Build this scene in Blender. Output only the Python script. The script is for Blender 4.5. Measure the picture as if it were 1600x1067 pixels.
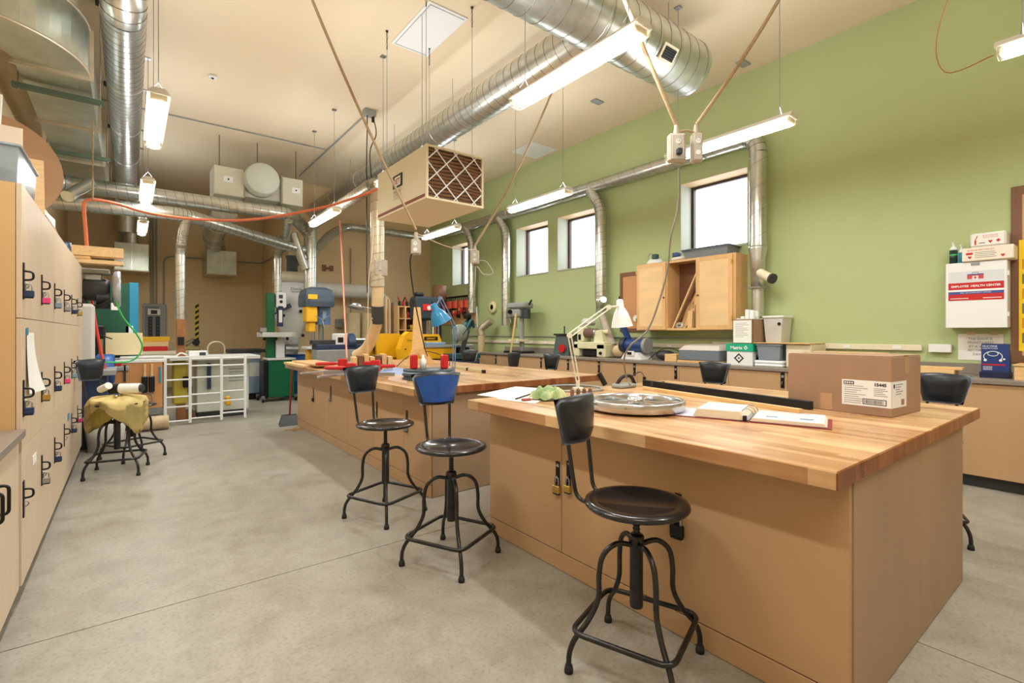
import bpy, math, random
from mathutils import Vector as V, Matrix as MX
random.seed(7)
SC = bpy.context.scene
COL = SC.collection
for _o in list(bpy.data.objects): bpy.data.objects.remove(_o)
PI = math.pi
# ---------------- camera ----------------
HC = 1.30; YAW = math.atan(598/770.0); FPX = 770.0; HOR = 520.0
cam = bpy.data.cameras.new('camera'); camo = bpy.data.objects.new('camera', cam); COL.objects.link(camo)
camo.location = (0, 0, HC); camo.rotation_euler = (PI/2, 0, -YAW)
cam.sensor_width = 36; cam.sensor_fit = 'HORIZONTAL'; cam.lens = 36*FPX/1600
cam.shift_y = -(533.5-HOR)/1600.0; cam.clip_start = .05; cam.clip_end = 100
SC.camera = camo
# ---------------- world / exposure ----------------
wd = bpy.data.worlds.new('World'); SC.world = wd; wd.use_nodes = True
wb = wd.node_tree.nodes['Background']; wb.inputs[0].default_value = (.93, .96, 1.0, 1); wb.inputs[1].default_value = 3.0
SC.view_settings.view_transform = 'Standard'; SC.view_settings.look = 'None'
SC.view_settings.gamma = 1; SC.view_settings.use_curve_mapping = False
SC.view_settings.exposure = 0.98
LAMP_W = 32.0          # watts of each fluorescent fixture
LAMP_COL = (.91, .955, 1.0)
TUBE_E = 7.0
# measuring helpers: turn a measured sight line into a point on a real plane of the room
FD = V((math.sin(YAW), math.cos(YAW), 0)); RD = V((math.cos(YAW), -math.sin(YAW), 0))
def at(px, py, x=None, y=None, z=None):
    d = FD + RD*((px-800)/FPX) + V((0, 0, (HOR-py)/FPX))
    if x is not None: t = x/d.x
    elif y is not None: t = y/d.y
    else: t = (z-HC)/d.z
    return V((0, 0, HC)) + d*t
# ---------------- materials ----------------
def lin(c):
    out = []
    for v in c:
        v = v/255.0
        out.append(v/12.92 if v <= .04045 else ((v+.055)/1.055)**2.4)
    return (*out, 1)
MATS = {}
def mat(name, col, rough=.5, metal=0, var=.0, scale=6, bump=0, col2=None, spec=None, stretch=None, bscale=None, alpha=None, coat=0, det=4):
    if name in MATS: return MATS[name]
    m = bpy.data.materials.new(name); m.use_nodes = True; MATS[name] = m
    nt = m.node_tree; b = nt.nodes['Principled BSDF']
    c = lin(col); b.inputs['Base Color'].default_value = c
    b.inputs['Roughness'].default_value = rough; b.inputs['Metallic'].default_value = metal
    if spec is not None: b.inputs['Specular IOR Level'].default_value = spec
    if coat: b.inputs['Coat Weight'].default_value = coat; b.inputs['Coat Roughness'].default_value = .15
    if alpha is not None: b.inputs['Alpha'].default_value = alpha
    if var or bump or col2:
        tc = nt.nodes.new('ShaderNodeTexCoord'); mp = nt.nodes.new('ShaderNodeMapping')
        nt.links.new(tc.outputs['Object'], mp.inputs[0])
        if stretch: mp.inputs['Scale'].default_value = stretch
        n = nt.nodes.new('ShaderNodeTexNoise'); n.inputs['Scale'].default_value = scale; n.inputs['Detail'].default_value = det
        nt.links.new(mp.outputs[0], n.inputs[0])
        r = nt.nodes.new('ShaderNodeValToRGB')
        c2 = lin(col2) if col2 else tuple(max(0, x*(1-var)) for x in c[:3])+(1,)
        c1 = c if col2 else tuple(min(1, x*(1+var)) for x in c[:3])+(1,)
        r.color_ramp.elements[0].position = .3; r.color_ramp.elements[0].color = c2
        r.color_ramp.elements[1].position = .7; r.color_ramp.elements[1].color = c1
        nt.links.new(n.outputs[0], r.inputs[0]); nt.links.new(r.outputs[0], b.inputs['Base Color'])
        if bump:
            n2 = n
            if bscale:
                n2 = nt.nodes.new('ShaderNodeTexNoise'); n2.inputs['Scale'].default_value = bscale; n2.inputs['Detail'].default_value = 4
                nt.links.new(mp.outputs[0], n2.inputs[0])
            bp = nt.nodes.new('ShaderNodeBump'); bp.inputs['Strength'].default_value = bump; bp.inputs['Distance'].default_value = .01
            nt.links.new(n2.outputs[0], bp.inputs['Height']); nt.links.new(bp.outputs[0], b.inputs['Normal'])
    return m
def emit(name, col, s):
    m = bpy.data.materials.new(name); m.use_nodes = True; nt = m.node_tree; nt.nodes.clear()
    e = nt.nodes.new('ShaderNodeEmission'); e.inputs[0].default_value = (*col, 1); e.inputs[1].default_value = s
    o = nt.nodes.new('ShaderNodeOutputMaterial'); nt.links.new(e.outputs[0], o.inputs[0]); return m
def clear(name, col=(240, 245, 248), t=.8, rough=.1):
    m = bpy.data.materials.new(name); m.use_nodes = True; nt = m.node_tree; b = nt.nodes['Principled BSDF']
    b.inputs['Base Color'].default_value = lin(col); b.inputs['Roughness'].default_value = rough
    tr = nt.nodes.new('ShaderNodeBsdfTransparent'); tr.inputs[0].default_value = lin(col)
    mx = nt.nodes.new('ShaderNodeMixShader'); mx.inputs[0].default_value = t
    o = nt.nodes['Material Output']
    nt.links.new(b.outputs[0], mx.inputs[1]); nt.links.new(tr.outputs[0], mx.inputs[2]); nt.links.new(mx.outputs[0], o.inputs[0])
    return m
def butcher(name, axis, ca, cb, end):
    """laminated strips running along `axis` ('X' or 'Y'), each strip its own tone; end grain darker"""
    m = bpy.data.materials.new(name); m.use_nodes = True; nt = m.node_tree; b = nt.nodes['Principled BSDF']; N = nt.nodes.new; L = nt.links.new
    tc = N('ShaderNodeTexCoord'); sp = N('ShaderNodeSeparateXYZ'); L(tc.outputs['Object'], sp.inputs[0])
    a, c = (sp.outputs[1], sp.outputs[0]) if axis == 'Y' else (sp.outputs[0], sp.outputs[1])
    def mth(op, i0, i1=None):
        n = N('ShaderNodeMath'); n.operation = op
        for k, i in enumerate((i0, i1)):
            if i is None: continue
            if isinstance(i, (int, float)): n.inputs[k].default_value = i
            else: L(i, n.inputs[k])
        return n.outputs[0]
    row = mth('FLOOR', mth('MULTIPLY', c, 26.0))
    wn = N('ShaderNodeTexWhiteNoise'); wn.noise_dimensions = '1D'; L(row, wn.inputs['W'])
    seg = mth('FLOOR', mth('MULTIPLY', mth('ADD', a, mth('MULTIPLY', wn.outputs[0], 3.0)), 1.6))
    cb2 = N('ShaderNodeCombineXYZ'); L(row, cb2.inputs[0]); L(seg, cb2.inputs[1])
    w2 = N('ShaderNodeTexWhiteNoise'); w2.noise_dimensions = '2D'; L(cb2.outputs[0], w2.inputs['Vector'])
    mp = N('ShaderNodeMapping'); mp.inputs['Scale'].default_value = (60, 3, 60) if axis == 'Y' else (3, 60, 60); L(tc.outputs['Object'], mp.inputs[0])
    ns = N('ShaderNodeTexNoise'); ns.inputs['Scale'].default_value = 1.0; ns.inputs['Detail'].default_value = 5; L(mp.outputs[0], ns.inputs[0])
    big = N('ShaderNodeTexNoise'); big.inputs['Scale'].default_value = 2.4; big.inputs['Detail'].default_value = 6; L(tc.outputs['Object'], big.inputs[0])
    f = mth('ADD', mth('MULTIPLY', w2.outputs[0], .42), mth('MULTIPLY', ns.outputs[0], .38)); f = mth('ADD', f, mth('MULTIPLY', mth('SUBTRACT', big.outputs[0], .5), .8))
    r = N('ShaderNodeValToRGB'); r.color_ramp.elements[0].position = .1; r.color_ramp.elements[1].position = .75
    r.color_ramp.elements[0].color = lin(cb); r.color_ramp.elements[1].color = lin(ca); L(f, r.inputs[0])
    sn = N('ShaderNodeSeparateXYZ'); L(tc.outputs['Normal'], sn.inputs[0])
    e = mth('GREATER_THAN', mth('ABSOLUTE', sn.outputs[1] if axis == 'Y' else sn.outputs[0]), .6)
    mx = N('ShaderNodeMix'); mx.data_type = 'RGBA'; mx.blend_type = 'MULTIPLY'; L(e, mx.inputs['Factor']); L(r.outputs[0], mx.inputs['A']); mx.inputs['B'].default_value = lin(end)
    L(mx.outputs['Result'], b.inputs['Base Color']); b.inputs['Roughness'].default_value = .3; b.inputs['Specular IOR Level'].default_value = .5
    rr = N('ShaderNodeMapRange'); L(big.outputs[0], rr.inputs[0]); rr.inputs[3].default_value = .16; rr.inputs[4].default_value = .48; L(rr.outputs[0], b.inputs['Roughness'])
    bp = N('ShaderNodeBump'); bp.inputs['Strength'].default_value = .08; bp.inputs['Distance'].default_value = .003; L(ns.outputs[0], bp.inputs['Height']); L(bp.outputs[0], b.inputs['Normal'])
    return m
def concrete(name):
    m = bpy.data.materials.new(name); m.use_nodes = True; nt = m.node_tree; b = nt.nodes['Principled BSDF']; N = nt.nodes.new; L = nt.links.new
    tc = N('ShaderNodeTexCoord'); outs = []
    for s, d in ((.55, 8), (5.5, 12), (60, 6)):
        n = N('ShaderNodeTexNoise'); n.inputs['Scale'].default_value = s; n.inputs['Detail'].default_value = d; n.inputs['Roughness'].default_value = .6; n.inputs['Distortion'].default_value = .4; L(tc.outputs['Object'], n.inputs[0]); outs.append(n)
    def ramp(src, a, ca, c, cc):
        r = N('ShaderNodeValToRGB'); r.color_ramp.elements[0].position = a; r.color_ramp.elements[0].color = ca; r.color_ramp.elements[1].position = c; r.color_ramp.elements[1].color = cc; L(src, r.inputs[0]); return r.outputs[0]
    base = ramp(outs[0].outputs[0], .3, lin((150, 143, 129)), .7, lin((172, 168, 156)))
    st = ramp(outs[1].outputs[0], .30, (.74, .71, .66, 1), .58, (1, 1, 1, 1))
    sp = ramp(outs[2].outputs[0], .32, (.72, .70, .68, 1), .5, (1, 1, 1, 1))
    x = base
    for k in (st, sp):
        mx = N('ShaderNodeMix'); mx.data_type = 'RGBA'; mx.blend_type = 'MULTIPLY'; mx.inputs['Factor'].default_value = .8; L(x, mx.inputs['A']); L(k, mx.inputs['B']); x = mx.outputs['Result']
    L(x, b.inputs['Base Color']); b.inputs['Roughness'].default_value = .5
    rr = N('ShaderNodeMapRange'); L(outs[1].outputs[0], rr.inputs[0]); rr.inputs[3].default_value = .3; rr.inputs[4].default_value = .6; L(rr.outputs[0], b.inputs['Roughness'])
    bp = N('ShaderNodeBump'); bp.inputs['Strength'].default_value = .12; bp.inputs['Distance'].default_value = .004; L(outs[2].outputs[0], bp.inputs['Height']); L(bp.outputs[0], b.inputs['Normal'])
    return m
# ---------------- mesh builder ----------------
def frame(o, ex, ey):
    ex = V(ex).normalized(); ey = V(ey); ez = ex.cross(ey).normalized(); ey = ez.cross(ex)
    return MX(((ex.x, ey.x, ez.x, o[0]), (ex.y, ey.y, ez.y, o[1]), (ex.z, ey.z, ez.z, o[2]), (0, 0, 0, 1)))
def T(x, y, z, rz=0, rx=0, ry=0):
    return MX.Translation((x, y, z)) @ MX.Rotation(rz, 4, 'Z') @ MX.Rotation(ry, 4, 'Y') @ MX.Rotation(rx, 4, 'X')
class MB:
    def __init__(s): s.v = []; s.f = []; s.sm = []; s.mi = []; s.cur = 0
    def add(s, vs, fs, smooth=False, M=None):
        b = len(s.v)
        for p in vs: s.v.append(tuple(M @ V(p)) if M is not None else tuple(p))
        for q in fs: s.f.append([b+i for i in q]); s.sm.append(smooth); s.mi.append(s.cur)
        return s
    def box(s, x0, y0, z0, x1, y1, z1, c=0, M=None):
        if x0 > x1: x0, x1 = x1, x0
        if y0 > y1: y0, y1 = y1, y0
        if z0 > z1: z0, z1 = z1, z0
        if not c:
            vs = [(x, y, z) for z in (z0, z1) for y in (y0, y1) for x in (x0, x1)]
            fs = [(0, 2, 3, 1), (4, 5, 7, 6), (0, 1, 5, 4), (2, 6, 7, 3), (0, 4, 6, 2), (1, 3, 7, 5)]
            return s.add(vs, fs, False, M)
        c = min(c, (x1-x0)*.49, (y1-y0)*.49, (z1-z0)*.49)
        X = (x0, x1); Y = (y0, y1); Z = (z0, z1); vs = []; idx = {}
        for i in (0, 1):
            for j in (0, 1):
                for k in (0, 1):
                    sx, sy, sz = (1, -1)[i], (1, -1)[j], (1, -1)[k]
                    for a in range(3):
                        p = [X[i]+sx*c, Y[j]+sy*c, Z[k]+sz*c]; p[a] = (X[i], Y[j], Z[k])[a]
                        idx[(i, j, k, a)] = len(vs); vs.append(tuple(p))
        fs = []
        cx = V(((x0+x1)/2, (y0+y1)/2, (z0+z1)/2))
        def face(l):
            P = [V(vs[i]) for i in l]; n = (P[1]-P[0]).cross(P[2]-P[0]); m = sum(P, V())/len(P)
            if n.dot(m-cx) < 0: l = l[::-1]
            fs.append(l)
        for a in range(3):
            for e in (0, 1):
                q = []
                for (u, w) in ((0, 0), (1, 0), (1, 1), (0, 1)):
                    k = [0, 0, 0]; k[a] = e; k[(a+1) % 3] = u; k[(a+2) % 3] = w; q.append(idx[(*k, a)])
                face(q)
            for u in (0, 1):
                for w in (0, 1):
                    b1, b2 = (a+1) % 3, (a+2) % 3
                    k0 = [0, 0, 0]; k0[b1] = u; k0[b2] = w; k1 = list(k0); k1[a] = 1
                    face([idx[(*k0, b1)], idx[(*k1, b1)], idx[(*k1, b2)], idx[(*k0, b2)]])
        for i in (0, 1):
            for j in (0, 1):
                for k in (0, 1): face([idx[(i, j, k, 0)], idx[(i, j, k, 1)], idx[(i, j, k, 2)]])
        return s.add(vs, fs, False, M)
    def beam(s, p0, p1, w, h, up=(0, 0, 1), c=0, M=None):
        p0, p1 = V(p0), V(p1); e = (p1-p0); L = e.length; e.normalize(); u = V(up)
        if abs(e.dot(u.normalized())) > .98: u = V((1, 0, 0))
        Y = (u - e*e.dot(u)).normalized()
        FM = frame(p0, e, Y)
        if M is not None: FM = M @ FM
        return s.box(0, -h/2, -w/2, L, h/2, w/2, c, FM)
    def tube(s, path, r, n=12, closed=False, caps=True, M=None):
        P = [V(p) for p in path]; k = len(P); R = r if isinstance(r, (list, tuple)) else [r]*k
        def tan(i):
            if closed: return (P[(i+1) % k]-P[i-1]).normalized()
            a = P[max(i-1, 0)]; b = P[min(i+1, k-1)]
            if (b-a).length < 1e-9: return V((0, 0, 1))
            return (b-a).normalized()
        t0 = tan(0); u = V((0, 0, 1)) if abs(t0.z) < .9 else V((1, 0, 0)); u = (u-t0*t0.dot(u)).normalized()
        vs = []
        for i in range(k):
            t = tan(i); u = (u-t*t.dot(u)); u.normalize(); w = t.cross(u)
            for j in range(n):
                a = 2*PI*j/n; vs.append(P[i]+(u*math.cos(a)+w*math.sin(a))*R[i])
        fs = []
        for i in range(k if closed else k-1):
            for j in range(n):
                a = i*n+j; b = i*n+(j+1) % n; c_ = ((i+1) % k)*n+(j+1) % n; d = ((i+1) % k)*n+j
                fs.append((a, b, c_, d))
        s.add(vs, fs, True, M)
        if caps and not closed: s.add(vs[:n], [tuple(range(n))[::-1]], False, M); s.add(vs[-n:], [tuple(range(n))], False, M)
        return s
    def cyl(s, p0, p1, r, n=16, r2=None, M=None): return s.tube([p0, p1], [r, r if r2 is None else r2], n, M=M)
    def lathe(s, prof, n=24, M=None, smooth=True, arc=None):
        vs = []; fs = []; k = len(prof)
        for (r, z) in prof:
            for j in range(n):
                a = 2*PI*j/n; vs.append((r*math.cos(a), r*math.sin(a), z))
        for i in range(k-1):
            for j in range(n): fs.append((i*n+j, i*n+(j+1) % n, (i+1)*n+(j+1) % n, (i+1)*n+j))
        s.add(vs, fs, smooth, M)
        if prof[0][0] > 1e-4: s.add(vs[:n], [tuple(range(n))[::-1]], False, M)
        if prof[-1][0] > 1e-4: s.add(vs[-n:], [tuple(range(n))], False, M)
        return s
    def prism(s, poly, z0, z1, M=None):
        n = len(poly); A = sum(poly[i][0]*poly[(i+1) % n][1]-poly[(i+1) % n][0]*poly[i][1] for i in range(n))
        if A < 0: poly = poly[::-1]
        vs = [(x, y, z0) for x, y in poly]+[(x, y, z1) for x, y in poly]
        fs = [tuple(range(n))[::-1], tuple(range(n, 2*n))]+[(i, (i+1) % n, n+(i+1) % n, n+i) for i in range(n)]
        return s.add(vs, fs, False, M)
    def loft(s, rings, smooth=True, M=None, caps=True):
        n = len(rings[0]); vs = [p for r in rings for p in r]; fs = []
        for i in range(len(rings)-1):
            for j in range(n): fs.append((i*n+j, i*n+(j+1) % n, (i+1)*n+(j+1) % n, (i+1)*n+j))
        s.add(vs, fs, smooth, M)
        if caps: s.add(rings[0], [tuple(range(n))[::-1]], False, M); s.add(rings[-1], [tuple(range(n))], False, M)
        return s
    def ball(s, c, r, n=12, sc=(1, 1, 1), M=None):
        k = max(5, n//2); pr = [(max(1e-5, r*math.sin(PI*i/k)), -r*math.cos(PI*i/k)) for i in range(k+1)]
        MM = MX.Translation(c) @ MX.Diagonal((*sc, 1))
        if M is not None: MM = M @ MM
        return s.lathe(pr, n, MM)
    def grid(s, fn, nu, nv, th=0, M=None, smooth=True):
        vs = [V(fn(i/nu, j/nv)) for j in range(nv+1) for i in range(nu+1)]; w = nu+1
        fs = [(j*w+i, j*w+i+1, (j+1)*w+i+1, (j+1)*w+i) for j in range(nv) for i in range(nu)]
        if th:
            b = len(vs); vs += [p-V((0, 0, th)) for p in vs]; fs2 = [tuple(b+q for q in f)[::-1] for f in fs]
            bd = [i for i in range(w)]+[j*w+nu for j in range(1, nv+1)]+[nv*w+i for i in range(nu-1, -1, -1)]+[j*w for j in range(nv-1, 0, -1)]
            sd = [(bd[i], b+bd[i], b+bd[(i+1) % len(bd)], bd[(i+1) % len(bd)]) for i in range(len(bd))]
            fs = fs+fs2+sd
        return s.add(vs, fs, smooth, M)
WM = {}
def obj(name, mb, m, parent=None, label=None, local=False):
    me = bpy.data.meshes.new(name)
    vs = mb.v
    if parent is not None and not local:
        W = WM.get(parent.name, MX.Identity(4)); I = W.inverted(); vs = [tuple(I @ V(p)) for p in mb.v]
    me.from_pydata(vs, [], mb.f)
    for k in (m if isinstance(m, (list, tuple)) else [m]): me.materials.append(k)
    me.polygons.foreach_set('use_smooth', mb.sm); me.polygons.foreach_set('material_index', mb.mi)
    me.update()
    o = bpy.data.objects.new(name, me); COL.objects.link(o)
    if parent is not None: o.parent = parent; WM[o.name] = WM.get(parent.name, MX.Identity(4))
    if label: o['label'] = label
    return o
def thing(name, label, cat, loc=(0, 0, 0), rz=0, group=None):
    o = bpy.data.objects.new(name, None); COL.objects.link(o); o.location = loc; o.rotation_euler = (0, 0, rz); o.empty_display_size = .1
    o['label'] = label; o['category'] = cat
    if group: o['group'] = group
    WM[o.name] = T(loc[0], loc[1], loc[2], rz); return o
def tag(o, label, cat, group=None, kind=None):
    """give a one-mesh thing its label and put its origin at its base"""
    if o.type == 'MESH' and o.parent is None and kind != 'structure' and len(o.data.vertices):
        xs = [v.co for v in o.data.vertices]
        c = V(((min(p.x for p in xs)+max(p.x for p in xs))/2, (min(p.y for p in xs)+max(p.y for p in xs))/2, min(p.z for p in xs)))
        if o.location.length < 1e-6:
            o.data.transform(MX.Translation(-c)); o.location = c; WM[o.name] = MX.Translation(c)
    o['label'] = label; o['category'] = cat
    if group: o['group'] = group
    if kind: o['kind'] = kind
    return o
def struct(name, mb, m, label=None):
    o = obj(name, mb, m); o['kind'] = 'structure'
    if label: o['label'] = label
    return o
def dup(root, loc, rz=None, label=None, group=None):
    r = root.copy(); COL.objects.link(r); r.location = loc
    if rz is not None: r.rotation_euler = (0, 0, rz)
    if label: r['label'] = label
    if group: r['group'] = group
    WM[r.name] = T(loc[0], loc[1], loc[2], r.rotation_euler.z)
    for ch in list(root.children):
        c = ch.copy(); COL.objects.link(c); c.parent = r
        for g in ch.children: d = g.copy(); COL.objects.link(d); d.parent = c
    return r
def text(s, size, M, m, parent=None, name='lettering', ext=.0004, bold=0, align='LEFT', sx=1):
    cu = bpy.data.curves.new('t', 'FONT'); cu.body = s; cu.size = size; cu.extrude = ext; cu.align_x = align; cu.offset = bold; cu.resolution_u = 2
    to = bpy.data.objects.new('t', cu); me = bpy.data.meshes.new_from_object(to)
    mb = MB(); mb.add([v.co.copy() for v in me.vertices], [tuple(p.vertices) for p in me.polygons], False, M @ MX.Diagonal((sx, 1, 1, 1)))
    bpy.data.objects.remove(to); bpy.data.curves.remove(cu); bpy.data.meshes.remove(me)
    return obj(name, mb, m, parent)
def smooth_path(pts, k=6):
    P = [V(p) for p in pts]; out = []
    for i in range(len(P)-1):
        a = P[max(i-1, 0)]; b = P[i]; c = P[i+1]; d = P[min(i+2, len(P)-1)]
        for j in range(k):
            t = j/k
            out.append(.5*((2*b)+(c-a)*t+(2*a-5*b+4*c-d)*t*t+(3*b-a-3*c+d)*t**3))
    out.append(P[-1]); return out
def round_path(pts, r, k=6):
    """polyline with rounded corners"""
    P = [V(p) for p in pts]; out = [P[0]]
    for i in range(1, len(P)-1):
        a = (P[i-1]-P[i]); b = (P[i+1]-P[i]); q = min(r, a.length*.49, b.length*.49); a.normalize(); b.normalize()
        A = P[i]+a*q; B = P[i]+b*q
        for j in range(k+1):
            t = j/k; out.append(A*(1-t)**2+P[i]*2*t*(1-t)+B*t*t)
    out.append(P[-1]); return out
# ================= materials =================
M_green = mat('green_paint', (178, 192, 138), .55, var=.03, scale=1.2, bump=.05, bscale=60)
M_beige = mat('beige_paint', (218, 194, 152), .6, var=.04, scale=1.0, bump=.05, bscale=60)
M_ceil = mat('ceiling_paint', (226, 208, 178), .7, var=.02, scale=.6, bump=.03, bscale=50)
M_reveal = mat('reveal_paint', (172, 176, 156), .6, var=.02, scale=3)
M_revtop = mat('reveal_wood', (196, 166, 122), .6, var=.05, scale=3)
M_floor = concrete('concrete_floor')
M_joint = mat('joint_dark', (72, 66, 58), .9, var=.1)
M_lam = mat('tan_laminate', (188, 152, 112), .45, var=.035, scale=3, stretch=(1, 1, .25))
M_lamend = mat('grey_tan_laminate', (166, 138, 110), .5, var=.07, scale=3, stretch=(1, 1, .35))
M_maple = mat('maple_laminate', (214, 192, 166), .42, var=.05, scale=4, stretch=(6, 6, .5))
M_lockside = mat('locker_side', (206, 168, 118), .5, var=.03, scale=3)
M_counter = mat('grey_worktop', (138, 128, 118), .38, var=.08, scale=30)
M_black = mat('black_metal', (22, 22, 24), .38, .3)
M_blackpl = mat('black_plastic', (24, 25, 28), .45)
M_dark = mat('dark_grey', (52, 54, 56), .5, var=.1)
M_iron = mat('dark_steel_tube', (62, 62, 62), .3, .75, var=.25, scale=14)
M_seat = mat('seat_steel', (48, 48, 50), .2, .5, var=.2, scale=10, coat=.4)
M_vinyl = mat('black_vinyl', (26, 32, 40), .32, var=.15, scale=20)
M_blue_vinyl = mat('blue_vinyl', (18, 78, 160), .3, var=.15, scale=9, coat=.3)
M_rubber = mat('rubber', (28, 28, 28), .7)
M_galv = mat('galvanised_steel', (206, 208, 202), .3, .92, var=.10, scale=14, bump=.12, bscale=9)
M_galvd = mat('galvanised_dusty', (196, 184, 160), .42, .7, var=.12, scale=8, bump=.1)
M_galvsheet = mat('galvanised_sheet', (190, 196, 184), .34, .9, var=.14, scale=5, bump=.1, bscale=4)
M_seam = mat('duct_seam', (120, 118, 108), .4, .9)
M_steel = mat('steel', (170, 172, 174), .3, .9, var=.06)
M_brass = mat('brass', (198, 166, 84), .3, .8)
M_white = mat('white_enamel', (234, 236, 236), .35)
M_cream = mat('cream_enamel', (230, 220, 192), .45)
M_whitepl = mat('white_plastic', (236, 238, 238), .4)
M_paper = mat('paper', (238, 236, 230), .7)
M_ink = mat('ink', (40, 40, 44), .7)
M_red = mat('red_plastic', (196, 30, 34), .35)
M_orange = mat('orange_hose', (224, 124, 88), .5)
M_yellow = mat('yellow_paint', (232, 176, 34), .4)
M_card = mat('cardboard', (160, 128, 102), .8, var=.05, scale=6, bump=.03)
M_pine = mat('pine', (226, 188, 132), .5, var=.1, scale=3, stretch=(3, 3, 20))
M_pineY = mat('pine_along', (228, 192, 138), .5, var=.1, scale=3, stretch=(20, 2, 20))
M_ply = mat('plywood_door', (230, 196, 146), .42, var=.09, scale=2.2, stretch=(1, 1, 3), det=6)
M_oak = mat('oak_frame', (222, 178, 122), .42, var=.08, scale=3, stretch=(8, 8, 1))
M_walnut = mat('brown_wood', (122, 82, 56), .5, var=.12, scale=3, stretch=(8, 8, 1))
M_darkwin = mat('dark_bronze', (72, 60, 56), .4, .4)
M_glass = clear('window_glass', (250, 252, 255), .9, .02)
M_bin = clear('clear_plastic', (196, 206, 214), .6, .2)
M_lens = clear('lamp_lens', (255, 252, 244), .72, .12)
M_gdark = mat('dark_green_paint', (24, 82, 62), .4, var=.08)
M_ggreen = mat('machine_green', (10, 96, 58), .38, var=.06)
M_gteal = mat('teal_blue_paint', (40, 140, 176), .4)
M_navy = mat('navy_paint', (38, 56, 92), .35)
M_blue = mat('blue_drum', (28, 86, 160), .4, var=.08)
M_greyblue = mat('grey_blue_paint', (128, 152, 172), .45, var=.05)
M_greyg = mat('grey_paint', (148, 152, 150), .45, var=.05)
M_lgrey = mat('light_grey_paint', (205, 205, 200), .45, var=.04)
M_tanhose = mat('tan_hose', (206, 182, 140), .55, var=.08, scale=8)
M_rope = mat('dusty_cord', (186, 162, 130), .8, var=.1, scale=40)
M_outlet = mat('dusty_grey', (176, 166, 152), .7, var=.12, scale=20)
TUBE = emit('tube_glow', (1.0, .95, .86), TUBE_E)
BUT_Y = butcher('butcher_block', 'Y', (226, 188, 140), (164, 112, 68), (186, 146, 122))
# ================= structure =================
XW, ZC, XL = 6.25, 4.64, -1.05        # green wall, ceiling, left wall
YN, YB, XB, YBACK = 11.56, 14.26, 2.764, -2.6
# floor slabs with open saw cuts
b = MB().box(XL-.2, YBACK-.2, -.2, XW+.2, YB+.2, -.012); struct('floor', b, M_joint)
xs = [XL, 2.62, XW]; ys = [YBACK, -1.7, 2.86, 7.4, YB]
for i in range(2):
    for j in range(4):
        g = .003
        o = obj('slab', MB().box(xs[i]+g, ys[j]+g, -.012, xs[i+1]-g, ys[j+1]-g, 0), M_floor, bpy.data.objects['floor'])
b = MB().box(XL-.2, YBACK-.2, ZC, XW+.5, YB+.2, ZC+.15); struct('ceiling', b, M_ceil)
# green wall with four openings
WIN = [(3.13, 4.107, 2.449, 3.414), (5.70, 6.68, 2.449, 3.44), (6.94, 7.91, 2.449, 3.44), (9.46, 10.43, 2.449, 3.42)]
b = MB(); TH = .34
z0, z1 = 2.449, 3.43
b.box(XW, YBACK, 0, XW+TH, YB, z0); b.box(XW, YBACK, z1, XW+TH, YB, ZC)
e = YBACK
for (a, c, _, _) in WIN: b.box(XW, e, z0, XW+TH, a, z1); e = c
b.box(XW, e, z0, XW+TH, YB, z1)
struct('wall_right', b, M_green)
for k, (a, c, _, _) in enumerate(WIN):
    w = obj('window_%d' % (k+1), MB().box(XW+.30, a+.03, z0+.03, XW+.306, c-.03, z1-.03), M_glass); w['kind'] = 'structure'
    f = MB(); t = .045; x0, x1 = XW+.27, XW+.335
    f.box(x0, a+.006, z0+.006, x1, a+t, z1-.006); f.box(x0, c-t, z0+.006, x1, c-.006, z1-.006); f.box(x0, a+t, z1-t, x1, c-t, z1-.006); f.box(x0, a+t, z0+.006, x1, c-t, z0+t)
    obj('window_frame', f, M_darkwin, w)
    r = MB(); r.box(XW+.002, a, z0, XW+.27, a+.006, z1); r.box(XW+.002, c-.006, z0, XW+.27, c, z1)
    r.box(XW-.012, a-.0, z0-.02, XW+.27, c, z0+.006); obj('window_reveal', r, M_reveal, w)
    obj('window_head', MB().box(XW+.002, a+.006, z1-.006, XW+.27, c-.006, z1), M_revtop, w)
# other walls
b = MB().box(XB, YN, 0, XW, YN+.1, ZC); struct('wall_back_right', b, M_beige)
b = MB().box(XB, YN+.1, 0, XB+.1, YB, ZC); struct('wall_return', b, M_beige)
b = MB().box(XL-.1, YB, 0, XB+.1, YB+.15, ZC); struct('wall_back_left', b, M_beige)
b = MB().box(XL-.15, YBACK, 0, XL, YB, ZC); struct('wall_left', b, M_beige)
b = MB().box(XL-.15, YBACK-.15, 0, XW+TH, YBACK, ZC); struct('wall_front', b, M_beige)
# ceiling access panel and small sensor plates
o = obj('ceiling_panel', MB().box(2.0, 3.8, ZC-.012, 2.6, 4.9, ZC, .004), M_white)
P = [at(672, 1, z=ZC), at(729, 27, z=ZC), at(669, 86, z=ZC), at(611, 66, z=ZC)]
x0 = min(p.x for p in P); x1 = max(p.x for p in P); y0 = min(p.y for p in P); y1 = max(p.y for p in P)
bpy.data.objects.remove(o)
o = obj('ceiling_panel', MB().box(x0, y0, ZC-.014, x1, y1, ZC-.001, .004), M_white)
fr = MB(); q = .03
fr.box(x0+q, y0+q, ZC-.018, x1-q, y0+q+.006, ZC-.014).box(x0+q, y1-q-.006, ZC-.018, x1-q, y1-q, ZC-.014).box(x0+q, y0+q, ZC-.018, x0+q+.006, y1-q, ZC-.014)
tag(o, 'large white rectangular access panel flat on the ceiling above the air cleaner', 'panel'); obj('panel_groove', fr, M_greyg, o)
p1 = at(835, 235, z=ZC)
o = obj('ceiling_panel', MB().box(p1.x-.3, p1.y-.3, ZC-.01, p1.x+.3, p1.y+.3, ZC-.001, .003), M_white)
tag(o, 'square white access panel on the ceiling near the green wall', 'panel')
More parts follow.
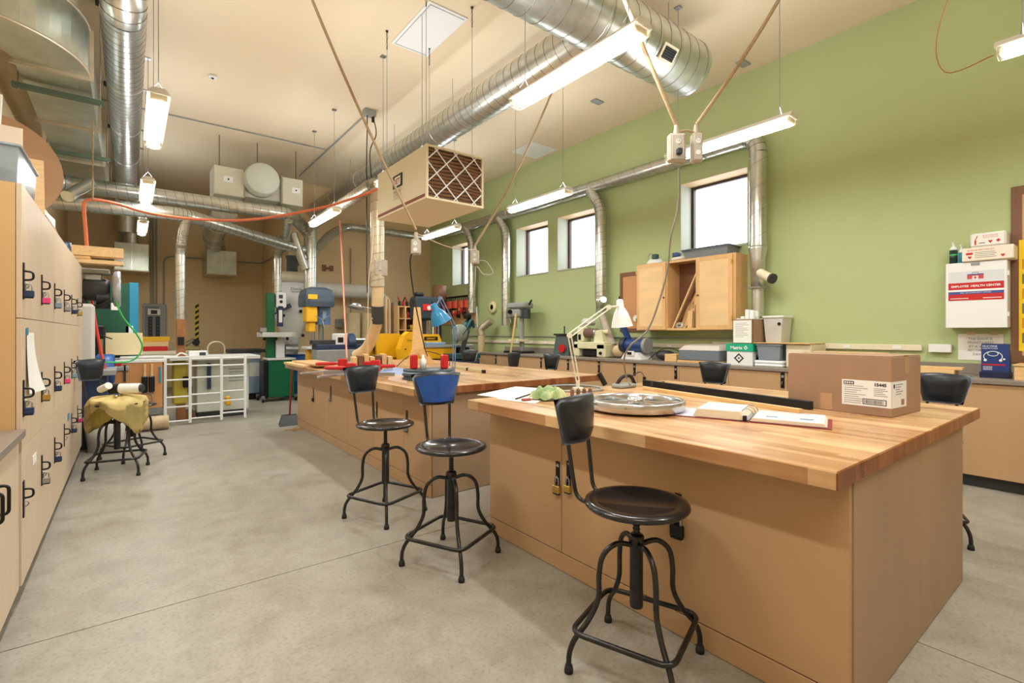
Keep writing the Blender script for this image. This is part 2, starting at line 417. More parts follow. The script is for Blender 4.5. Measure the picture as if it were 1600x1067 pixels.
for k, (px, py, s, l) in enumerate([(933, 158, .09, 'ceiling sensor plate between the long round duct and the green wall'), (1161, 98, .09, 'ceiling sensor plate beside the diagonal cord near the green wall')]):
    p1 = at(px, py, z=ZC); o = obj('sensor_plate', MB().box(p1.x-s, p1.y-s*.6, ZC-.02, p1.x+s, p1.y+s*.6, ZC-.001, .004), M_greyg)
    tag(o, 'small grey '+l, 'sensor')
p1 = at(332, 118, z=ZC); o = thing('smoke_detector', 'small white square detector with a dark lens alone on the left ceiling', 'detector', (p1.x, p1.y, ZC))
obj('housing', MB().box(p1.x-.045, p1.y-.045, ZC-.035, p1.x+.045, p1.y+.045, ZC-.001, .008), M_white, o)
obj('lens', MB().ball((p1.x, p1.y, ZC-.035), .02, 10, (1, 1, .6)), M_black, o)
# ================= light fixtures =================
def rod(name, x, y, z0, z1, r, m, label, cat='rod', group=None):
    o = obj(name, MB().cyl((x, y, z0), (x, y, z1), r, 6), m); tag(o, label, cat, group); return o
def fixture(x, y, label, light=True, L=1.24, z=3.1, wires=True):
    t = thing('fluorescent_light', label, 'light', (x, y, z), 0, 'suspended fluorescent lights'); h = L/2
    b = MB(); ring = [(-.075, .03), (-.06, .055), (-.035, .075), (.035, .075), (.06, .055), (.075, .03)]
    b.loft([[(u, v, w) for (u, w) in ring] for v in (-h, h)], False); obj('housing', b, M_white, t, local=True)
    b = MB(); lens = [(-.07, .03), (-.072, 0), (-.05, -.025), (0, -.035), (.05, -.025), (.072, 0), (.07, .03)]
    b.loft([[(u, v, w) for (u, w) in lens] for v in (-h+.01, h-.01)], True); obj('lens', b, M_lens, t, local=True)
    for s in (-1, 1): obj('tube', MB().cyl((s*.03, -h+.04, .008), (s*.03, h-.04, .008), .0125, 10), TUBE, t, local=True)
    for s in (-1, 1):
        b = MB().box(-.055, s*h-s*.04, -.015, .055, s*h-s*.02, .03, .004); obj('lamp_holder', b, M_cream, t, local=True)
    for s in (-1, 1):
        b = MB(); y0 = s*(h-.12)
        b.tube([(-.075, y0, .055), (0, y0, .16), (.075, y0, .055)], .003, 5)
        b.cyl((0, y0, .16), (0, y0, ZC-z), .0035, 5); b.box(-.03, y0-.03, ZC-z-.012, .03, y0+.03, ZC-z-.001)
        obj('hanger', b, M_steel, t, local=True)
    la = bpy.data.lights.new('fixture_lamp', 'AREA'); la.shape = 'RECTANGLE'; la.size = .11; la.size_y = L-.08; la.energy = LAMP_W; la.color = LAMP_COL
    lo = bpy.data.objects.new('fixture_lamp', la); COL.objects.link(lo); lo.location = (0, 0, -.002); lo.parent = t
    # extra fill lamp above the opaque housing, added to brighten the ceiling
    lb = bpy.data.lights.new('added_ceiling_fill', 'AREA'); lb.shape = 'RECTANGLE'; lb.size = .11; lb.size_y = L-.08; lb.energy = LAMP_W*.23; lb.color = LAMP_COL
    lp = bpy.data.objects.new('added_ceiling_fill', lb); COL.objects.link(lp); lp.location = (0, 0, .082); lp.rotation_euler = (PI, 0, 0); lp.parent = t
    return t
fixture(4.45, 2.45, 'long lit fluorescent light just behind the hanging outlet boxes, in front of the green wall')
fixture(4.45, 5.15, 'lit fluorescent light hanging in front of the middle windows')
fixture(4.45, 7.85, 'lit fluorescent light beyond the air cleaner near the far corner')
fixture(4.45, -.02, 'lit fluorescent light cut off by the right edge of the picture')
fixture(2.42, 2.45, 'largest and nearest lit fluorescent light, hanging over the near workbench')
fixture(2.42, 7.95, 'lit fluorescent light under the sloping dust pipe at the back')
fixture(.18, 5.25, 'nearest of the lit fluorescent lights seen end-on over the lockers aisle')
fixture(.18, 7.95, 'middle of the lit fluorescent lights seen end-on over the lockers aisle')
fixture(.18, 10.65, 'farthest of the lit fluorescent lights seen end-on over the lockers aisle')
fixture(2.42, 5.15, 'lit fluorescent light hidden beyond the hanging air cleaner')
fixture(.18, 2.45, 'fluorescent light above the near lockers, outside the picture')
fixture(.18, -.25, 'fluorescent light behind the camera on the locker side'); fixture(2.42, -.25, 'fluorescent light behind the camera over the aisle')
# ================= benches =================
def hasp(name, M, parent, lock=True, d=True, num=None):
    """black plate with a staple on a door; M: x across the door, y up, z out"""
    b = MB().box(-.016, -.075, 0, .016, .075, .004, .001, M); o = obj(name, b, M_black, parent)
    s = MB()
    if d: s.tube(round_path([M @ V((-.004, .035, .004)), M @ V((-.004, .035, .05)), M @ V((-.004, -.01, .05)), M @ V((-.004, -.01, .004))], .015, 4), .0045, 7)
    else: s.tube([M @ V((0, -.02+.014*math.cos(a), .004+.014*abs(math.sin(a)))) for a in [PI*i/6 for i in range(7)]], .003, 6)
    s.cyl(M @ V((0, .06, 0)), M @ V((0, .06, .006)), .005, 8); s.cyl(M @ V((0, -.06, 0)), M @ V((0, -.06, .006)), .005, 8)
    obj('staple', s, M_black if d else M_steel, o)
    return o
def padlock(M, mat_body, label, group, s=1.0, long=0):
    b = MB(); w = .02*s
    b.box(-w, -.02*s-.02*s, -.008*s, w, -.01*s, .010*s, .003*s)
    b.box(-w*.9, -.044*s, -.009*s, w*.9, -.038*s, .011*s, .001)
    o = obj('padlock', MB().box(-w, -.042*s, -.009*s, w, -.008*s, .009*s, .003*s, M), mat_body)
    tag(o, label, 'padlock', group)
    W = WM[o.name]
    sh = MB(); h = (.022+long)*s
    path = [(-.012*s, -.012*s, 0), (-.012*s, h*.5, 0)]+[(-.012*s*math.cos(a), h*.5+.012*s*math.sin(a), 0) for a in [PI*i/6 for i in range(1, 6)]]+[(.012*s, h*.5, 0), (.012*s, -.012*s, 0)]
    sh.tube([M @ V(p) for p in path], .0032*s, 7); obj('shackle', sh, M_steel, o)
    obj('keyway_cap', MB().box(-w*.85, -.047*s, -.0075*s, w*.85, -.042*s, .0075*s, .001, M), M_black, o)
    return o
def bench(label, X0, X1, XS, Y0, Y1, bx0, bx1, seams, fixed_last, tops, lab2):
    t = thing('workbench', label, 'workbench', ((bx0+bx1)/2, (Y0+Y1)/2, 0)); zt = .815
    b = MB().box(bx0+.02, Y0+.03, .0, bx1-.02, Y1-.03, zt); obj('carcass', b, M_dark, t)
    # end panels
    for (ya, yb) in ((Y0+.005, Y0+.03), (Y1-.03, Y1-.005)):
        for (xa, xb) in ((bx0+.004, (bx0+bx1)/2-.0015), ((bx0+bx1)/2+.0015, bx1-.004)):
            obj('end_panel', MB().box(xa, ya, .004, xb, yb, zt-.001, .0015), M_lamend, t)
    yy = [Y0+.008]+seams+[Y1-.008]
    for sx, xa in ((-1, bx0), (1, bx1)):
        obj('base_rail', MB().box(xa-.018*(sx < 0), Y0+.01, .002, xa+.018*(sx > 0), Y1-.01, .098, .002), M_lam, t)
        for i in range(len(yy)-1):
            obj('door' if not (fixed_last and i == 0) else 'side_panel', MB().box(xa-.02*(sx < 0), yy[i]+.0018, .104, xa+.02*(sx > 0), yy[i+1]-.0018, zt-.012, .0015), M_lam, t)
    for (xa, xb) in tops[0]:
        for (ya, yb) in tops[1]:
            obj('worktop', MB().box(xa+.0025, ya+.002, zt, xb-.0025, yb-.002, .875, .004), BUT_Y, t)
    return t
BA = bench('near workbench with two butcher block tops and tan laminate sides', 1.7, 3.8, 2.76, .585, 2.64, 1.88, 3.45, [1.955], True, ([(1.70, 2.77), (2.77, 3.80)], [(.575, 2.655)]), '')
BB = bench('far workbench with butcher block tops and tan laminate sides behind the near bench', 1.7, 3.8, 2.76, 3.44, 7.3, 1.88, 3.45, [3.912, 4.556, 5.26, 5.93, 6.62], False, ([(1.70, 2.77), (2.77, 3.80)], [(3.40, 5.36), (5.36, 7.32)]), '')
ml = lambda y, z, x=1.86: frame((x, y, z), (0, -1, 0), (0, 0, 1))
def on_left(px, py): return at(px, py, x=1.86)
for (px, py, root, lk, lab, s) in [(872, 742, BA, M_brass, 'brass padlock on the near bench hasp numbered 45', 1.25), (889, 742, BA, M_brass, 'brass padlock half hidden behind the near stool post', 1.1), (1060, 798, BA, M_black, 'black combination padlock on the near bench beyond the near stool seat', 1.5),
                              (589, 640, BB, None, '', 1), (636, 655, BB, M_steel, 'silver padlock on the far bench left of the blue stool', 1.3), (490, 615, BB, M_black, 'black padlock on the far bench nearest its far end', 1.2), (517, 613, BB, M_steel, 'silver padlock on the far bench below the silver rails', 1.2)]:
    p1 = on_left(px, py); M = frame(p1, (0, -1, 0), (0, 0, 1))
    h = hasp('hasp', M, root, d=False)
    if num := (px == 872): text('45', .022, M @ T(-.011, .045, .0045), M_whitepl, h, 'lettering')
    if lk: padlock(M @ T(0, -.045, .012), lk, lab, 'padlocks on the workbenches', s, .012)
# green-wall counter
CX, CZ = 5.6, .915
t = thing('counter_cabinets', 'long run of tan base cabinets along the green wall', 'cabinet', (5.95, 3, 0))
obj('carcass', MB().box(CX+.02, -2.4, .1, XW-.002, 8.25, CZ-.04), M_lam, t)
obj('toe_kick', MB().box(CX+.07, -2.4, .0, XW-.002, 8.2, .1), M_dark, t)
seam = [5.02-.662*k for k in range(-5, 12)]
for k in range(len(seam)-1):
    y1, y0 = seam[k], seam[k+1]
    o = obj('door', MB().box(CX, y0+.002, .105, CX+.019, y1-.002, CZ-.045, .0015), M_lam, t)
    M = frame((CX, y0+.05, CZ-.13), (0, -1, 0), (0, 0, 1)); b = MB().box(-.02, -.085, 0, .02, .085, .005, .001, M)
    h = obj('hasp', b, M_black, o)
    s = MB(); s.tube([M @ V((0, -.03+.016*math.cos(a), .004+.02*abs(math.sin(a)))) for a in [PI*i/6 for i in range(7)]], .004, 6)
    obj('staple', s, M_steel, h); obj('number_tag', MB().box(-.012, .03, .005, .012, .055, .0056, 0, M), M_greyg, h)
o = obj('countertop', MB().box(CX-.02, -2.4, CZ-.038, XW-.002, 8.27, CZ, .004), M_counter); tag(o, 'long grey worktop running along the green wall', 'countertop')
obj('backsplash', MB().box(XW-.022, -2.4, CZ, XW-.002, 8.27, CZ+.1, .003), M_counter, o)
# raceway on green wall
def raceway(y0, y1, z, lab):
    o = obj('cable_raceway', MB().box(XW-.03, y0, z-.03, XW-.001, y1, z+.03, .004), M_cream); tag(o, lab, 'raceway')
    n = int((y1-y0)/.45)
    for k in range(n):
        y = y0+.2+k*.45; M = frame((XW-.031, y, z), (0, -1, 0), (0, 0, 1)); obj('outlet', MB().box(-.035, -.018, 0, .035, .018, .003, .001, M).box(-.02, -.006, .003, -.014, .006, .0035, 0, M).box(.014, -.006, .003, .02, .006, .0035, 0, M), M_whitepl, o)
    return o
raceway(1.37, 3.6, 1.15, 'white cable raceway with sockets on the green wall behind the cardboard box')
raceway(3.62, 9.9, 1.115, 'long white cable raceway on the green wall behind the bench machines')
pp = at(1472, 543, x=XW-.03); o = obj('outlet_box', MB().box(XW-.05, pp.y-.07, 1.11, XW-.001, pp.y+.1, 1.19, .004), M_whitepl); tag(o, 'white outlet box at the end of the raceway beside the video notice', 'outlet')
o = obj('conduit', MB().cyl((XW-.02, 3.2, 1.23), (XW-.02, 9.9, 1.23), .009, 8), M_greyg); tag(o, 'thin grey conduit just above the long raceway on the green wall', 'conduit')
# ================= stools =================
def stool(x, y, rz, label, back=True, blue=False, seat_z=.645, group='swivel stools with dark steel legs'):
    """local +Y is the side the backrest stands on"""
    t = thing('swivel_stool', label, 'stool', (x, y, 0), rz, group)
    return t
def make_stool(x, y, rz_back, rz_leg, label, blue=False, sz=.645, group='swivel stools with dark steel legs', seatm=None, back=True):
    t = thing('swivel_stool', label, 'stool', (x, y, 0), rz_back, group); RL = MX.Rotation(rz_leg-rz_back, 4, 'Z')
    r0 = .205
    b = MB().lathe([(.0001, sz-.018), (r0-.03, sz-.018), (r0-.008, sz-.016), (r0, sz-.006), (r0-.004, sz+.004), (r0-.02, sz+.008), (r0-.046, sz+.008), (r0-.052, sz+.0), (.0001, sz-.002)], 40)
    obj('seat', b, seatm or M_seat, t, local=True)
    b = MB().cyl((0, 0, .34), (0, 0, sz-.018), .0125, 12)
    for k in range(9): b.tube([(.0135*math.cos(a), .0135*math.sin(a), sz-.16+k*.014) for a in [2*PI*i/12 for i in range(12)]], .0022, 4, closed=True)
    obj('screw', b, M_iron, t, local=True)
    b = MB().lathe([(.0001, .22), (.024, .22), (.026, .225), (.026, .47), (.03, .475), (.03, .50), (.022, .508), (.0001, .508)], 20); obj('hub_tube', b, M_iron, t, local=True)
    q = .235
    for k in range(4):
        a = PI/4+k*PI/2; u = V((math.cos(a), math.sin(a), 0))
        pts = [u*.02+V((0, 0, .465)), u*.085+V((0, 0, .475)), u*.14+V((0, 0, .435)), u*.157+V((0, 0, .36)), u*.16+V((0, 0, .27)), u*.20+V((0, 0, .19)), u*.255+V((0, 0, .125)), u*.277+V((0, 0, .075)), u*.28+V((0, 0, .02))]
        l = obj('leg', MB().tube([RL @ p for p in smooth_path(pts, 4)], .0105, 10), M_iron, t, local=True)
        p = RL @ (u*.28); obj('rubber_foot', MB().lathe([(.0001, 0), (.017, 0), (.0175, .012), (.0135, .03), (.0001, .03)], 14, MX.Translation(p)), M_rubber, l, local=True)
    rr = .275/math.sqrt(2)
    sq = round_path([(0, rr, .155), (rr, rr, .155), (rr, -rr, .155), (-rr, -rr, .155), (-rr, rr, .155), (-.001, rr, .155)], .06, 5)[:-1]
    obj('foot_ring', MB().tube([RL @ V(p) for p in sq], .0105, 10, closed=True), M_iron, t, local=True)
    if not back: return t
    # back: two tubes and a curved padded rest
    for s in (-1, 1):
        pth = round_path([(s*.065, .13, sz-.02), (s*.07, .232, sz-.022), (s*.082, .266, sz+.215)], .05, 6)
        obj('back_tube', MB().tube(pth, .009, 9), M_iron, t, local=True)
    def pad(off, inset):
        rings = []
        for k in range(9):
            v = k/8; z = sz+.205+inset+v*(.19-2*inset); hw = (.112+.05*v)-inset
            row = []
            for i in range(13):
                uu = -1+2*i/12; xx = uu*hw; zz = z+(.014*(1-uu*uu) if v > .5 else 0)*(v-.5)*2
                row.append((xx, .272-.022*(1-uu*uu)*1.6+.012*(v), zz))
            rings.append(row)
        return rings
    R0 = pad(0, 0); b = MB(); n = 13; vs = []
    th = .018
    for sgn in (-1, 1):
        for k, row in enumerate(R0):
            for i, p in enumerate(row):
                e = 0 if (k in (0, 8) or i in (0, 12)) else (.6 if (k in (1, 7) or i in (1, 11)) else 1)
                vs.append((p[0], p[1]+sgn*th*e-.0, p[2]))
    fs = []; o2 = 9*n
    for k in range(8):
        for i in range(12):
            a = k*n+i; fs.append((a, a+1, a+n+1, a+n)); fs.append((o2+a, o2+a+n, o2+a+n+1, o2+a+1))
    for i in range(12): fs.append((i, o2+i, o2+i+1, i+1)); a = 8*n+i; fs.append((a, a+1, o2+a+1, o2+a))
    for k in range(8): a = k*n; fs.append((a, a+n, o2+a+n, o2+a)); a = k*n+12; fs.append((a, o2+a, o2+a+n, a+n))
    b.add(vs, fs, True); o = obj('backrest', b, M_vinyl, t, local=True)
    if blue:
        rows = pad(0, .02); b = MB(); b.add([(p[0], p[1]-th-.011, p[2]) for r in rows for p in r], [(k*n+i, k*n+i+1, k*n+n+i+1, k*n+n+i) for k in range(8) for i in range(12)], True)
        obj('front_panel', b, M_blue_vinyl, o, 'smooth bright blue front of the backrest', local=True)
    return t
def flr(px, py): return at(px, py, z=0)
# near stool
c = at(994, 787, z=.63)
def mid(pts): P = [flr(*p) for p in pts]; return sum(P, V())/len(P)
f = mid([(890, 1050), (962, 978), (1037, 1090), (1093, 1032)]); l0 = flr(890, 1050)-f
def bdir(r, f_):
    d = RD*r+FD*f_; return math.atan2(d.y, d.x)-PI/2
make_stool(f.x, f.y, bdir(-.78, .62), math.atan2(l0.y, l0.x)-PI/4, 'nearest dark steel swivel stool with a black backrest, in front of the near workbench', sz=.632)
f = mid([(632, 883), (718, 908), (775, 863), (694, 843)]); l0 = flr(632, 883)-f
make_stool(f.x, f.y, bdir(-.45, .9), math.atan2(l0.y, l0.x)-PI/4, 'dark steel swivel stool whose backrest has a bright blue front', blue=True, sz=.65)
f = mid([(543, 809), (597, 828), (659, 799), (607, 781)]); l0 = flr(543, 809)-f
make_stool(f.x, f.y, bdir(-.78, .62), math.atan2(l0.y, l0.x)-PI/4, 'dark steel swivel stool with a plain black backrest left of the blue one', sz=.65)
f = mid([(135, 756), (219, 743), (226, 722), (147, 735)]); l0 = flr(219, 743)-f
make_stool(f.x, f.y, bdir(-1, .1), math.atan2(l0.y, l0.x)-PI/4, 'dark steel stool by the lockers with yellow aprons heaped on its seat', sz=.65)
STL = (f.x, f.y); print('STL', STL)
# stools behind the benches
for (px, py, lab, ang) in [(1114, 589, 'black backrest of a stool standing behind the near bench beside the white and green carton', 0), (1456, 612, 'black backrest of a stool behind the near bench right of the cardboard box', -.2),
                           (860, 568, 'black backrest of a stool behind the far bench in front of the grinder', 0), (742, 556, 'black backrest of a stool behind the far bench under the mitre saw', .5)]:
    p = at(px, py, x=(4.35 if px > 1000 else 4.35))
    make_stool(p.x-.26, p.y, -PI/2+ang, PI/8, lab, sz=.62)
p = at(778, 570, z=.645); make_stool(4.15, p.y*4.15/p.x if p.x else 6, PI+.3, .2, 'stool standing sideways behind the far bench with only its round seat showing', sz=.62)
# ================= ducts =================
def helix(b, p0, p1, r, pitch, w=.004):
    p0, p1 = V(p0), V(p1); e = p1-p0; L = e.length; e.normalize()
    u = V((0, 0, 1)) if abs(e.z) < .9 else V((1, 0, 0)); u = (u-e*e.dot(u)).normalized(); v = e.cross(u)
    n = int(L/pitch*24); pts = [p0+e*(L*i/n)+(u*math.cos(2*PI*i/24)+v*math.sin(2*PI*i/24))*(r+.0005) for i in range(n+1)]
    b.tube(pts, w, 3, caps=False)
def ring(b, p, e, r, w=.007, width=None):
    p, e = V(p), V(e).normalized(); u = V((0, 0, 1)) if abs(e.z) < .9 else V((1, 0, 0)); u = (u-e*e.dot(u)).normalized(); v = e.cross(u)
    if width: b.tube([p-e*width/2, p+e*width/2], r+w*.5, 24)
    else: b.tube([p+(u*math.cos(2*PI*i/24)+v*math.sin(2*PI*i/24))*r for i in range(24)], w, 5, closed=True)
def duct(label, path, r, m=None, pitch=.12, bend=.3, cat='duct', name='round_duct', nseg=5, extra=None, group=None, spiral=True, w=.003):
    m = m or M_galv; P = [V(p) for p in path]
    t = thing(name, label, cat, tuple(P[0]), 0, group)
    cur = P[0]; seams = MB(); bands = MB()
    for i in range(1, len(P)):
        nxt = P[i]
        if i < len(P)-1:
            a = (P[i]-cur).normalized(); bb = (P[i+1]-P[i]).normalized(); ang = a.angle(bb); q = min(bend, (P[i]-cur).length*.45, (P[i+1]-P[i]).length*.45)
            if ang < .05: q = 0
            s = P[i]-a*q; e = P[i]+bb*q
        else: q = 0; s = nxt; e = None; a = (nxt-cur).normalized()
        if (s-cur).length > .02:
            obj('pipe', MB().tube([cur, s], r, 24, caps=True), m, t)
            if spiral: helix(seams, cur, s, r, pitch, w)
            L = (s-cur).length; k = int(L/1.6)
            for j in range(1, k+1): ring(bands, cur+a*(L*j/(k+1)), a, r, .006)
            ring(bands, cur+a*.03, a, r, .006, .05); ring(bands, s-a*.03, a, r, .006, .05)
        if q:
            # segmented elbow
            pts = [s*(1-u)**2+P[i]*2*u*(1-u)+e*u*u for u in [j/nseg for j in range(nseg+1)]]
            obj('elbow', MB().tube(pts, r*1.0, 24, caps=True), m, t)
            for j in range(1, nseg): ring(seams, pts[j], (pts[j+1]-pts[j-1]), r, .004)
            cur = e
        else: cur = s if e is None else e
    if seams.v: o = obj('seam', seams, M_seam, t); o['kind'] = 'stuff'
    if bands.v: o = obj('joint_band', bands, m, t); o['kind'] = 'stuff'
    return t
# big supply duct across and its long branch
t = duct('biggest round spiral duct across the top with a capped end and a small black grille', [(-1.0+1.2, 2.96, 4.07), (4.65, 2.96, 4.07)], .27, pitch=.155)
gp = at(1043, 96, y=2.744); M = frame((gp.x, 2.738, 3.902), (1, 0, 0), (0, -.6, .8))
obj('grille_frame', MB().box(-.105, -.075, 0, .105, .075, .012, .003, M), M_cream, t)
g = obj('grille', MB().box(-.08, -.05, .012, .08, .05, .016, 0, M), M_black, t)
for k in range(5): obj('louvre', MB().box(-.08, -.045+k*.02, .016, .08, -.037+k*.02, .022, 0, M), M_dark, g)
duct('long round spiral duct running back along the ceiling above the air cleaner', [(3.36, 3.1, 4.06), (3.36, YN-.02, 4.06)], .19, pitch=.13)
for k, y in enumerate([3.6, 5.6, 7.4, 9.4]):
    t = thing('duct_hanger', ['nearest','second nearest','third nearest','farthest'][k]+' rod and bracket holding the long ceiling duct', 'hanger', (3.36, y, 4.25), 0, 'hangers of the long ceiling duct')
    obj('rod', MB().cyl((3.36, y, 4.29), (3.36, y, ZC-.001), .004, 6), M_steel, t); obj('bracket', MB().box(3.34, y-.012, 4.245, 3.38, y+.012, 4.30, .002), M_galv, t)
for k, x in enumerate([1.5, 3.0, 4.3]):
    t = thing('duct_hanger', ['leftmost','middle','rightmost'][k]+' rod and bracket holding the biggest ceiling duct', 'hanger', (x, 2.96, 4.34), 0, 'hangers of the biggest ceiling duct')
    obj('rod', MB().cyl((x, 2.96, 4.38), (x, 2.96, ZC-.001), .004, 6), M_steel, t); obj('bracket', MB().box(x-.012, 2.94, 4.335, x+.012, 2.98, 4.39, .002), M_galv, t)
# left round duct
duct('tall round spiral duct running back along the ceiling over the locker aisle', [(-.04, 5.25, 4.62), (-.04, 5.3, 4.12), (-.04, 12.9, 4.12)], .165, pitch=.12, bend=.4)
duct('grey round drop duct in front of the far left wall', [(-.04, 12.95, 4.12), (-.04, 13.5, 4.12), (-.04, 13.5, 3.45)], .2, spiral=False, bend=.25)
# rectangular duct with a curved elbow
t = thing('rectangular_duct', 'large rectangular sheet metal duct with a curved elbow at the upper left', 'duct', (-.55, 6, 3.6))
zc0, zc1 = 3.66, 4.10
xr, xl = -.29, -.79; cxa, cya = -1.035, 6.0
seg = []
ro = xr-cxa; ri = xl-cxa
for i in range(13):
    a = -PI/2+PI/2*i/12; seg.append(((cxa+ro*math.cos(a), cya+ro*math.sin(a)*1.1), (cxa+ri*math.cos(a), cya+ri*math.sin(a))))
def ductrun(sg, z0, z1): 
    b = MB(); b.loft([[(o_[0], o_[1], z0), (i_[0], i_[1], z0), (i_[0], i_[1], z1), (o_[0], o_[1], z1)] for (o_, i_) in sg], False); return b
obj('elbow', ductrun(seg, zc0, zc1), M_galvsheet, t)
ys_ = [6.01, 7.5, 9.0, 10.4]
for i in range(len(ys_)-1):
    drop = 0
    obj('duct_section', MB().box(xl, ys_[i]+.003, zc0, xr, ys_[i+1]-.003, zc1), M_galvsheet, t)
    fl = MB(); y = ys_[i+1]
    fl.box(xl-.03, y-.012, zc0-.03, xr+.03, y+.012, zc0); fl.box(xr, y-.012, zc0, xr+.03, y+.012, zc1); fl.box(xl-.03, y-.012, zc0, xl, y+.012, zc1)
    obj('flange', fl, M_galvd, t)
for (i0, i1) in ((0, 1), ):
    pass
fl = MB(); fl.box(xl-.03, 5.99, zc0-.03, xr+.03, 6.02, zc0); fl.box(xr, 5.99, zc0, xr+.03, 6.02, zc1); obj('flange', fl, M_galvd, t)
# lip along the curved lower edge of the elbow
obj('edge_lip', MB().tube([(p[0][0]+.004, p[0][1], zc0+.004) for p in seg], .012, 6), M_galvd, t)
obj('edge_lip', MB().tube([(p[0][0]+.004, p[0][1], zc1-.004) for p in seg], .012, 6), M_galvd, t)
M_strut = mat('green_grey_strut', (92, 112, 96), .45, .5)
for k, y in enumerate([6.45, 8.5, 10.2]):
    u = thing('duct_support', ['nearest','middle','farthest'][k]+' green-grey strut bar hung on rods under the rectangular duct', 'support', (-.54, y, zc0-.08), 0, 'strut supports of the rectangular duct')
    obj('strut', MB().box(-.86, y-.03, zc0-.075, -.2, y+.03, zc0-.031, .003), M_strut, u)
    for x in (-.82, -.23):
        obj('rod', MB().cyl((x, y, zc0-.10), (x, y, ZC-.001), .005, 6), M_steel, u)
        obj('nut', MB().cyl((x, y, zc0-.09), (x, y, zc0-.075), .013, 6), M_steel, u)
    obj('ceiling_clamp', MB().box(-.27, y-.03, ZC-.05, -.17, y+.03, ZC-.001, .003), M_dark, u)
# dust pipes at the back left
duct('upper cross pipe of the dust collection running over the locker aisle', [(-.90, 8.9, 3.42), (-.86, 9.4, 3.42), (2.3, 9.4, 3.42), (2.75, 10.1, 3.3)], .115, M_galv, bend=.2)
duct('lower dusty cross pipe sloping towards the dust trunk', [(-.95, 8.6, 2.98), (.62, 8.6, 3.02), (2.68, 10.15, 2.92)], .095, M_galv, bend=.12)
duct('capped white stub pipe pointing down between the two cross pipes', [(-.42, 8.75, 3.32), (-.62, 8.35, 3.02)], .07, M_galv, spiral=False)
duct('small dust drop pipe with a bent top by the yellow striped tape', [(.66, 8.62, 2.98), (.62, 8.75, 2.7), (.60, 8.8, 2.50), (.60, 8.8, 1.50)], .062, M_galv, bend=.15)
duct('dust trunk pipe standing above the drill press', [(2.83, 10.15, 3.42), (2.83, 10.15, 1.95)], .12, M_galv, pitch=.2)
duct('sloping dust pipe rising from the trunk towards the air cleaner', [(2.72, 10.15, 3.32), (2.70, 6.62, 3.38), (2.70, 6.5, 3.3), (2.70, 6.5, 1.93)], .092, M_galvd, bend=.18)
duct('branch pipe from the trunk across the back wall to the far corner', [(2.78, 10.2, 2.75), (3.45, 10.9, 3.45), (3.9, 11.2, 3.72), (6.02, 11.2, 3.72)], .088, M_galv, bend=.3)
duct('angled stub pipe joining the trunk', [(2.45, 9.95, 3.2), (2.70, 10.05, 2.55)], .08, M_galv, spiral=False)
duct('narrow dust drop pipe in front of the return wall', [(2.25, 9.42, 3.32), (2.28, 9.8, 3.05), (2.33, 10.6, 2.9), (2.33, 10.6, 1.7)], .075, M_galv, bend=.15)
duct('large white pipe from the dust collector along the back wall', [(3.0, 11.1, 2.25), (4.62, 11.1, 2.25), (4.95, 11.1, 1.75), (4.95, 11.1, .01)], .16, M_lgrey, bend=.35, spiral=False, name='filter_pipe')
# main wall pipe and its drops
ZP = 3.72
duct('long dust pipe along the top of the green wall ending in an elbow', [(6.08, 11.1, ZP), (6.08, 2.92, ZP), (6.08, 2.92, 2.35)], .098, M_galv, pitch=.3, bend=.22, w=.002)
def drop(y, zt, zb, lab, r=.09):
    duct(lab, [(6.05, y+.2, ZP-.06), (6.08, y, ZP-.35), (6.08, y, zb)], r, M_galv, bend=.2)
drop(5.47, ZP, 1.85, 'dust drop pipe between the middle and near windows')
drop(8.03, ZP, 1.45, 'dust drop pipe above the wall drill press')
drop(9.3, ZP, 1.75, 'farthest dust drop pipe on the green wall, by the far window')
# straps / brackets
for k, y in enumerate([3.6, 6.3, 8.4, 10]):
    o = obj('pipe_strap', MB().tube([(6.08+.103*math.cos(a), y, ZP+.103*math.sin(a)) for a in [2*PI*i/20 for i in range(20)]], .006, 5, closed=True).beam((6.08, y, ZP+.1), (6.249, y, ZP+.16), .02, .004), M_galvd)
    tag(o, 'thin metal strap holding the long wall pipe, '+['beside the near window','over the middle windows','beyond the middle windows','nearest the far corner'][k], 'strap', 'straps of the long wall pipe')
# reducer, collar and spout at the near drop
t = thing('blast_gate', 'pipe end with clamp and white stub nozzle right of the wall cabinet', 'pipe fitting', (6.08, 2.92, 1.8))
b = MB().lathe([(.0001, 2.36), (.105, 2.36), (.105, 2.33), (.085, 2.2), (.078, 1.86), (.0001, 1.86)], 24, T(6.08, 2.92, 0)); obj('reducer', b, M_galv, t)
obj('gate_plate', MB().box(5.97, 2.84, 1.84, 6.2, 3.0, 1.865, .003), M_steel, t)
obj('nozzle', MB().cyl((6.07, 2.92, 2.05), (5.95, 2.70, 1.94), .052, 18), M_cream, t)
obj('cap', MB().cyl((5.95, 2.70, 1.94), (5.94, 2.675, 1.93), .06, 18), M_dark, t)
obj('flex_end', MB().cyl((6.08, 2.92, 1.84), (6.08, 2.92, 1.50), .07, 16), M_galv, t)
t = thing('blast_gate', 'pipe end with a grey stub behind the white lamp on the green wall', 'pipe fitting', (6.08, 5.47, 1.5))
obj('reducer', MB().lathe([(.0001, 1.9), (.096, 1.9), (.08, 1.8), (.075, 1.62), (.0001, 1.62)], 20, T(6.08, 5.47, 0)), M_galv, t)
obj('nozzle', MB().cyl((6.07, 5.47, 1.74), (5.85, 5.2, 1.82), .05, 14), M_galv, t)
obj('flex_hose', MB().tube(smooth_path([(6.08, 5.45, 1.62), (6.05, 5.35, 1.45), (5.98, 5.2, 1.25), (5.95, 5.1, 1.1)], 6), .06, 14), M_outlet, t)
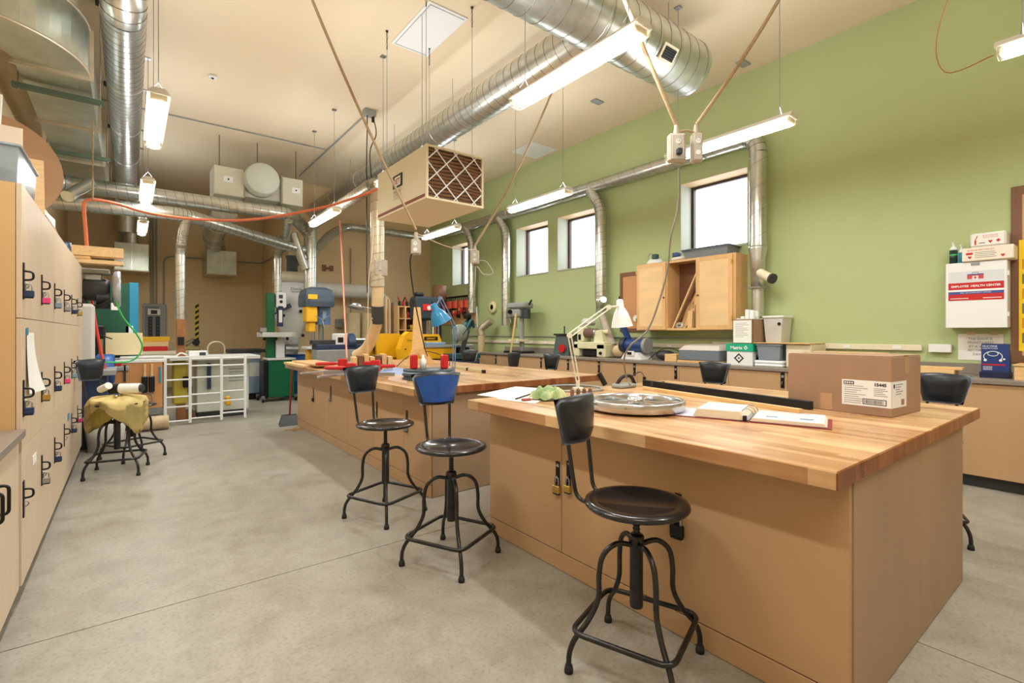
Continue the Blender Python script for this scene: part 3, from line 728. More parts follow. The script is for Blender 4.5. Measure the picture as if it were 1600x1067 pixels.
t = thing('blast_gate', 'dark hose end bending up from a tan pipe left of the wall drill press', 'pipe fitting', (5.9, 8.9, .95))
p = at(752, 520, x=5.9); obj('hose', MB().tube([(p.x, p.y, .0), (p.x, p.y, 1.25)], .075, 16), M_tanhose, t)
obj('elbow', MB().tube(smooth_path([(p.x, p.y, 1.25), (p.x, p.y, 1.38), (p.x+.08, p.y-.12, 1.5), (p.x+.12, p.y-.2, 1.56)], 5), .08, 16), M_galvd, t)
obj('gate_plate', MB().beam((p.x-.1, p.y, 1.42), (p.x-.12, p.y, 1.85), .05, .004), M_lgrey, t)
# tan flexible hose below the pipe at centre
t = thing('flexible_hose', 'thick tan flexible hose hanging below the centre drop pipe', 'hose', (2.7, 6.5, 1.2))
pts = [at(592, 428, y=6.5), at(590, 470, y=6.5), at(589, 500, y=6.55), at(582, 525, y=6.7), at(572, 545, y=6.85), at(556, 556, y=7.0)]
sp_ = smooth_path(pts, 8); n_ = len(sp_)
obj('hose', MB().tube(sp_, [.078+.003*(i % 2) for i in range(n_)], 18), M_tanhose, t)
obj('clamp', MB().cyl(at(590, 478, y=6.5), at(590, 505, y=6.55), .083, 18), M_dark, t)
p = at(592, 418, y=6.5); obj('gate_box', MB().box(p.x-.09, p.y-.09, p.z-.12, p.x+.09, p.y+.09, p.z+.1, .006), M_outlet, t)
# big ribbed hoses on the floor behind the ladder rack
# ================= air cleaner =================
AX0, AX1, AY0, AY1, AZ0, AZ1 = 2.19, 2.835, 4.12, 5.27, 2.56, 3.07
t = thing('air_cleaner', 'cream hanging air cleaner box with a brown pleated filter and white lattice', 'air cleaner', (2.5, 4.7, AZ0))
obj('casing', MB().box(AX0, AY0+.03, AZ0, AX1, AY1, AZ1, .006), M_cream, t)
fr = MB(); w = .02
fr.box(AX0, AY0, AZ0, AX0+w, AY0+.03, AZ1).box(AX1-w, AY0, AZ0, AX1, AY0+.03, AZ1).box(AX0+w, AY0, AZ0, AX1-w, AY0+.03, AZ0+w).box(AX0+w, AY0, AZ1-w, AX1-w, AY0+.03, AZ1)
obj('frame', fr, mat('cream_light', (236, 226, 198), .4), t)
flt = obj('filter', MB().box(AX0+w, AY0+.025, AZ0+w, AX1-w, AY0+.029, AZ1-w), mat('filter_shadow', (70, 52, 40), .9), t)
M_pleat = mat('filter_brown', (150, 112, 82), .9)
for k in range(14):
    z = AZ0+w+.012+k*(AZ1-AZ0-2*w-.02)/13.5; row = [(AX0+w+(AX1-AX0-2*w)*i/16, AY0+.010+.004*math.sin(i*1.1+k*.7), z+.004*math.sin(i*.9+k)) for i in range(17)]
    b = MB(); vs = []; 
    for p in row: vs += [(p[0], p[1], p[2]), (p[0], AY0+.026, p[2]+.012), (p[0], AY0+.026, p[2]-.012)]
    b.add(vs, [f_ for i in range(16) for f_ in ((3*i, 3*i+3, 3*i+4, 3*i+1), (3*i, 3*i+2, 3*i+5, 3*i+3))], False); obj('pleat', b, M_pleat, flt)
lat = MB(); cx_, cz_ = (AX0+AX1)/2, (AZ0+AZ1)/2; hw, hh = (AX1-AX0)/2-w, (AZ1-AZ0)/2-w
for sgn in (-1, 1):
    for k in range(-4, 5):
        # lines z = sgn*s*x + k*step clipped to the frame
        s_ = sgn*1.0; c0 = k*.212; pts = []
        for xx in (-hw, hw):
            z = s_*xx+c0
            if abs(z) <= hh: pts.append((xx, z))
        for zz in (-hh, hh):
            x_ = (zz-c0)/s_
            if abs(x_) < hw: pts.append((x_, zz))
        if len(pts) >= 2:
            a, c_ = pts[0], pts[-1]
            if math.hypot(a[0]-c_[0], a[1]-c_[1]) > .05: obj('lattice_bar', MB().beam((cx_+a[0], AY0+.006+(sgn > 0)*.002, cz_+a[1]), (cx_+c_[0], AY0+.006+(sgn > 0)*.002, cz_+c_[1]), .003, .012, (0, 0, 1)), M_whitepl, flt)
obj('stripe', MB().box(AX0-.002, AY0+.03, AZ0+.02, AX0, AY1-.01, AZ0+.05), mat('brown_red', (136, 72, 58), .5), t)
o = obj('trim_edge', MB().box(AX0-.004, AY0+.0, AZ0, AX0, AY1, AZ0+.014), mat('cream_light', (236, 226, 198), .4), t)
M = frame((AX0-.001, 4.78, 2.86), (0, -1, 0), (0, 0, 1)); M = frame((AX0-.0015, 4.86, 2.80), (0, -1, 0), (0, 0, 1))
lb = obj('brand_label', MB().box(0, 0, 0, .23, .135, .001, 0, M), M_black, t)
obj('label_panel', MB().box(.045, .02, .001, .185, .115, .0018, 0, M), M_whitepl, lb)
text('JET', .075, M @ T(.115, .042, .0022), M_red, lb, bold=.002, align='CENTER', sx=1.15)
lb2 = obj('model_label', MB().box(.01, -.115, 0, .20, -.01, .001, 0, M), mat('label_grey', (206, 198, 180), .6), t)
text('AIR FILTRATION', .02, M @ T(.105, -.045, .0012), M_dark, lb2, align='CENTER'); text('SYSTEM', .018, M @ T(.105, -.075, .0012), M_dark, lb2, align='CENTER')
for (x, y, lb_) in ((AX0+.06, AY0+.12, 'front left'), (AX1-.06, AY0+.12, 'front right'), (AX0+.06, AY1-.12, 'rear left'), (AX1-.06, AY1-.12, 'rear right')):
    u = thing('chain_hanger', 'thin wire and chain holding the '+lb_+' corner of the air cleaner', 'hanger', (x, y, AZ1), 0, 'wires of the air cleaner')
    obj('wire', MB().cyl((x, y, AZ1+.03), (x, y, ZC-.22), .003, 5), M_steel, u)
    obj('eye_bolt', MB().tube([(x+.013*math.cos(a), y, AZ1+.014+.013*math.sin(a)) for a in [2*PI*i/10 for i in range(10)]], .003, 5, closed=True), M_steel, u)
    for k in range(5): b = MB().tube([(x+.008*math.cos(a)*(k % 2), y+.008*math.cos(a)*(1-k % 2), ZC-.03-k*.04+.022*math.sin(a)) for a in [2*PI*i/10 for i in range(10)]], .003, 5, closed=True); obj('link', b, M_dark, u)
    obj('ceiling_hook', MB().cyl((x, y, ZC-.015), (x, y, ZC-.001), .015, 8), M_dark, u)
# ================= unit heater with a drum =================
t = thing('ceiling_fan_unit', 'pale grey ventilation unit with a round drum hanging under the back of the ceiling', 'ventilation unit', (1.8, 9.95, 3.6))
obj('left_box', MB().box(1.10, 9.43, 3.60, 1.55, 9.95, 4.08, .01), mat('unit_cream', (206, 204, 184), .45), t); obj('right_box', MB().box(2.15, 9.43, 3.60, 2.50, 9.95, 4.08, .01), mat('unit_cream', (206, 204, 184), .45), t)
obj('centre_box', MB().box(1.56, 9.50, 3.64, 2.14, 9.95, 4.05, .01), mat('unit_cream', (206, 204, 184), .45), t)
obj('drum', MB().lathe([(.0001, 0), (.25, 0), (.265, .015), (.265, .16), (.275, .17), (.275, .3), (.0001, .3)], 32, frame((1.80, 9.22, 3.93), (1, 0, 0), (0, 0, 1)) @ MX.Rotation(PI, 4, 'X') @ T(0, 0, 0)), mat('pale_grey_green', (196, 200, 186), .45), t)
for x in (1.13, 2.2):
    M = frame((x+.18, 9.428, 3.87), (1, 0, 0), (0, 0, 1)); h = obj('access_plate', MB().box(-.07, -.05, 0, .07, .05, .006, .002, M), M_whitepl, t); obj('knob', MB().cyl(M @ V((0, 0, .006)), M @ V((0, 0, .02)), .014, 10), M_dark, h)
for x in (1.54, 2.13): obj('joint_strip', MB().box(x, 9.42, 3.59, x+.02, 9.96, 4.09), mat('mid_grey2', (150, 148, 134), .5), t)
for x, lb_ in ((1.2, 'left'), (1.78, 'middle'), (2.42, 'right')):
    u = obj('hanger_rod', MB().cyl((x, 9.6, 4.081), (x, 9.6, ZC-.001), .006, 6), M_dark); tag(u, 'dark rod holding the '+lb_+' of the ventilation unit', 'rod', 'rods of the ventilation unit')
# round ducts dropping to the two wall hoods at the back
duct('short round duct under the ventilation unit leading to the right wall hood', [(1.35, 10.1, 3.45), (1.45, 12.6, 3.45), (1.65, 13.7, 3.35), (1.65, 13.7, 2.75)], .2, M_galv, bend=.35, pitch=.25)
def hood(x0, x1, y, z0, z1, lab):
    t = thing('exhaust_hood', lab, 'hood', ((x0+x1)/2, y, z0)); b = MB().box(x0, y, z0, x1, YB-.001, z1, .008); obj('box', b, M_galvsheet, t)
    xm = (x0+x1)/2; obj('standing_seam', MB().box(xm-.008, y-.01, z0+.01, xm+.008, y, z1-.01), M_galv, t)
    obj('edge_flange', MB().box(x0-.01, y-.008, z0-.012, x1+.01, y+.4, z0), M_galvd, t)
    return t
a = at(178, 377, y=13.3); c = at(233, 424, y=13.3); hood(a.x, c.x, 13.3, c.z, a.z, 'bright sheet metal hood box on the far wall above the teal machine')
duct('short galvanised collar duct above the left wall hood', [((a.x+c.x)/2, 13.5, a.z+.01), ((a.x+c.x)/2, 13.5, a.z+.5)], .14, M_galv)
a = at(323, 389, y=13.3); c = at(370, 430, y=13.3); hood(a.x, c.x, 13.3, c.z, a.z, 'bright sheet metal hood box on the far wall right of the small drop pipe')
# white-grey ventilation stack left back
a = at(205, 330, y=13.6)
obj0 = obj('vertical_duct', MB().box(a.x-.22, 13.75, 2.9, a.x+.1, 14.2, ZC-.002, .01), M_greyg); tag(obj0, 'grey rectangular vertical duct on the far left wall behind the hood', 'duct')
# ================= conduits =================
def pipe(name, pts, r, m, lab, cat, group=None, n=8, rad=.06):
    o = obj(name, MB().tube(round_path(pts, rad, 4), r, n), m); tag(o, lab, cat, group); return o
zc = ZC-.015
a = at(500, 232, z=zc); b_ = at(262, 183, z=zc); yj = a.y
jx = at(577, 174, z=zc)
pipe('conduit', [(jx.x, jx.y, zc), (jx.x, 11.0, zc)], .014, M_greyg, 'grey conduit running back along the ceiling from the junction box', 'conduit')
pipe('conduit', [(-.5, yj, zc), (jx.x-.02, yj, zc)], .010, M_greyg, 'thin grey conduit crossing the ceiling from the left', 'conduit')
o = obj('junction_box', MB().box(jx.x-.09, jx.y-.06, ZC-.09, jx.x+.09, jx.y+.06, ZC-.001, .006), M_greyg); tag(o, 'grey junction box on the ceiling with two black cords', 'junction box')
for k, (dx, lab) in enumerate([(-.04, 'straight black cord hanging from the ceiling junction box'), (.05, 'wavy black cord with a plug hanging from the ceiling junction box')]):
    x = jx.x+dx; o = obj('power_cord', MB().tube(smooth_path([(x, jx.y-.02, ZC-.09), (x+k*.05, jx.y-.02, 4.3), (x-k*.04, jx.y, 4.0), (x, jx.y, 3.4), (x, jx.y, 2.5), (x+.01, jx.y, 1.9)], 5), .008, 6), M_black); tag(o, lab, 'cord')
    if k: obj('plug', MB().cyl((x, jx.y-.02, ZC-.17), (x, jx.y-.02, ZC-.10), .022, 10), M_black, o)
for k, (px) in enumerate([235.5, 239.5, 244.5]):
    a = at(px, 400, y=YB-.03); pipe('conduit', [(a.x, YB-.03, 1.95), (a.x, YB-.03, ZC-.01)], .016, M_greyg, ['leftmost','middle','rightmost'][k]+' of the three vertical grey conduits above the electrical panel', 'conduit', 'conduits above the electrical panel')
a = at(256, 470, y=YB-.03); c = at(408, 396, y=YB-.03)
pipe('conduit', [(a.x, YB-.03, 1.95), (a.x, YB-.03, 3.12), (XB-.03, YB-.03, 3.12), (XB-.03, YN+.2, 3.12)], .016, M_greyg, 'bent grey conduit rising from the panel and running along the far wall', 'conduit', rad=.18)
# ================= lockers on the left =================
XF = -.40
ORD = ['nearest', 'second nearest', 'third nearest', 'fourth nearest', 'fifth nearest', 'farthest']
ROWN = ['lower', 'middle', 'upper']; ZR = [.105, .743, 1.369, 2.005]
M_lockfl = M_maple
lock_spec = {}
def dhasp(y, z, parent, s=1.0):
    """black strip with a D handle standing out of the door"""
    M = frame((XF, y, z), (0, 1, 0), (0, 0, 1)) 
    h = obj('hasp', MB().box(XF+.0005, y-.014, z-.10, XF+.005, y+.014, z+.075, .001), M_black, parent)
    pth = round_path([(XF+.004, y, z+.035), (XF+.036, y, z+.032), (XF+.036, y, z-.006), (XF+.004, y, z-.008)], .02, 5)
    obj('handle', MB().tube(pth, .0048, 8), M_black, h)
    obj('eye', MB().tube([(XF+.004+.016*math.sin(a), y, z-.035+.014*math.cos(a)) for a in [PI*i/8 for i in range(9)]], .003, 6), M_steel, h)
    return h
mats_lock = [M_greyblue, M_steel, M_navy, M_brass, M_navy, mat('pink_lock', (226, 70, 130), .4)]
for c in range(6):
    y0 = 3.25+.62*c; y1 = y0+.62
    t = thing('locker_column', ORD[c]+' three-door column of the pale maple lockers on the left', 'locker', (-.7, (y0+y1)/2, 0), 0, 'maple locker columns')
    obj('body', MB().box(XL+.002, y0+.002, .09, XF-.022, y1-.002, 2.005), M_lockside, t)
    obj('toe_kick', MB().box(XL+.002, y0+.002, 0, XF-.045, y1-.002, .09), M_dark, t)
    for r in range(3):
        d = obj('door', MB().box(XF-.02, y0+.0022, ZR[r]+.0018, XF, y1-.0022, ZR[r+1]-.0018, .0012), M_maple, t)
        z = {2: 1.56, 1: 1.02, 0: .52}[r]
        if r == 1: z = 1.00
        dhasp(y0+.035, z, d)
        lm = mats_lock[(c+r*2) % 6]
        has = not (r == 0 and c in (0, 3)) and not (r == 1 and c == 5)
        if has:
            M = frame((XF+.012, y0+.035, z-.055), (0, 1, 0), (0, 0, 1)) if False else frame((XF+.020, y0+.035, z-.050), (1, 0, 0), (0, 0, 1))
            nm = {id(M_greyblue): 'grey-blue', id(M_steel): 'silver', id(M_navy): 'dark blue', id(M_brass): 'brass'}.get(id(lm), 'pink')
            padlock(M, lm, '%s padlock on the %s door of the %s locker column' % (nm, ROWN[r], ORD[c]), 'padlocks on the lockers', .95, .006)
# note sheet and blue tape
p = at(52, 520, x=XF+.003)
o = obj('note_sheet', MB().grid(lambda u, v: (XF+.004+.035*(1-v)**2*(.3+u), 3.36+.23*u, 1.0+.30*v), 6, 8), M_paper); tag(o, 'white paper sheet taped to the nearest middle locker door', 'paper')
obj('tape', MB().box(XF+.002, 3.36, 1.29, XF+.006, 3.40, 1.325), M_gteal, o)
for (px, py, lb) in ((107, 651, 'blue tape patch on a farther middle locker door'),):
    p = at(px, py, x=XF+.001); o = obj('tape_patch', MB().box(XF+.001, p.y-.07, p.z-.028, XF+.003, p.y+.07, p.z+.028), M_gteal); tag(o, lb, 'tape')
p = at(53, 719, x=XF+.001); o = obj('label_sticker', MB().box(XF+.001, p.y-.05, p.z-.02, XF+.003, p.y+.08, p.z+.03), M_paper); tag(o, 'small white sticker on the nearest lower locker door', 'sticker')
# near base cabinet with its grey top
t = thing('base_cabinet', 'maple base cabinet with bar handles in the left foreground', 'cabinet', (-.7, 2.4, 0))
obj('body', MB().box(XL+.002, .6, .09, XF-.03, 3.24, .81), M_lockside, t)
obj('toe_kick', MB().box(XL+.002, .6, 0, XF-.06, 3.24, .09), M_dark, t)
ed = [3.238, 2.62, 2.0, 1.4, .8]
for k in range(4):
    d = obj('door', MB().box(XF-.028, ed[k+1]+.002, .10, XF-.008, ed[k]-.002, .80, .0012), M_maple, t)
    y = ed[k+1]+.06 if k % 2 == 0 else ed[k]-.06
    obj('handle', MB().tube(round_path([(XF-.008, y, .715), (XF+.035, y, .715), (XF+.035, y, .605), (XF-.008, y, .605)], .018, 5), .006, 8), M_black, d)
o = obj('cabinet_top', MB().box(XL+.002, .6, .811, XF+.015, 3.243, .848, .003), M_counter); tag(o, 'grey top of the maple base cabinet in the left foreground', 'countertop')
# ---- things on top of the lockers ----
ZT = 2.006
def tub(x0, x1, y0, y1, z, h, lab, lid=False, mm=None, tp=.03):
    t = thing('plastic_bin', lab, 'bin', ((x0+x1)/2, (y0+y1)/2, z)); mm = mm or M_bin; b = MB(); w = .004
    rA = lambda q, zz: [(x0+q, y0+q, zz), (x1-q, y0+q, zz), (x1-q, y1-q, zz), (x0+q, y1-q, zz)]
    b.loft([rA(tp+w, z+.004), rA(w, z+h), rA(0, z+h), rA(tp, z+.0005)], False, caps=False)
    b.add(rA(tp, z+.0006), [(0, 1, 2, 3)], False); obj('tub', b, mm, t)
    obj('rim', MB().tube([V(p) for p in rA(-.004, z+h)], .008, 6, closed=True), mm, t)
    if lid: obj('lid', MB().box(x0-.02, y0-.02, z+h+.008, x1+.02, y1+.02, z+h+.025, .006), lid, t)
    return t
t = tub(-1.0, -.41, 3.26, 3.80, ZT, .175, 'clear plastic bin of clutter on top of the nearest locker', tp=.008)
for k in range(7): obj('scrap', MB().box(-.93+.07*k, 3.32, ZT+.02, -.88+.07*k, 3.74, ZT+.08+.02*(k % 3), .004, None), [M_blue, M_pine, M_greyg, M_white][k % 4], t)
o = obj('cardboard_disc', MB().lathe([(.0001, -.012), (.345, -.012), (.345, .012), (.0001, .012)], 48, frame((-.69, 4.45, ZT+.35), (.97, .25, 0), (0, .12, .98)), smooth=False), mat('brown_card', (182, 146, 112), .75, var=.06)); tag(o, 'large round brown board standing on the lockers behind the clear bin', 'board')
def sheet(c, w, h, ex, ey, th, mm, lab, name, cat='board'):
    M = frame(c, ex, ey); o = obj(name, MB().box(-w/2, 0, -th/2, w/2, h, th/2, .002, M), mm); tag(o, lab, cat); return o
sheet((-.80, 3.90, ZT+.01), .46, .62, (.95, -.2, 0), (0, .12, .98), .012, M_paper, 'tall white board leaning behind the clear bin on the lockers', 'foam_board')
sheet((-.72, 3.84, ZT+.01), .50, .44, (.95, .12, 0), (0, .08, .98), .012, mat('cream_board', (232, 216, 196), .6), 'cream board leaning just behind the clear bin on the lockers', 'foam_board')
sheet((-.50, 4.05, ZT+.01), .2, .33, (.95, .2, 0), (-.2, .1, .95), .02, M_pine, 'small pale wooden board leaning at the right of the round board', 'wood_board')
o = obj('wood_block', MB().box(-.62, 4.32, ZT, -.42, 4.92, ZT+.05, .004), M_card); tag(o, 'flat brown carton with a torn end on the second locker', 'box')
o = obj('drawer_tray', MB().box(-.75, 4.32, ZT+.051, -.45, 4.9, ZT+.12, .006), M_pine); tag(o, 'shallow wooden tray lying on the flat brown carton', 'tray')
obj('tray_end', MB().box(-.46, 4.315, ZT+.051, -.444, 4.905, ZT+.125, .003), M_paper, o)
o = obj('plastic_jug', MB().lathe([(.0001, 0), (.09, 0), (.1, .02), (.1, .16), (.05, .22), (.035, .24), (.035, .28), (.0001, .28)], 18, T(-.55, 5.15, ZT)), M_whitepl); tag(o, 'white plastic jug on the third locker', 'jug')
o = obj('wood_strip', MB().beam((-.46, 4.95, ZT+.02), (-.46, 6.2, ZT+.02), .05, .03), M_walnut); tag(o, 'narrow brown strip of wood lying along the locker edge', 'wood')
o = obj('paper_stack', MB().box(-.75, 6.25, ZT, -.45, 6.9, ZT+.09, .004), M_paper); tag(o, 'white paper stack on the farthest locker', 'paper')
p = at(106, 380, x=-.42); o = obj('blue_can', MB().lathe([(.0001, 0), (.05, 0), (.05, .12), (.0001, .12)], 16, T(-.47, 6.05, ZT)), M_navy); tag(o, 'small dark blue can on the fifth locker', 'can')
a = at(128, 418, y=7.05); c = at(193, 402, y=7.05)
t = thing('shelf_boards', 'stack of pale boards sticking out beyond the end of the lockers', 'boards', (a.x+.1, 7.05, 1.9))
obj('board', MB().box(-.85, 6.98, 2.13, c.x, 7.12, 2.235, .003), M_pineY, t); obj('board', MB().box(-.85, 6.99, 2.095, c.x-.28, 7.13, 2.127, .002), M_oak, t); obj('board', MB().box(-.85, 6.98, 2.05, c.x, 7.14, 2.092, .003), M_pineY, t)
obj('bracket', MB().box(-.86, 6.985, 1.9, -.6, 7.13, 2.05, .004), M_greyg, t)
# ================= machines at the end of the lockers =================
def gear(name, lab, cat, loc): return thing(name, lab, cat, loc)
# radial arm head on a stand
t = gear('radial_saw', 'grey machine with a big round guard just past the lockers', 'saw', (-.3, 7.6, 0))
obj('guard', MB().lathe([(.0001, 0), (.15, .0), (.205, .02), (.215, .06), (.205, .08), (.0001, .08)], 28, frame((-.16, 7.5, 1.82), (0, 1, 0), (0, 0, 1)) @ T(0, 0, 0)), mat('pale_guard', (190, 194, 204), .35, .3), t)
obj('motor', MB().lathe([(.0001, 0), (.12, 0), (.13, .02), (.13, .2), (.11, .24), (.0001, .24)], 22, frame((-.42, 7.5, 1.80), (0, 1, 0), (0, 0, 1))), M_dark, t)
obj('gear_head', MB().cyl((-.30, 7.5, 1.70), (-.18, 7.5, 1.7), .12, 20), M_blackpl, t)
obj('arm', MB().box(-.60, 7.42, 1.98, -.18, 7.6, 2.04, .01), M_greyg, t)
obj('yoke', MB().box(-.4, 7.44, 1.9, -.25, 7.58, 1.98, .01), M_steel, t)
obj('handle', MB().tube(smooth_path([(-.45, 7.45, 1.72), (-.36, 7.4, 1.6), (-.24, 7.36, 1.62), (-.18, 7.35, 1.68)], 5), .025, 10), M_blackpl, t)
obj('column', MB().cyl((-.58, 7.55, .5), (-.58, 7.55, 2.0), .05, 16), M_dark, t)
obj('table', MB().box(-.80, 7.15, .82, -.12, 7.95, .88, .006), M_greyg, t)
obj('stand', MB().box(-.72, 7.25, 0, -.2, 7.85, .82, .01), M_navy, t)
obj('apron', MB().box(-.46, 7.10, .98, -.30, 7.2, 1.62, .03), M_lgrey, t)
# large green machine (wide belt / bandsaw) with a blue edge
a = at(192, 455, y=9.0); 
t = gear('bandsaw', 'large dark green bandsaw with a teal edge past the lockers', 'bandsaw', (-.2, 9.2, 0))
xr_ = at(214, 470, y=9.0).x; xe = at(201, 470, y=9.0).x; xL_ = at(148, 470, y=9.0).x
prof = [(xL_-.1, 1.35), (xL_-.1, 1.98), (xe, 2.0), (xe, 0), (xL_+.05, 0), (xL_+.05, .9), (xe-.28, .9), (xe-.28, 1.3)]
Mf = frame((0, 9.25, 0), (1, 0, 0), (0, 0, 1))
obj('frame', MB().prism(prof, 0, .35, Mf), M_gdark, t)
obj('spine', MB().box(xe+.001, 8.92, 0, xr_+.02, 9.26, 2.02, .01), M_gteal, t)
obj('upper_guide', MB().cyl((xL_+.38, 8.95, 1.5), (xL_+.38, 8.95, 1.06), .012, 8).box(xL_+.33, 8.92, 1.18, xL_+.43, 8.98, 1.28, .008).box(xL_+.3, 8.93, 1.10, xL_+.5, 8.97, 1.12), M_blackpl, t)
obj('guide_block', MB().box(xL_+.335, 8.9, 1.28, xL_+.425, 8.94, 1.4, .006), M_whitepl, t)
obj('table', MB().box(xL_-.1, 8.7, .90, xe-.02, 9.3, .95, .006), M_greyg, t)
obj('label_plate', MB().box(xL_+.18, 8.895, 1.62, xL_+.26, 8.90, 1.72), M_paper, t)
obj('fence', MB().box(xL_-.05, 8.72, .951, xe-.15, 8.82, 1.0, .004), M_red, t)
t = gear('drill_press', 'small dark drill press on a side table beside the green bandsaw', 'drill press', (-.35, 8.55, .9))
p = at(150, 520, y=8.5)
obj('base', MB().box(p.x-.1, 8.35, .86, p.x+.22, 8.6, .9, .01), M_blackpl, t); obj('column', MB().cyl((p.x+.0, 8.5, .9), (p.x+.0, 8.5, 1.4), .03, 12), M_black, t)
obj('head', MB().box(p.x-.08, 8.4, 1.22, p.x+.10, 8.56, 1.4, .02), M_blackpl, t); obj('handle', MB().cyl((p.x+.02, 8.38, 1.28), (p.x+.17, 8.36, 1.22), .008, 6), M_black, t)
t = gear('side_table', 'low grey table carrying tools beside the green bandsaw', 'table', (-.3, 8.5, 0))
obj('top', MB().box(-.72, 8.25, .80, .0, 8.85, .858, .006), M_greyg, t)
for x in (-.68, -.06):
    for y in (8.3, 8.8): obj('leg', MB().box(x, y, 0, x+.04, y+.04, .80), M_dark, t)
o = obj('red_tool_tray', MB().box(-.5, 8.27, .859, -.08, 8.36, .90, .01), M_red); tag(o, 'low red tray on the grey side table', 'tray')
a = at(172, 500, y=8.80); o = obj('cream_plate', MB().box(a.x-.05, 8.78, .99, a.x+.36, 8.80, 1.30, .003), mat('cream_plate', (224, 210, 168), .6)); tag(o, 'square cream plate on the bandsaw table in front of the green frame', 'plate')
# red hose and green hose
def hose(name, pts, r, m, lab, cat='hose', k=8, n=8):
    o = obj(name, MB().tube(smooth_path(pts, k), r, n), m); tag(o, lab, cat); return o
hose('air_hose', [at(137, 402, y=7.3), at(133, 350, y=7.25), at(131, 322, y=7.2), at(136, 313, y=7.2), at(150, 312, y=7.25), at(185, 319, y=7.4), at(235, 333, y=7.6), at(300, 342, y=7.7), at(380, 344, y=7.6), at(450, 335, y=7.3), at(520, 320, y=6.9), at(590, 296, y=6.2)], .018, M_orange, 'orange air hose looping from the shelf boards across to the air cleaner')
hose('air_hose', [at(143, 466, y=7.7), at(150, 510, y=7.65), at(158, 550, y=7.6), at(165, 580, y=7.5)], .016, mat('red_hose', (222, 66, 48), .5), 'red hose hanging down beside the green bandsaw')
hose('green_hose', [at(175, 452, y=7.35), at(190, 492, y=7.4), at(212, 520, y=7.5), at(222, 540, y=7.6), at(216, 556, y=7.6), at(200, 565, y=7.6), at(170, 566, y=7.5), at(148, 565, y=7.5)], .009, mat('bright_green', (60, 200, 90), .5), 'bright green air hose looping in front of the teal machine edge')
# hose reel / fan
t = gear('blower_fan', 'blue round floor fan behind the apron stool', 'fan', (-.1, 7.9, 0))
p = at(150, 580, y=8.0); 
obj('housing', MB().lathe([(.17, 0), (.19, .02), (.19, .16), (.17, .18), (.12, .18), (.12, .16), (.165, .15), (.165, .02)], 24, frame((p.x, 8.0, p.z+.02), (0, 1, 0), (0, 0, 1))), M_blue, t)
g = MB(); 
for k in range(4): g.tube([(p.x+.0+.18, 8.0+(.04+.035*k)*math.cos(a), p.z+.02+(.04+.035*k)*math.sin(a)) for a in [2*PI*i/20 for i in range(20)]], .003, 5, closed=True)
x_ = obj('guard_rings', g, M_black, t); x_['kind'] = 'stuff'
obj('stand', MB().box(p.x-.02, 7.85, 0, p.x+.25, 8.15, .56, .02), mat('royal_blue', (20, 60, 140), .5), t)
# aprons and clutter on stool by the lockers
sx, sy = STL; ST = .65+.008
def drape(u, v):
    a = 2*PI*u; r = .01+.24*v*1.25; rr = min(r, .208+.02*math.sin(3*a)+.0)
    over = max(0, r-.205)
    z = ST+.045*(1-v)*(.6+.4*math.sin(5*a+1))+.022-(over*2.6*(.2+.9*abs(math.sin(a+2.234))**2) if over > 0 else 0)
    q = rr+.012*math.sin(9*a)*(v > .7)+.012
    return (sx+q*math.cos(a), sy+q*math.sin(a), z+.012*math.sin(7*a+4*v))
M_apron = mat('yellow_cloth', (214, 194, 128), .85, var=.1, scale=8, bump=.2)
o = obj('apron_pile', MB().grid(drape, 48, 14, .006), M_apron); tag(o, 'yellow-tan cloth aprons heaped over the seat of the stool by the lockers', 'cloth')
t = thing('spray_can', 'black and white can lying on the yellow aprons', 'can', (sx, sy, ST+.08))
obj('body', MB().cyl((sx+.02, sy-.02, ST+.125), (sx+.17, sy-.09, ST+.125), .045, 18), M_paper, t); obj('cap', MB().cyl((sx-.05, sy+.012, ST+.125), (sx+.02, sy-.02, ST+.125), .048, 18), M_black, t); obj('band', MB().cyl((sx+.17, sy-.09, ST+.125), (sx+.19, sy-.1, ST+.125), .036, 18), M_dark, t)
o = obj('paper_roll', MB().cyl((sx-.12, sy+.03, ST+.12), (sx-.06, sy-.06, ST+.16), .032, 14), M_paper); tag(o, 'white paper roll on the yellow aprons beside the can', 'paper')
t = thing('shop_bucket', 'pale bin full of rags under the stool by the lockers', 'bucket', (sx-.12, sy+1.2, 0))
obj('bucket', MB().lathe([(.0001, 0), (.15, 0), (.19, .38), (.175, .38), (.14, .02), (.0001, .02)], 24, T(sx-.12, sy+1.2, 0)), M_lgrey, t); obj('rags', MB().ball((sx-.12, sy+1.2, .36), .17, 14, (1, 1, .45)), M_paper, t)
# second stool behind that one
make_stool(sx+.12, sy+.62, bdir(.2, 1), .5, 'second dark steel stool half hidden behind the apron stool', sz=.55, back=False)
# ================= ladder rack, table saw, board with brushes =================
LY = 8.35
t = thing('white_ladder_rack', 'white tubular ladder-like rack standing on edge in front of the saw', 'rack', (.9, LY, 0)); M_wm = M_white
top = .97
xsr = [at(257, 600, y=LY).x, at(317, 600, y=LY).x, at(361, 600, y=LY+.02).x, at(383, 600, y=LY).x]
xsr = [.385, .80, 1.18, 1.50] if False else [at(258, 600, y=LY).x, at(297, 600, y=LY).x, at(346, 600, y=LY).x, at(383, 600, y=LY).x]
for x in xsr: obj('upright', MB().box(x-.018, LY-.012, .02, x+.018, LY+.012, top, .004), M_wm, t)
for i, zs in enumerate([(.06, .26, .40, .64, .86, .955), (.08, .28, .42, .66, .83, .93), (.12, .3, .44, .66, .82, .93)]):
    for z in zs: obj('rung', MB().tube([(xsr[i], LY, z), (xsr[i+1], LY, z)], .012, 8), M_wm, t)
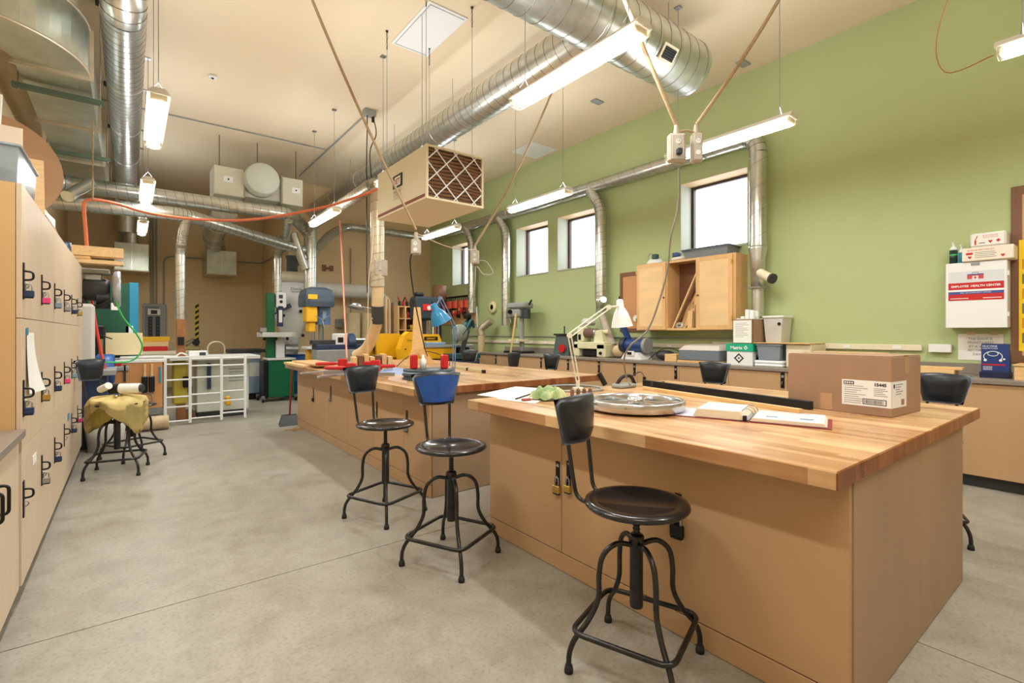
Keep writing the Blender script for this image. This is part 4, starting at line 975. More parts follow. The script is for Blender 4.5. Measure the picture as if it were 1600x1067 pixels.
# table saw and its wings
t = gear('table_saw', 'pale table saw cabinet with a louvred side behind the white rack', 'saw', (1.1, 8.9, 0))
obj('top', MB().box(.45, 8.5, .90, 1.62, 9.4, .95, .004), M_lgrey, t); obj('cabinet', MB().box(.80, 8.75, .1, 1.5, 9.35, .90, .01), mat('pale_green_grey', (206, 212, 200), .4), t); obj('base', MB().box(.82, 8.78, 0, 1.48, 9.3, .1), M_dark, t)
for k in range(5): obj('louvre', MB().box(1.22, 8.742, .55+k*.045, 1.42, 8.75, .565+k*.045), M_greyg, t)
obj('blade_mount', MB().box(.93, 8.7, .45, .98, 8.745, .84), M_navy, t); obj('yellow_motor', MB().box(.5, 8.7, .25, .68, 8.9, .88, .02), mat('dull_yellow', (198, 176, 66), .5), t)
obj('black_switch', MB().box(.62, 8.62, .5, .72, 8.7, .66, .01), M_black, t)
o = obj('wood_scraps', MB().box(.62, 8.75, 0, .78, 9.1, .12, .01), M_walnut); tag(o, 'brown wood scrap on the floor under the table saw', 'wood')
o = obj('saw_bag', MB().box(1.14, 8.5, .2, 1.22, 8.6, .34, .02), M_yellow); tag(o, 'small yellow and black tool bag hooked behind the white rack', 'bag')
t = gear('cork_board', 'tan pegboard sheet carrying two black brushes left of the white rack', 'board', (.1, 8.3, 0))
xa, xb = at(175, 600, y=8.28).x, at(254, 600, y=8.28).x
obj('board', MB().box(xa, 8.28, .28, xb, 8.30, .90, .004), mat('pegboard_tan', (206, 146, 92), .7), t)
obj('support_rail', MB().box(xa, 8.27, .90, xb+.02, 8.34, .94, .003), M_white, t)
for k, px in enumerate((226, 237)):
    p = at(px, 600, y=8.25); u = thing('bench_brush', ('left' if k == 0 else 'right')+' of the two black bench brushes with wooden handles hanging on the tan board', 'brush', (p.x, 8.25, .5))
    obj('bristles', MB().box(p.x-.034, 8.23, .50, p.x+.034, 8.275, .72, .012), M_black, u); obj('handle', MB().tube([(p.x, 8.255, .72), (p.x, 8.255, .79), (p.x, 8.255, .88)], [.018, .011, .016], 10), M_pine, u)
for k, (px, z) in enumerate(((195, .78), (250, .74))):
    p = at(px, 590, y=8.25); o = obj('hanging_tool', MB().box(p.x-.012, 8.25, z-.12, p.x+.012, 8.275, z+.1, .003), M_dark if k == 0 else M_gteal); tag(o, ['dark strip tool hanging left on the tan board', 'teal handled tool hanging at the right edge of the tan board'][k], 'tool')
p = at(231, 620, y=8.25); o = obj('hanging_tool', MB().tube([(p.x-.05, 8.262, .35)]+[(p.x-.05*math.cos(a), 8.262, .44+.05*math.sin(a)) for a in [PI*i/8 for i in range(9)]]+[(p.x+.05, 8.262, .35)], .007, 7), M_greyg); tag(o, 'grey U-shaped hook tool low on the tan board', 'tool')
# long grey work surface above the rack
t = gear('outfeed_table', 'long pale grey outfeed table behind the tan board', 'table', (.3, 8.65, 0))
obj('top', MB().box(-.1, 8.42, .93, .44, 9.0, .97, .004), M_lgrey, t)
for (x, y) in ((-.08, 8.45), (.4, 8.45), (-.08, 8.95), (.4, 8.95)): obj('leg', MB().box(x-.015, y-.015, 0, x+.015, y+.015, .93), M_greyg, t)
p = at(312, 563, y=8.8); t = thing('white_box', 'small white box with a dark end on the grey table', 'box', (p.x, 8.8, .951)); obj('case', MB().box(p.x-.15, 8.62, .951, p.x+.08, 8.85, 1.03, .006), M_whitepl, t); obj('end_window', MB().box(p.x-.02, 8.615, .965, p.x+.06, 8.62, 1.01), M_dark, t)
p = at(284, 562, y=8.75); o = obj('clamp_jig', MB().tube(smooth_path([(p.x-.07, 8.75, .955), (p.x-.02, 8.75, 1.0), (p.x+.03, 8.75, .99), (p.x+.07, 8.75, .96)], 4), .015, 8), M_white); tag(o, 'curved white jig lying on the grey table', 'jig')
# ribbed hose on floor
t = thing('ribbed_hose', 'brown ribbed dust hose lying on the floor under the tan board', 'hose', (.1, 8.2, 0))
pa, pb = at(160, 640, z=.09), at(262, 668, z=.09); A_, B_ = V((-.02, 8.12, .1)), V((.42, 8.12, .1)); sp_ = [A_.lerp(B_, i/60) for i in range(61)]
obj('hose', MB().tube(sp_, [.085+.012*(i % 2) for i in range(61)], 18), M_tanhose, t)
o = obj('grey_tub', MB().box(-.1, 8.36, .13, .38, 8.6, .27, .05), M_greyg); tag(o, 'grey rounded duct piece under the tan board', 'duct')
# wooden post with tape column
p = at(297, 555, y=8.9)
o = obj('wood_post', MB().box(.55, 8.74, 0, .66, 8.86, 1.5, .004), mat('post_brown', (150, 98, 56), .6, var=.15, scale=4, stretch=(6, 6, 1))); tag(o, 'brown wooden post under the small dust drop pipe', 'post')
o = obj('switch_box', MB().box(.56, 8.70, 1.12, .64, 8.7395, 1.24, .005), M_black); tag(o, 'black switch box on the wooden post', 'switch')
# striped tape on the far wall
a = at(307, 475, y=YB-.004); c = at(312, 553, y=YB-.004); t = thing('hazard_tape', 'vertical yellow and black hazard tape on the far wall right of the wooden post', 'tape', (a.x, YB-.004, c.z))
obj('tape', MB().box(a.x-.03, YB-.004, c.z, a.x+.05, YB-.001, a.z), mat('tape_yellow', (230, 212, 40), .5), t)
n = 9; hgt = a.z-c.z
for k in range(n):
    z = c.z+hgt*(k+.15)/n; b = MB(); b.add([(a.x-.03, YB-.0055, z), (a.x+.05, YB-.0055, z+.06), (a.x+.05, YB-.0055, z+.13), (a.x-.03, YB-.0055, z+.07)], [(0, 1, 2, 3)]); obj('stripe', b, M_black, t)
# electrical panel
a = at(223, 474, y=YB-.12); c = at(260, 533, y=YB-.12)
t = thing('electrical_panel', 'grey electrical breaker panel on the far wall behind the teal machine', 'electrical panel', ((a.x+c.x)/2, YB-.06, c.z))
obj('box', MB().box(a.x, YB-.12, c.z, c.x, YB-.001, a.z, .01), M_greyg, t); w = c.x-a.x
obj('door_frame', MB().box(a.x+.04, YB-.135, c.z+.04, c.x-.14, YB-.121, a.z-.06, .004), mat('mid_grey', (118, 122, 124), .5), t)
for k in (0, 1): f_ = obj('breaker_row', MB().box(a.x+.1+k*.14, YB-.145, c.z+.06, a.x+.18+k*.14, YB-.136, a.z-.30, .003), M_black, t); [obj('breaker', MB().box(a.x+.11+k*.14, YB-.152, c.z+.09+j*.08, a.x+.17+k*.14, YB-.145, c.z+.14+j*.08), M_dark, f_) for j in range(6)]
obj('display', MB().box(a.x+.09, YB-.146, a.z-.26, a.x+.33, YB-.136, a.z-.12, .003), M_paper, t); obj('main_switch', MB().box(a.x+.15, YB-.152, a.z-.24, a.x+.27, YB-.146, a.z-.15), M_black, t)
# table under the panel with stacked boards
t = gear('wall_table', 'cream bench top under the electrical panel', 'table', (.45, 13.2, 0)); obj('top', MB().box(-.3, 12.2, .86, 1.3, 13.2, .93, .006), M_cream, t)
for (x, y) in ((-.25, 12.25), (1.25, 12.25), (-.25, 13.1), (1.25, 13.1)): obj('leg', MB().box(x-.03, y-.03, 0, x+.03, y+.03, .86), M_greyg, t)
for k, (mm, lb, h) in enumerate([(M_red, 'red flat case lowest in the stack under the electrical panel', .09), (M_pineY, 'pale board on top of the red case under the electrical panel', .10), (M_yellow, 'yellow box topmost in the stack under the electrical panel', .10)]):
    z = .931+[0, .091, .192][k]; o = obj('flat_box', MB().box(-.12-.03*k, 12.3, z, .62+.02*k, 12.7, z+h, .008), mm); tag(o, lb, 'box')
t = gear('grinder', 'small machine with a chrome arm on the cream bench beside the wooden post', 'grinder', (1.0, 12.5, .931)); obj('body', MB().box(.82, 12.4, .931, 1.2, 12.7, 1.02, .02), mat('olive', (150, 140, 90), .5), t); obj('arm', MB().cyl((.9, 12.5, 1.02), (1.08, 12.4, 1.16), .04, 12), M_steel, t); obj('wheel', MB().cyl((1.12, 12.38, 1.1), (1.12, 12.46, 1.1), .07, 16), M_black, t)
# wall anchor plate left
# grey-blue base cabinets near the return wall
a = at(363, 545, y=10.6)
t = gear('jointer_cabinet', 'grey-blue machine cabinet with a dark top left of the green and white bandsaw', 'cabinet', (1.75, 10.9, 0)); xa, xb = at(362, 560, y=10.7).x, at(408, 560, y=10.7).x
obj('body', MB().box(xa, 10.7, .12, xb, 11.3, .92, .01), M_greyblue, t); obj('base', MB().box(xa+.03, 10.73, 0, xb-.02, 11.27, .12), M_black, t); obj('top', MB().box(xa-.04, 10.66, .92, xb+.08, 11.34, .98, .006), M_dark, t)
obj('outlet', MB().box(xa+.12, 10.69, .76, xa+.2, 10.70, .86, .003), M_paper, t); obj('grey_panel', MB().box(xa+.30, 10.69, .45, xa+.5, 10.70, .72), M_lgrey, t)
o = obj('bent_chair_back', MB().tube([(at(326, 550, y=10.9).x, 10.9, .0)]+[(at(338, 550, y=10.9).x-.14*math.cos(a), 10.9, 1.0+.13*math.sin(a)) for a in [PI*i/10 for i in range(11)]]+[(at(350, 550, y=10.9).x, 10.9, .0)], .015, 8), M_cream); tag(o, 'cream curved hoop standing left of the grey-blue cabinet', 'frame')
put_ = lambda n, b, m, l, c: tag(obj(n, b, m), l, c)
a = at(144, 195, y=7.2); c = at(145, 312, y=7.2); put_('hanging_rod', MB().cyl((c.x, 7.2, c.z), (c.x, 7.2, ZC-.001), .008, 8), M_rope, 'thin tan rod hanging from the ceiling down to the orange hose', 'rod')
# ================= things on the near bench =================
ZB = .8752
def bt(px, py, z=ZB): return at(px, py, z=z)
def put(name, mb, m, lab, cat, group=None): o = obj(name, mb, m); tag(o, lab, cat, group); return o
def quadsheet(pts, th, z, m, name, lab, cat='paper'):
    P = [bt(*p) for p in pts]; put(name, MB().prism([(p.x, p.y) for p in P], z, z+th), m, lab, cat)
quadsheet([(745, 617), (800, 624), (860, 608), (806, 604)], .0012, ZB, M_paper, 'drawing_sheet', 'large white drawing sheet at the left corner of the near bench')
quadsheet([(775, 624), (835, 631), (882, 613), (830, 608)], .0015, ZB+.0014, mat('paper_warm', (228, 224, 214), .7), 'drawing_sheet', 'second white sheet overlapping the first beside the green rag')
p = bt(823, 627); put('eraser', MB().box(p.x-.03, p.y-.012, ZB+.003, p.x+.03, p.y+.02, ZB+.018, .003), mat('brick_red', (160, 74, 66), .6), 'small red eraser block on the paper left of the green rag', 'eraser')
a, c = bt(806, 625), bt(830, 617); put('marking_knife', MB().cyl((a.x, a.y, ZB+.008), (c.x, c.y, ZB+.008), .005, 8), M_black, 'thin black marking knife lying on the paper', 'knife')
# rag
p = bt(857, 624)
def rag(u, v):
    a = 2*PI*u; r = .115*(.15+.85*v)*(1+.14*math.sin(5*a+1)+.08*math.sin(11*a)); h = .058*(1-v**4)*(.3+.7*min(1, v*3))+.02*math.sin(4*a+9*v+1)*(1-v)*min(1, v*4)+.008*math.sin(9*a+14*v)*v+.012
    return (p.x+r*math.cos(a), p.y+r*math.sin(a)*.9, ZB+.004+max(.0, h))
put('rag', MB().grid(rag, 60, 14), mat('green_rag', (206, 208, 150), .9, col2=(110, 150, 104), scale=9, bump=.3), 'crumpled yellow-green rag on the near bench behind the near stool', 'rag')
# hoop with clips
c = bt(896, 609); put('metal_hoop', MB().tube([(c.x+.21*math.cos(a), c.y+.21*math.sin(a), ZB+.012) for a in [2*PI*i/48 for i in range(48)]], .008, 8, closed=True), M_greyg, 'thin grey metal hoop lying at the far end of the near bench', 'hoop')
for k, px in enumerate((894, 903.5, 913, 922)):
    p = bt(px, 619-k*.5); t = thing('clothes_peg', ['leftmost', 'second', 'third', 'rightmost'][k]+' of the four brown pegs standing between hoop and wheel', 'peg', (p.x, p.y, ZB), 0, 'brown pegs')
    obj('block', MB().box(p.x-.008, p.y-.012, ZB+.0, p.x+.008, p.y+.012, ZB+.045, .002), M_walnut, t); obj('bolt', MB().cyl((p.x, p.y, ZB+.045), (p.x, p.y, ZB+.055), .005, 8), M_steel, t)
# bandsaw wheel
c = bt(993, 640); wz = ZB+.012; R_ = .262
t = thing('bandsaw_wheel', 'large spoked aluminium wheel lying on the near bench', 'wheel', (c.x, c.y, ZB))
M_alu = mat('aluminium', (200, 202, 206), .22, .9, var=.06, scale=12)
Mw = T(c.x, c.y, wz)
obj('rim', MB().lathe([(R_-.028, .0), (R_-.004, .0), (R_, .004), (R_, .046), (R_-.004, .05), (R_-.022, .05), (R_-.028, .044), (R_-.028, .0)], 64, Mw), M_alu, t)
obj('hub', MB().lathe([(.012, .012), (.045, .012), (.048, .02), (.048, .05), (.032, .062), (.012, .062), (.012, .012)], 28, Mw), M_alu, t)
for k in range(6):
    a = 2*PI*k/6+.3; e = V((math.cos(a), math.sin(a), 0)); b = MB(); rs = [.04, .11, .19, R_-.02]; ws = [.018, .013, .013, .026]
    n_ = V((-e.y, e.x, 0)); rings = [[tuple(Mw @ (e*r+n_*w)) for (w, zz) in ()] for r in ()]
    rings = []
    for r, w in zip(rs, ws): rings.append([Mw @ (e*r+n_*w+V((0, 0, .022))), Mw @ (e*r-n_*w+V((0, 0, .022))), Mw @ (e*r-n_*w*.8+V((0, 0, .036))), Mw @ (e*r+n_*w*.8+V((0, 0, .036)))])
    b.loft(rings, False); obj('spoke', b, M_alu, t)
obj('rubber_ring', MB().lathe([(.17, -.012), (.19, -.012), (.19, .0), (.17, .0), (.17, -.012)], 40, Mw), M_black, t)
# clamp-on desk lamps
def arm(b, p, q, off, r=.006):
    for s in (-1, 1): b.tube([p+off*s, q+off*s], r, 8)
def lamp(lab, base, j1, j2, top, bot, R0, m, marm, open_deg=0, zb=ZB):
    t = thing('desk_lamp', lab, 'lamp', (base.x, base.y, zb)); off = V((0, 0, .012)); off2 = RD*.012
    b = MB().box(base.x-.03, base.y-.03, zb-.002, base.x+.03, base.y+.03, zb+.02, .004).cyl((base.x, base.y, zb+.02), (base.x, base.y, zb+.07), .014, 12); obj('clamp_base', b, marm, t)
    b = MB(); p = V((base.x, base.y, zb+.06)); arm(b, p, j1, RD*.011, .0055); obj('lower_arm', b, marm, t)
    b = MB(); d_ = (j2-j1).normalized(); nn = d_.cross(FD).normalized()*.014; arm(b, j1, j2, nn, .0055); obj('upper_arm', b, marm, t)
    for q in (j1, j2): obj('joint', MB().cyl(q-FD*.018, q+FD*.018, .02, 12), marm, t)
    ax = (top-bot).normalized(); u = V((0, 1, 0)); M = frame(bot, ax.cross(u), u-ax*u.dot(ax)); L = (top-bot).length
    if (M.to_3x3() @ V((0, 0, 1))).dot(ax) < 0: M = M @ MX.Rotation(PI, 4, 'X')
    pr = [(R0, 0), (R0*.97, .03*L), (R0*.86, .22*L), (R0*.68, .45*L), (R0*.46, .62*L), (R0*.34, .68*L), (R0*.32, .9*L), (R0*.26, .97*L), (.0001, L)]
    s = obj('shade', MB().lathe(pr+[], 32, M), m, t)
    # hollow inside
    s2 = obj('shade_lining', MB().lathe([(R0*.96, .004), (R0*.84, .22*L), (R0*.65, .45*L), (R0*.3, .64*L), (.0001, .65*L)], 28, M), M_whitepl, s)
    obj('bulb', MB().ball(M @ V((0, 0, .35*L)), .028, 12), M_whitepl, s)
    obj('bracket', MB().tube([j2, top-ax*(L*.25)], .008, 8), marm, t)
    obj('switch_knob', MB().cyl(top, top+ax*.02, .006, 8), M_black, s)
    return t
base = at(903, 608, y=2.60); Y_ = 2.60
lamp('white bell-shaped desk lamp on a folding arm at the far end of the near bench', base, at(890, 524, y=Y_), at(951, 480, y=Y_), at(968, 467, y=Y_+.02), at(972, 510, y=Y_+.02), .088, M_white, mat('cream_arm', (226, 222, 204), .4))
o = obj('lamp_spring', MB().tube([at(896+3*math.sin(i*1.3), 590-i*2.2, y=Y_-.02) for i in range(24)], .002, 4), M_steel, bpy.data.objects['desk_lamp'])
# power tool / strap clutter
p = bt(975, 606); t = thing('dark_power_tool', 'dark strap-handled tool with a black plug beyond the wheel', 'tool', (p.x, p.y, ZB))
obj('body', MB().box(p.x-.09, p.y-.05, ZB, p.x+.1, p.y+.06, ZB+.035, .012), M_greyg, t); obj('grip', MB().tube(smooth_path([(p.x-.06, p.y+.02, ZB+.03), (p.x-.02, p.y, ZB+.085), (p.x+.05, p.y-.02, ZB+.09), (p.x+.09, p.y-.03, ZB+.03)], 5), .014, 10), M_blackpl, t); obj('knob', MB().cyl((p.x-.10, p.y+.1, ZB+.02), (p.x-.13, p.y+.14, ZB+.11), .02, 10), M_black, t)
for k, (dx, dy) in enumerate([(.22, -.1), (.28, -.06), (.33, -.12)]):
    put('socket_bit', MB().cyl((p.x+dx, p.y+dy, ZB), (p.x+dx, p.y+dy, ZB+.04), .014, 10), M_dark, ['left', 'middle', 'right'][k]+' of the three dark bits standing beside the power tool', 'bit', 'dark bits')
o = put('power_cord', MB().tube(smooth_path([at(984, 601, z=ZB+.06), at(979, 590, y=2.35), at(975, 562, y=2.2), at(985, 540, y=2.1), at(1012, 515, y=2.05), at(1030, 470, y=2.0), at(1043, 420, y=1.97), at(1048, 370, y=1.95), at(1060, 320, y=1.93), at(1061, 262, y=1.90)], 8), .0062, 8), mat('cord_grey', (128, 120, 108), .6), 'long cord hanging from the outlet boxes down to the near bench', 'cord')
o = put('plug', MB().cyl(bt(1007, 597), bt(1007, 597)+V((0, 0, .045)), .014, 10).tube(smooth_path([bt(1007, 597)+V((0, 0, .045)), bt(1000, 594)+V((0, 0, .075)), bt(985, 598)+V((0, 0, .05))], 4), .004, 6), M_black, 'black plug standing on the near bench right of the power tool', 'plug')
# long black bar with wood strip
a, c = bt(1266, 641), bt(1000, 603)
put('steel_bar', MB().beam((a.x+.02, a.y, ZB+.024), (c.x+.05, c.y, ZB+.024), .03, .046, (0, 0, 1), .002), mat('black_bar', (40, 42, 44), .35, .5, var=.2), 'long black steel bar lying along the middle of the near bench', 'bar')
a, c = bt(1262, 645), bt(1010, 608); put('wood_strip', MB().beam((a.x-.035, a.y+.02, ZB+.011), (c.x-.03, c.y, ZB+.011), .03, .022, (0, 0, 1), .001), M_pine, 'long thin wooden strip in front of the black steel bar', 'wood')
put('chalk', MB().cyl(bt(1262, 633)+V((.03, .02, .0115)), bt(1240, 630)+V((.03, .02, .0115)), .011, 8), M_steel, 'small silver rod at the end of the black bar', 'rod')
# binder
P0 = bt(1046, 649); P1 = bt(1300, 672); ex = (P1-P0); W_ = ex.length; ex.normalize(); ey = V((-ex.y, ex.x, 0)); Mb = frame((P0.x, P0.y, ZB), ex, ey); D_ = .295
M_cover = mat('dark_red_cover', (138, 42, 48), .45)
t = thing('ring_binder', 'open red ring binder with thick white pages on the near bench', 'binder', (P0.x+.2, P0.y-.2, ZB))
obj('cover', MB().box(0, 0, .0005, W_*.46, D_, .004, .001, Mb).box(W_*.54, 0, .0005, W_, D_, .004, .001, Mb).box(W_*.465, 0, .0005, W_*.535, D_, .003, .001, Mb), [M_cover], t)
cl = obj('left_pocket', MB().box(.005, .005, .004, W_*.18, D_-.005, .0055, 0, Mb), mat('lilac_sheet', (214, 206, 224), .4), t)
def pages(x0, x1, hh, sl, nm):
    b = MB(); pr = [(x0, .006), (x1, .006), (x1-sl, hh), (x0+sl, hh)]
    A = [Mb @ V((x, .012, z)) for (x, z) in pr]; B = [Mb @ V((x, D_-.012, z)) for (x, z) in pr]; b.loft([A, B], False); return obj(nm, b, mat('page_stack', (236, 226, 206), .75, var=.06, scale=3, stretch=(1, 1, 300)), t)
pages(W_*.16, W_*.50, .046, .02, 'page_stack')
rp = pages(W_*.53, W_*.975, .022, .012, 'page_stack')
pl = obj('printed_page', MB().box(W_*.555, .014, .0222, W_*.955, D_-.014, .0228, 0, Mb), M_paper, rp)
for k, (x, y, w, h, mm) in enumerate([(.62, .07, .05, .05, M_greyblue), (.82, .07, .055, .05, M_greyblue)]): obj('picture', MB().box(W_*x, y, .0229, W_*x+w, y+h, .0233, 0, Mb), mm, rp)
for k in range(5): obj('text_line', MB().box(W_*.6, .16+.018*k, .0229, W_*(.9-.04*(k % 3)), .164+.018*k, .0232, 0, Mb), mat('blue_ink', (90, 100, 130), .7), rp)
obj('title', MB().box(W_*.62, .255, .0229, W_*.88, .266, .0233, 0, Mb), mat('blue_ink', (90, 100, 130), .7), rp)
rb = obj('ring_plate', MB().box(W_*.485, .02, .003, W_*.525, D_-.02, .01, .002, Mb), M_steel, t)
for yy in (.06, .14, .225): obj('ring', MB().tube([Mb @ V((W_*.505+.032*math.cos(a), yy, .012+.045*math.sin(a))) for a in [PI*i/14 for i in range(15)]], .0022, 6), M_steel, rb)
obj('lever', MB().box(W_*.49, .0, .006, W_*.515, .02, .03, .002, Mb), M_black, rb)
# cardboard box
A = bt(1393, 653); ang = .07; ex = V((math.sin(ang), math.cos(ang), 0)); ey = V((math.cos(ang), -math.sin(ang), 0)); L_, Wd, Hh = .505, .395, .303
Mc = MX(((ey.x, ex.x, 0, A.x), (ey.y, ex.y, 0, A.y), (0, 0, 1, ZB), (0, 0, 0, 1)))
t = thing('cardboard_box', 'closed brown cardboard box with white shipping label on the near bench', 'box', (A.x+.2, A.y+.25, ZB))
obj('carton', MB().box(0, 0, 0, Wd, L_, Hh, .003, Mc), M_card, t)
obj('top_flap', MB().box(.002, .002, Hh+.0005, Wd*.495, L_-.002, Hh+.004, .001, Mc), M_card, t); obj('top_flap', MB().box(Wd*.505, .002, Hh+.0005, Wd-.002, L_-.002, Hh+.004, .001, Mc), M_card, t)
obj('tape', MB().box(Wd*.42, -.0012, Hh-.09, Wd*.58, -.0002, Hh, 0, Mc).box(Wd*.42, 0, Hh+.004, Wd*.58, L_, Hh+.005, 0, Mc), mat('box_tape', (186, 150, 116), .2), t)
obj('old_tape', MB().box(-.001, .27, .005, -.0003, .33, .095, 0, Mc), mat('box_tape', (186, 150, 116), .2), t)
ML = Mc @ frame((0, 0, 0), (0, -1, 0), (0, 0, 1))   # x to the viewer's right, y up, z out of the long face
lb = obj('shipping_label', MB().box(-.222, .045, .0004, -.0005, .178, .0012, 0, ML), M_whitepl, t)
bk_ = obj('brand_block', MB().box(-.214, .153, .0013, -.165, .171, .0016, 0, ML), M_ink, lb)
for k in range(4): obj('brand_mark', MB().box(-.210+.011*k, .157, .0016, -.203+.011*k, .167, .0019, .0001, ML), M_whitepl, bk_)
text('15445', .022, ML @ T(-.075, .152, .0014), M_ink, lb, bold=.001)
for k in range(9): obj('text_line', MB().box(-.212, .145-.011*k, .0013, -.212+(.09, .11, .08, .06, .1, .07)[k % 6], .1475-.011*k, .0016, 0, ML), mat('grey_ink', (110, 110, 112), .7), lb)
for k in range(5): obj('text_line', MB().box(-.075, .138-.009*k, .0013, -.075+(.05, .06, .04)[k % 3], .1405-.009*k, .0016, 0, ML), mat('grey_ink', (110, 110, 112), .7), lb)
bc = obj('barcode_frame', MB().box(-.125, .055, .0013, -.02, .085, .0015, 0, ML), M_ink, lb); obj('barcode_field', MB().box(-.121, .059, .0015, -.024, .081, .0017, 0, ML), M_whitepl, bc)
b = MB(); x = -.118; random.seed(3)
while x < -.03: w = random.choice((.0012, .002, .0032)); b.box(x, .061, .0017, x+w, .079, .0019, 0, ML); x += w+random.choice((.0015, .0024))
o = obj('barcode', b, M_ink, bc); o['kind'] = 'stuff'
MR = Mc @ frame((0, 0, 0), (1, 0, 0), (0, 0, 1))
lr = obj('shipping_label', MB().box(.0005, .045, .0004, .19, .178, .0012, 0, MR), M_whitepl, t)
obj('emblem', MB().box(.02, .145, .0013, .04, .165, .0016, 0, MR), M_navy, lr); obj('colour_block', MB().box(.12, .055, .0013, .16, .085, .0016, 0, MR), M_card, lr)
for k in range(5): obj('text_line', MB().box(.05, .16-.012*k, .0013, .14-(k % 3)*.02, .163-.012*k, .0016, 0, MR), mat('blue_ink', (90, 100, 130), .7), lr)
# ================= things on the far bench =================
def atb(px, py): return at(px, py, z=ZB)
# boards and rails at the far left corner
a = atb(470, 572); 
put('board_stack', MB().box(1.66, 6.3, ZB, 1.98, 7.2, ZB+.03, .003), M_pineY, 'wide pale board lying at the far left corner of the far bench', 'wood')
put('thin_board', MB().box(1.74, 6.0, ZB+.031, 2.05, 7.1, ZB+.05, .002), M_oak, 'thinner board on top of the pale board at the far left corner', 'wood')
M_rail = mat('rail_silver', (196, 206, 220), .25, .8)
a, c = at(470, 583.5, z=ZB+.01), at(585, 573, z=ZB+.01); put('metal_rail', MB().beam(a, c, .03, .018, (0, 0, 1), .002), M_rail, 'longer silver rail sticking out over the left edge of the far bench', 'rail')
a, c = at(497, 589, z=ZB+.012), at(612, 577, z=ZB+.012); put('metal_rail', MB().beam(a, c, .035, .02, (0, 0, 1), .002), M_rail, 'shorter silver rail nearer the front on the far bench', 'rail')
# red clamps
def redclamp(px, py, ang, lab, s=1):
    p = at(px, py, z=ZB+.05); M = T(p.x, p.y, ZB+.052, ang) @ MX.Scale(1.45, 4); t = thing('bar_clamp', lab, 'clamp', (p.x, p.y, ZB))
    obj('jaw', MB().box(-.03, -.02, -.035, .03, .02, .055, .006, M), M_red, t); obj('head', MB().box(-.20, -.02, .0, -.14, .02, .075, .006, M), M_red, t)
    obj('handle', MB().tube([M @ V(q) for q in ((.03, 0, .02), (.06, 0, .02), (.17, 0, .02), (.19, 0, .02))], [.010, .02, .02, .012], 10), M_red, t)
    obj('bar', MB().box(-.30, -.005, -.03, .02, .005, -.008, 0, M), M_steel, t)
vis = -math.atan2(RD.y, RD.x)*0
va = math.atan2(RD.y, RD.x)
redclamp(534, 572, va+PI+.35, 'red bar clamp pointing left on the far bench')
redclamp(549, 580, va+PI-.1, 'red bar clamp nearest the black stool backrest on the far bench')
redclamp(575, 577, va+.2, 'third red bar clamp beside the row of wooden blocks')
for k in range(7):
    px = 558+k*9.2; p = at(px, 580-.3*k, z=ZB); h = .155+.014*(k % 3)
    o = put('wood_block', MB().box(-.026, -.11, 0, .026, .11, h, .003, T(p.x, p.y+.1, ZB, -.25)), [M_pine, M_walnut, M_oak][k % 3], ['first', 'second', 'third', 'fourth', 'fifth', 'sixth', 'seventh'][k]+' upright wooden block from the left in the row on the far bench', 'wood block', 'upright wooden blocks')
quadsheet([(590, 583), (640, 590), (660, 578), (612, 574)], .001, ZB, mat('blueprint', (150, 172, 214), .7), 'blueprint', 'pale blue plan sheet beside the dark disc stack')
quadsheet([(606, 594), (634, 599), (642, 587), (610, 585)], .001, ZB+.0012, mat('tan_sheet', (204, 172, 148), .7), 'brown_paper', 'brown paper sheet left of the dark disc stack')
p = atb(669, 592); t = thing('disc_stack', 'stack of dark teal round plates on the far bench behind the blue stool', 'plates', (p.x, p.y, ZB))
for k in range(5): obj('disc', MB().lathe([(.0001, 0), (.225, 0), (.23, .004), (.23, .014), (.225, .018), (.0001, .018)], 36, T(p.x+.006*math.sin(k*2), p.y+.006*math.cos(k*3), ZB+.0185*k)), mat('teal_dark', (50, 70, 74), .4, var=.25, scale=10) if k != 3 else M_greyblue, t)
q = at(661, 588, y=p.y-.22); obj('label', MB().box(-.035, 0, 0, .035, .035, .001, 0, frame((p.x-.085, p.y-.215, ZB+.03), (RD.x, RD.y, 0), (0, 0, 1))), M_paper, t)
zt = ZB+.0925
for k, (dx, dy, lab) in enumerate([(-.10, .09, 'left red block standing on the dark disc stack'), (.13, -.07, 'right red block standing on the dark disc stack')]):
    put('red_block', MB().box(p.x+dx-.03, p.y+dy-.03, zt, p.x+dx+.03, p.y+dy+.03, zt+.13, .01), M_red, lab, 'block')
put('glue_bottle', MB().lathe([(.0001, 0), (.03, 0), (.03, .08), (.012, .1), (.008, .13), (.0001, .13)], 16, T(p.x-.02, p.y+.06, zt)), M_whitepl, 'small white glue bottle between the red blocks', 'bottle')
# level
a, c = atb(706, 575), atb(757, 583); t = thing('spirit_level', 'cream and black spirit level lying on the far bench', 'level', (a.x, a.y, ZB))
obj('body', MB().beam(V((a.x, a.y, ZB+.016)), V((c.x, c.y, ZB+.016)), .025, .032, (0, 0, 1), .002), mat('level_cream', (214, 204, 160), .4), t)
for f_ in (.55, 1.0): q = V((a.x, a.y, ZB+.016)).lerp(V((c.x, c.y, ZB+.016)), f_-.05); e = (c-a).normalized(); obj('end_cap', MB().beam(q, q+e*.05, .027, .034, (0, 0, 1), .002), M_black, t)
# blue lamp
Yb = atb(707, 585).y; base = at(709, 588, y=Yb)
lamp('bright blue conical desk lamp on the far bench', V((base.x, base.y, ZB)), at(711, 512, y=Yb), at(688, 466, y=Yb), at(676, 474, y=Yb), at(690, 503, y=Yb), .105, mat('lamp_blue', (36, 140, 196), .3, coat=.4), mat('lamp_arm_blue', (120, 150, 190), .35, .4))
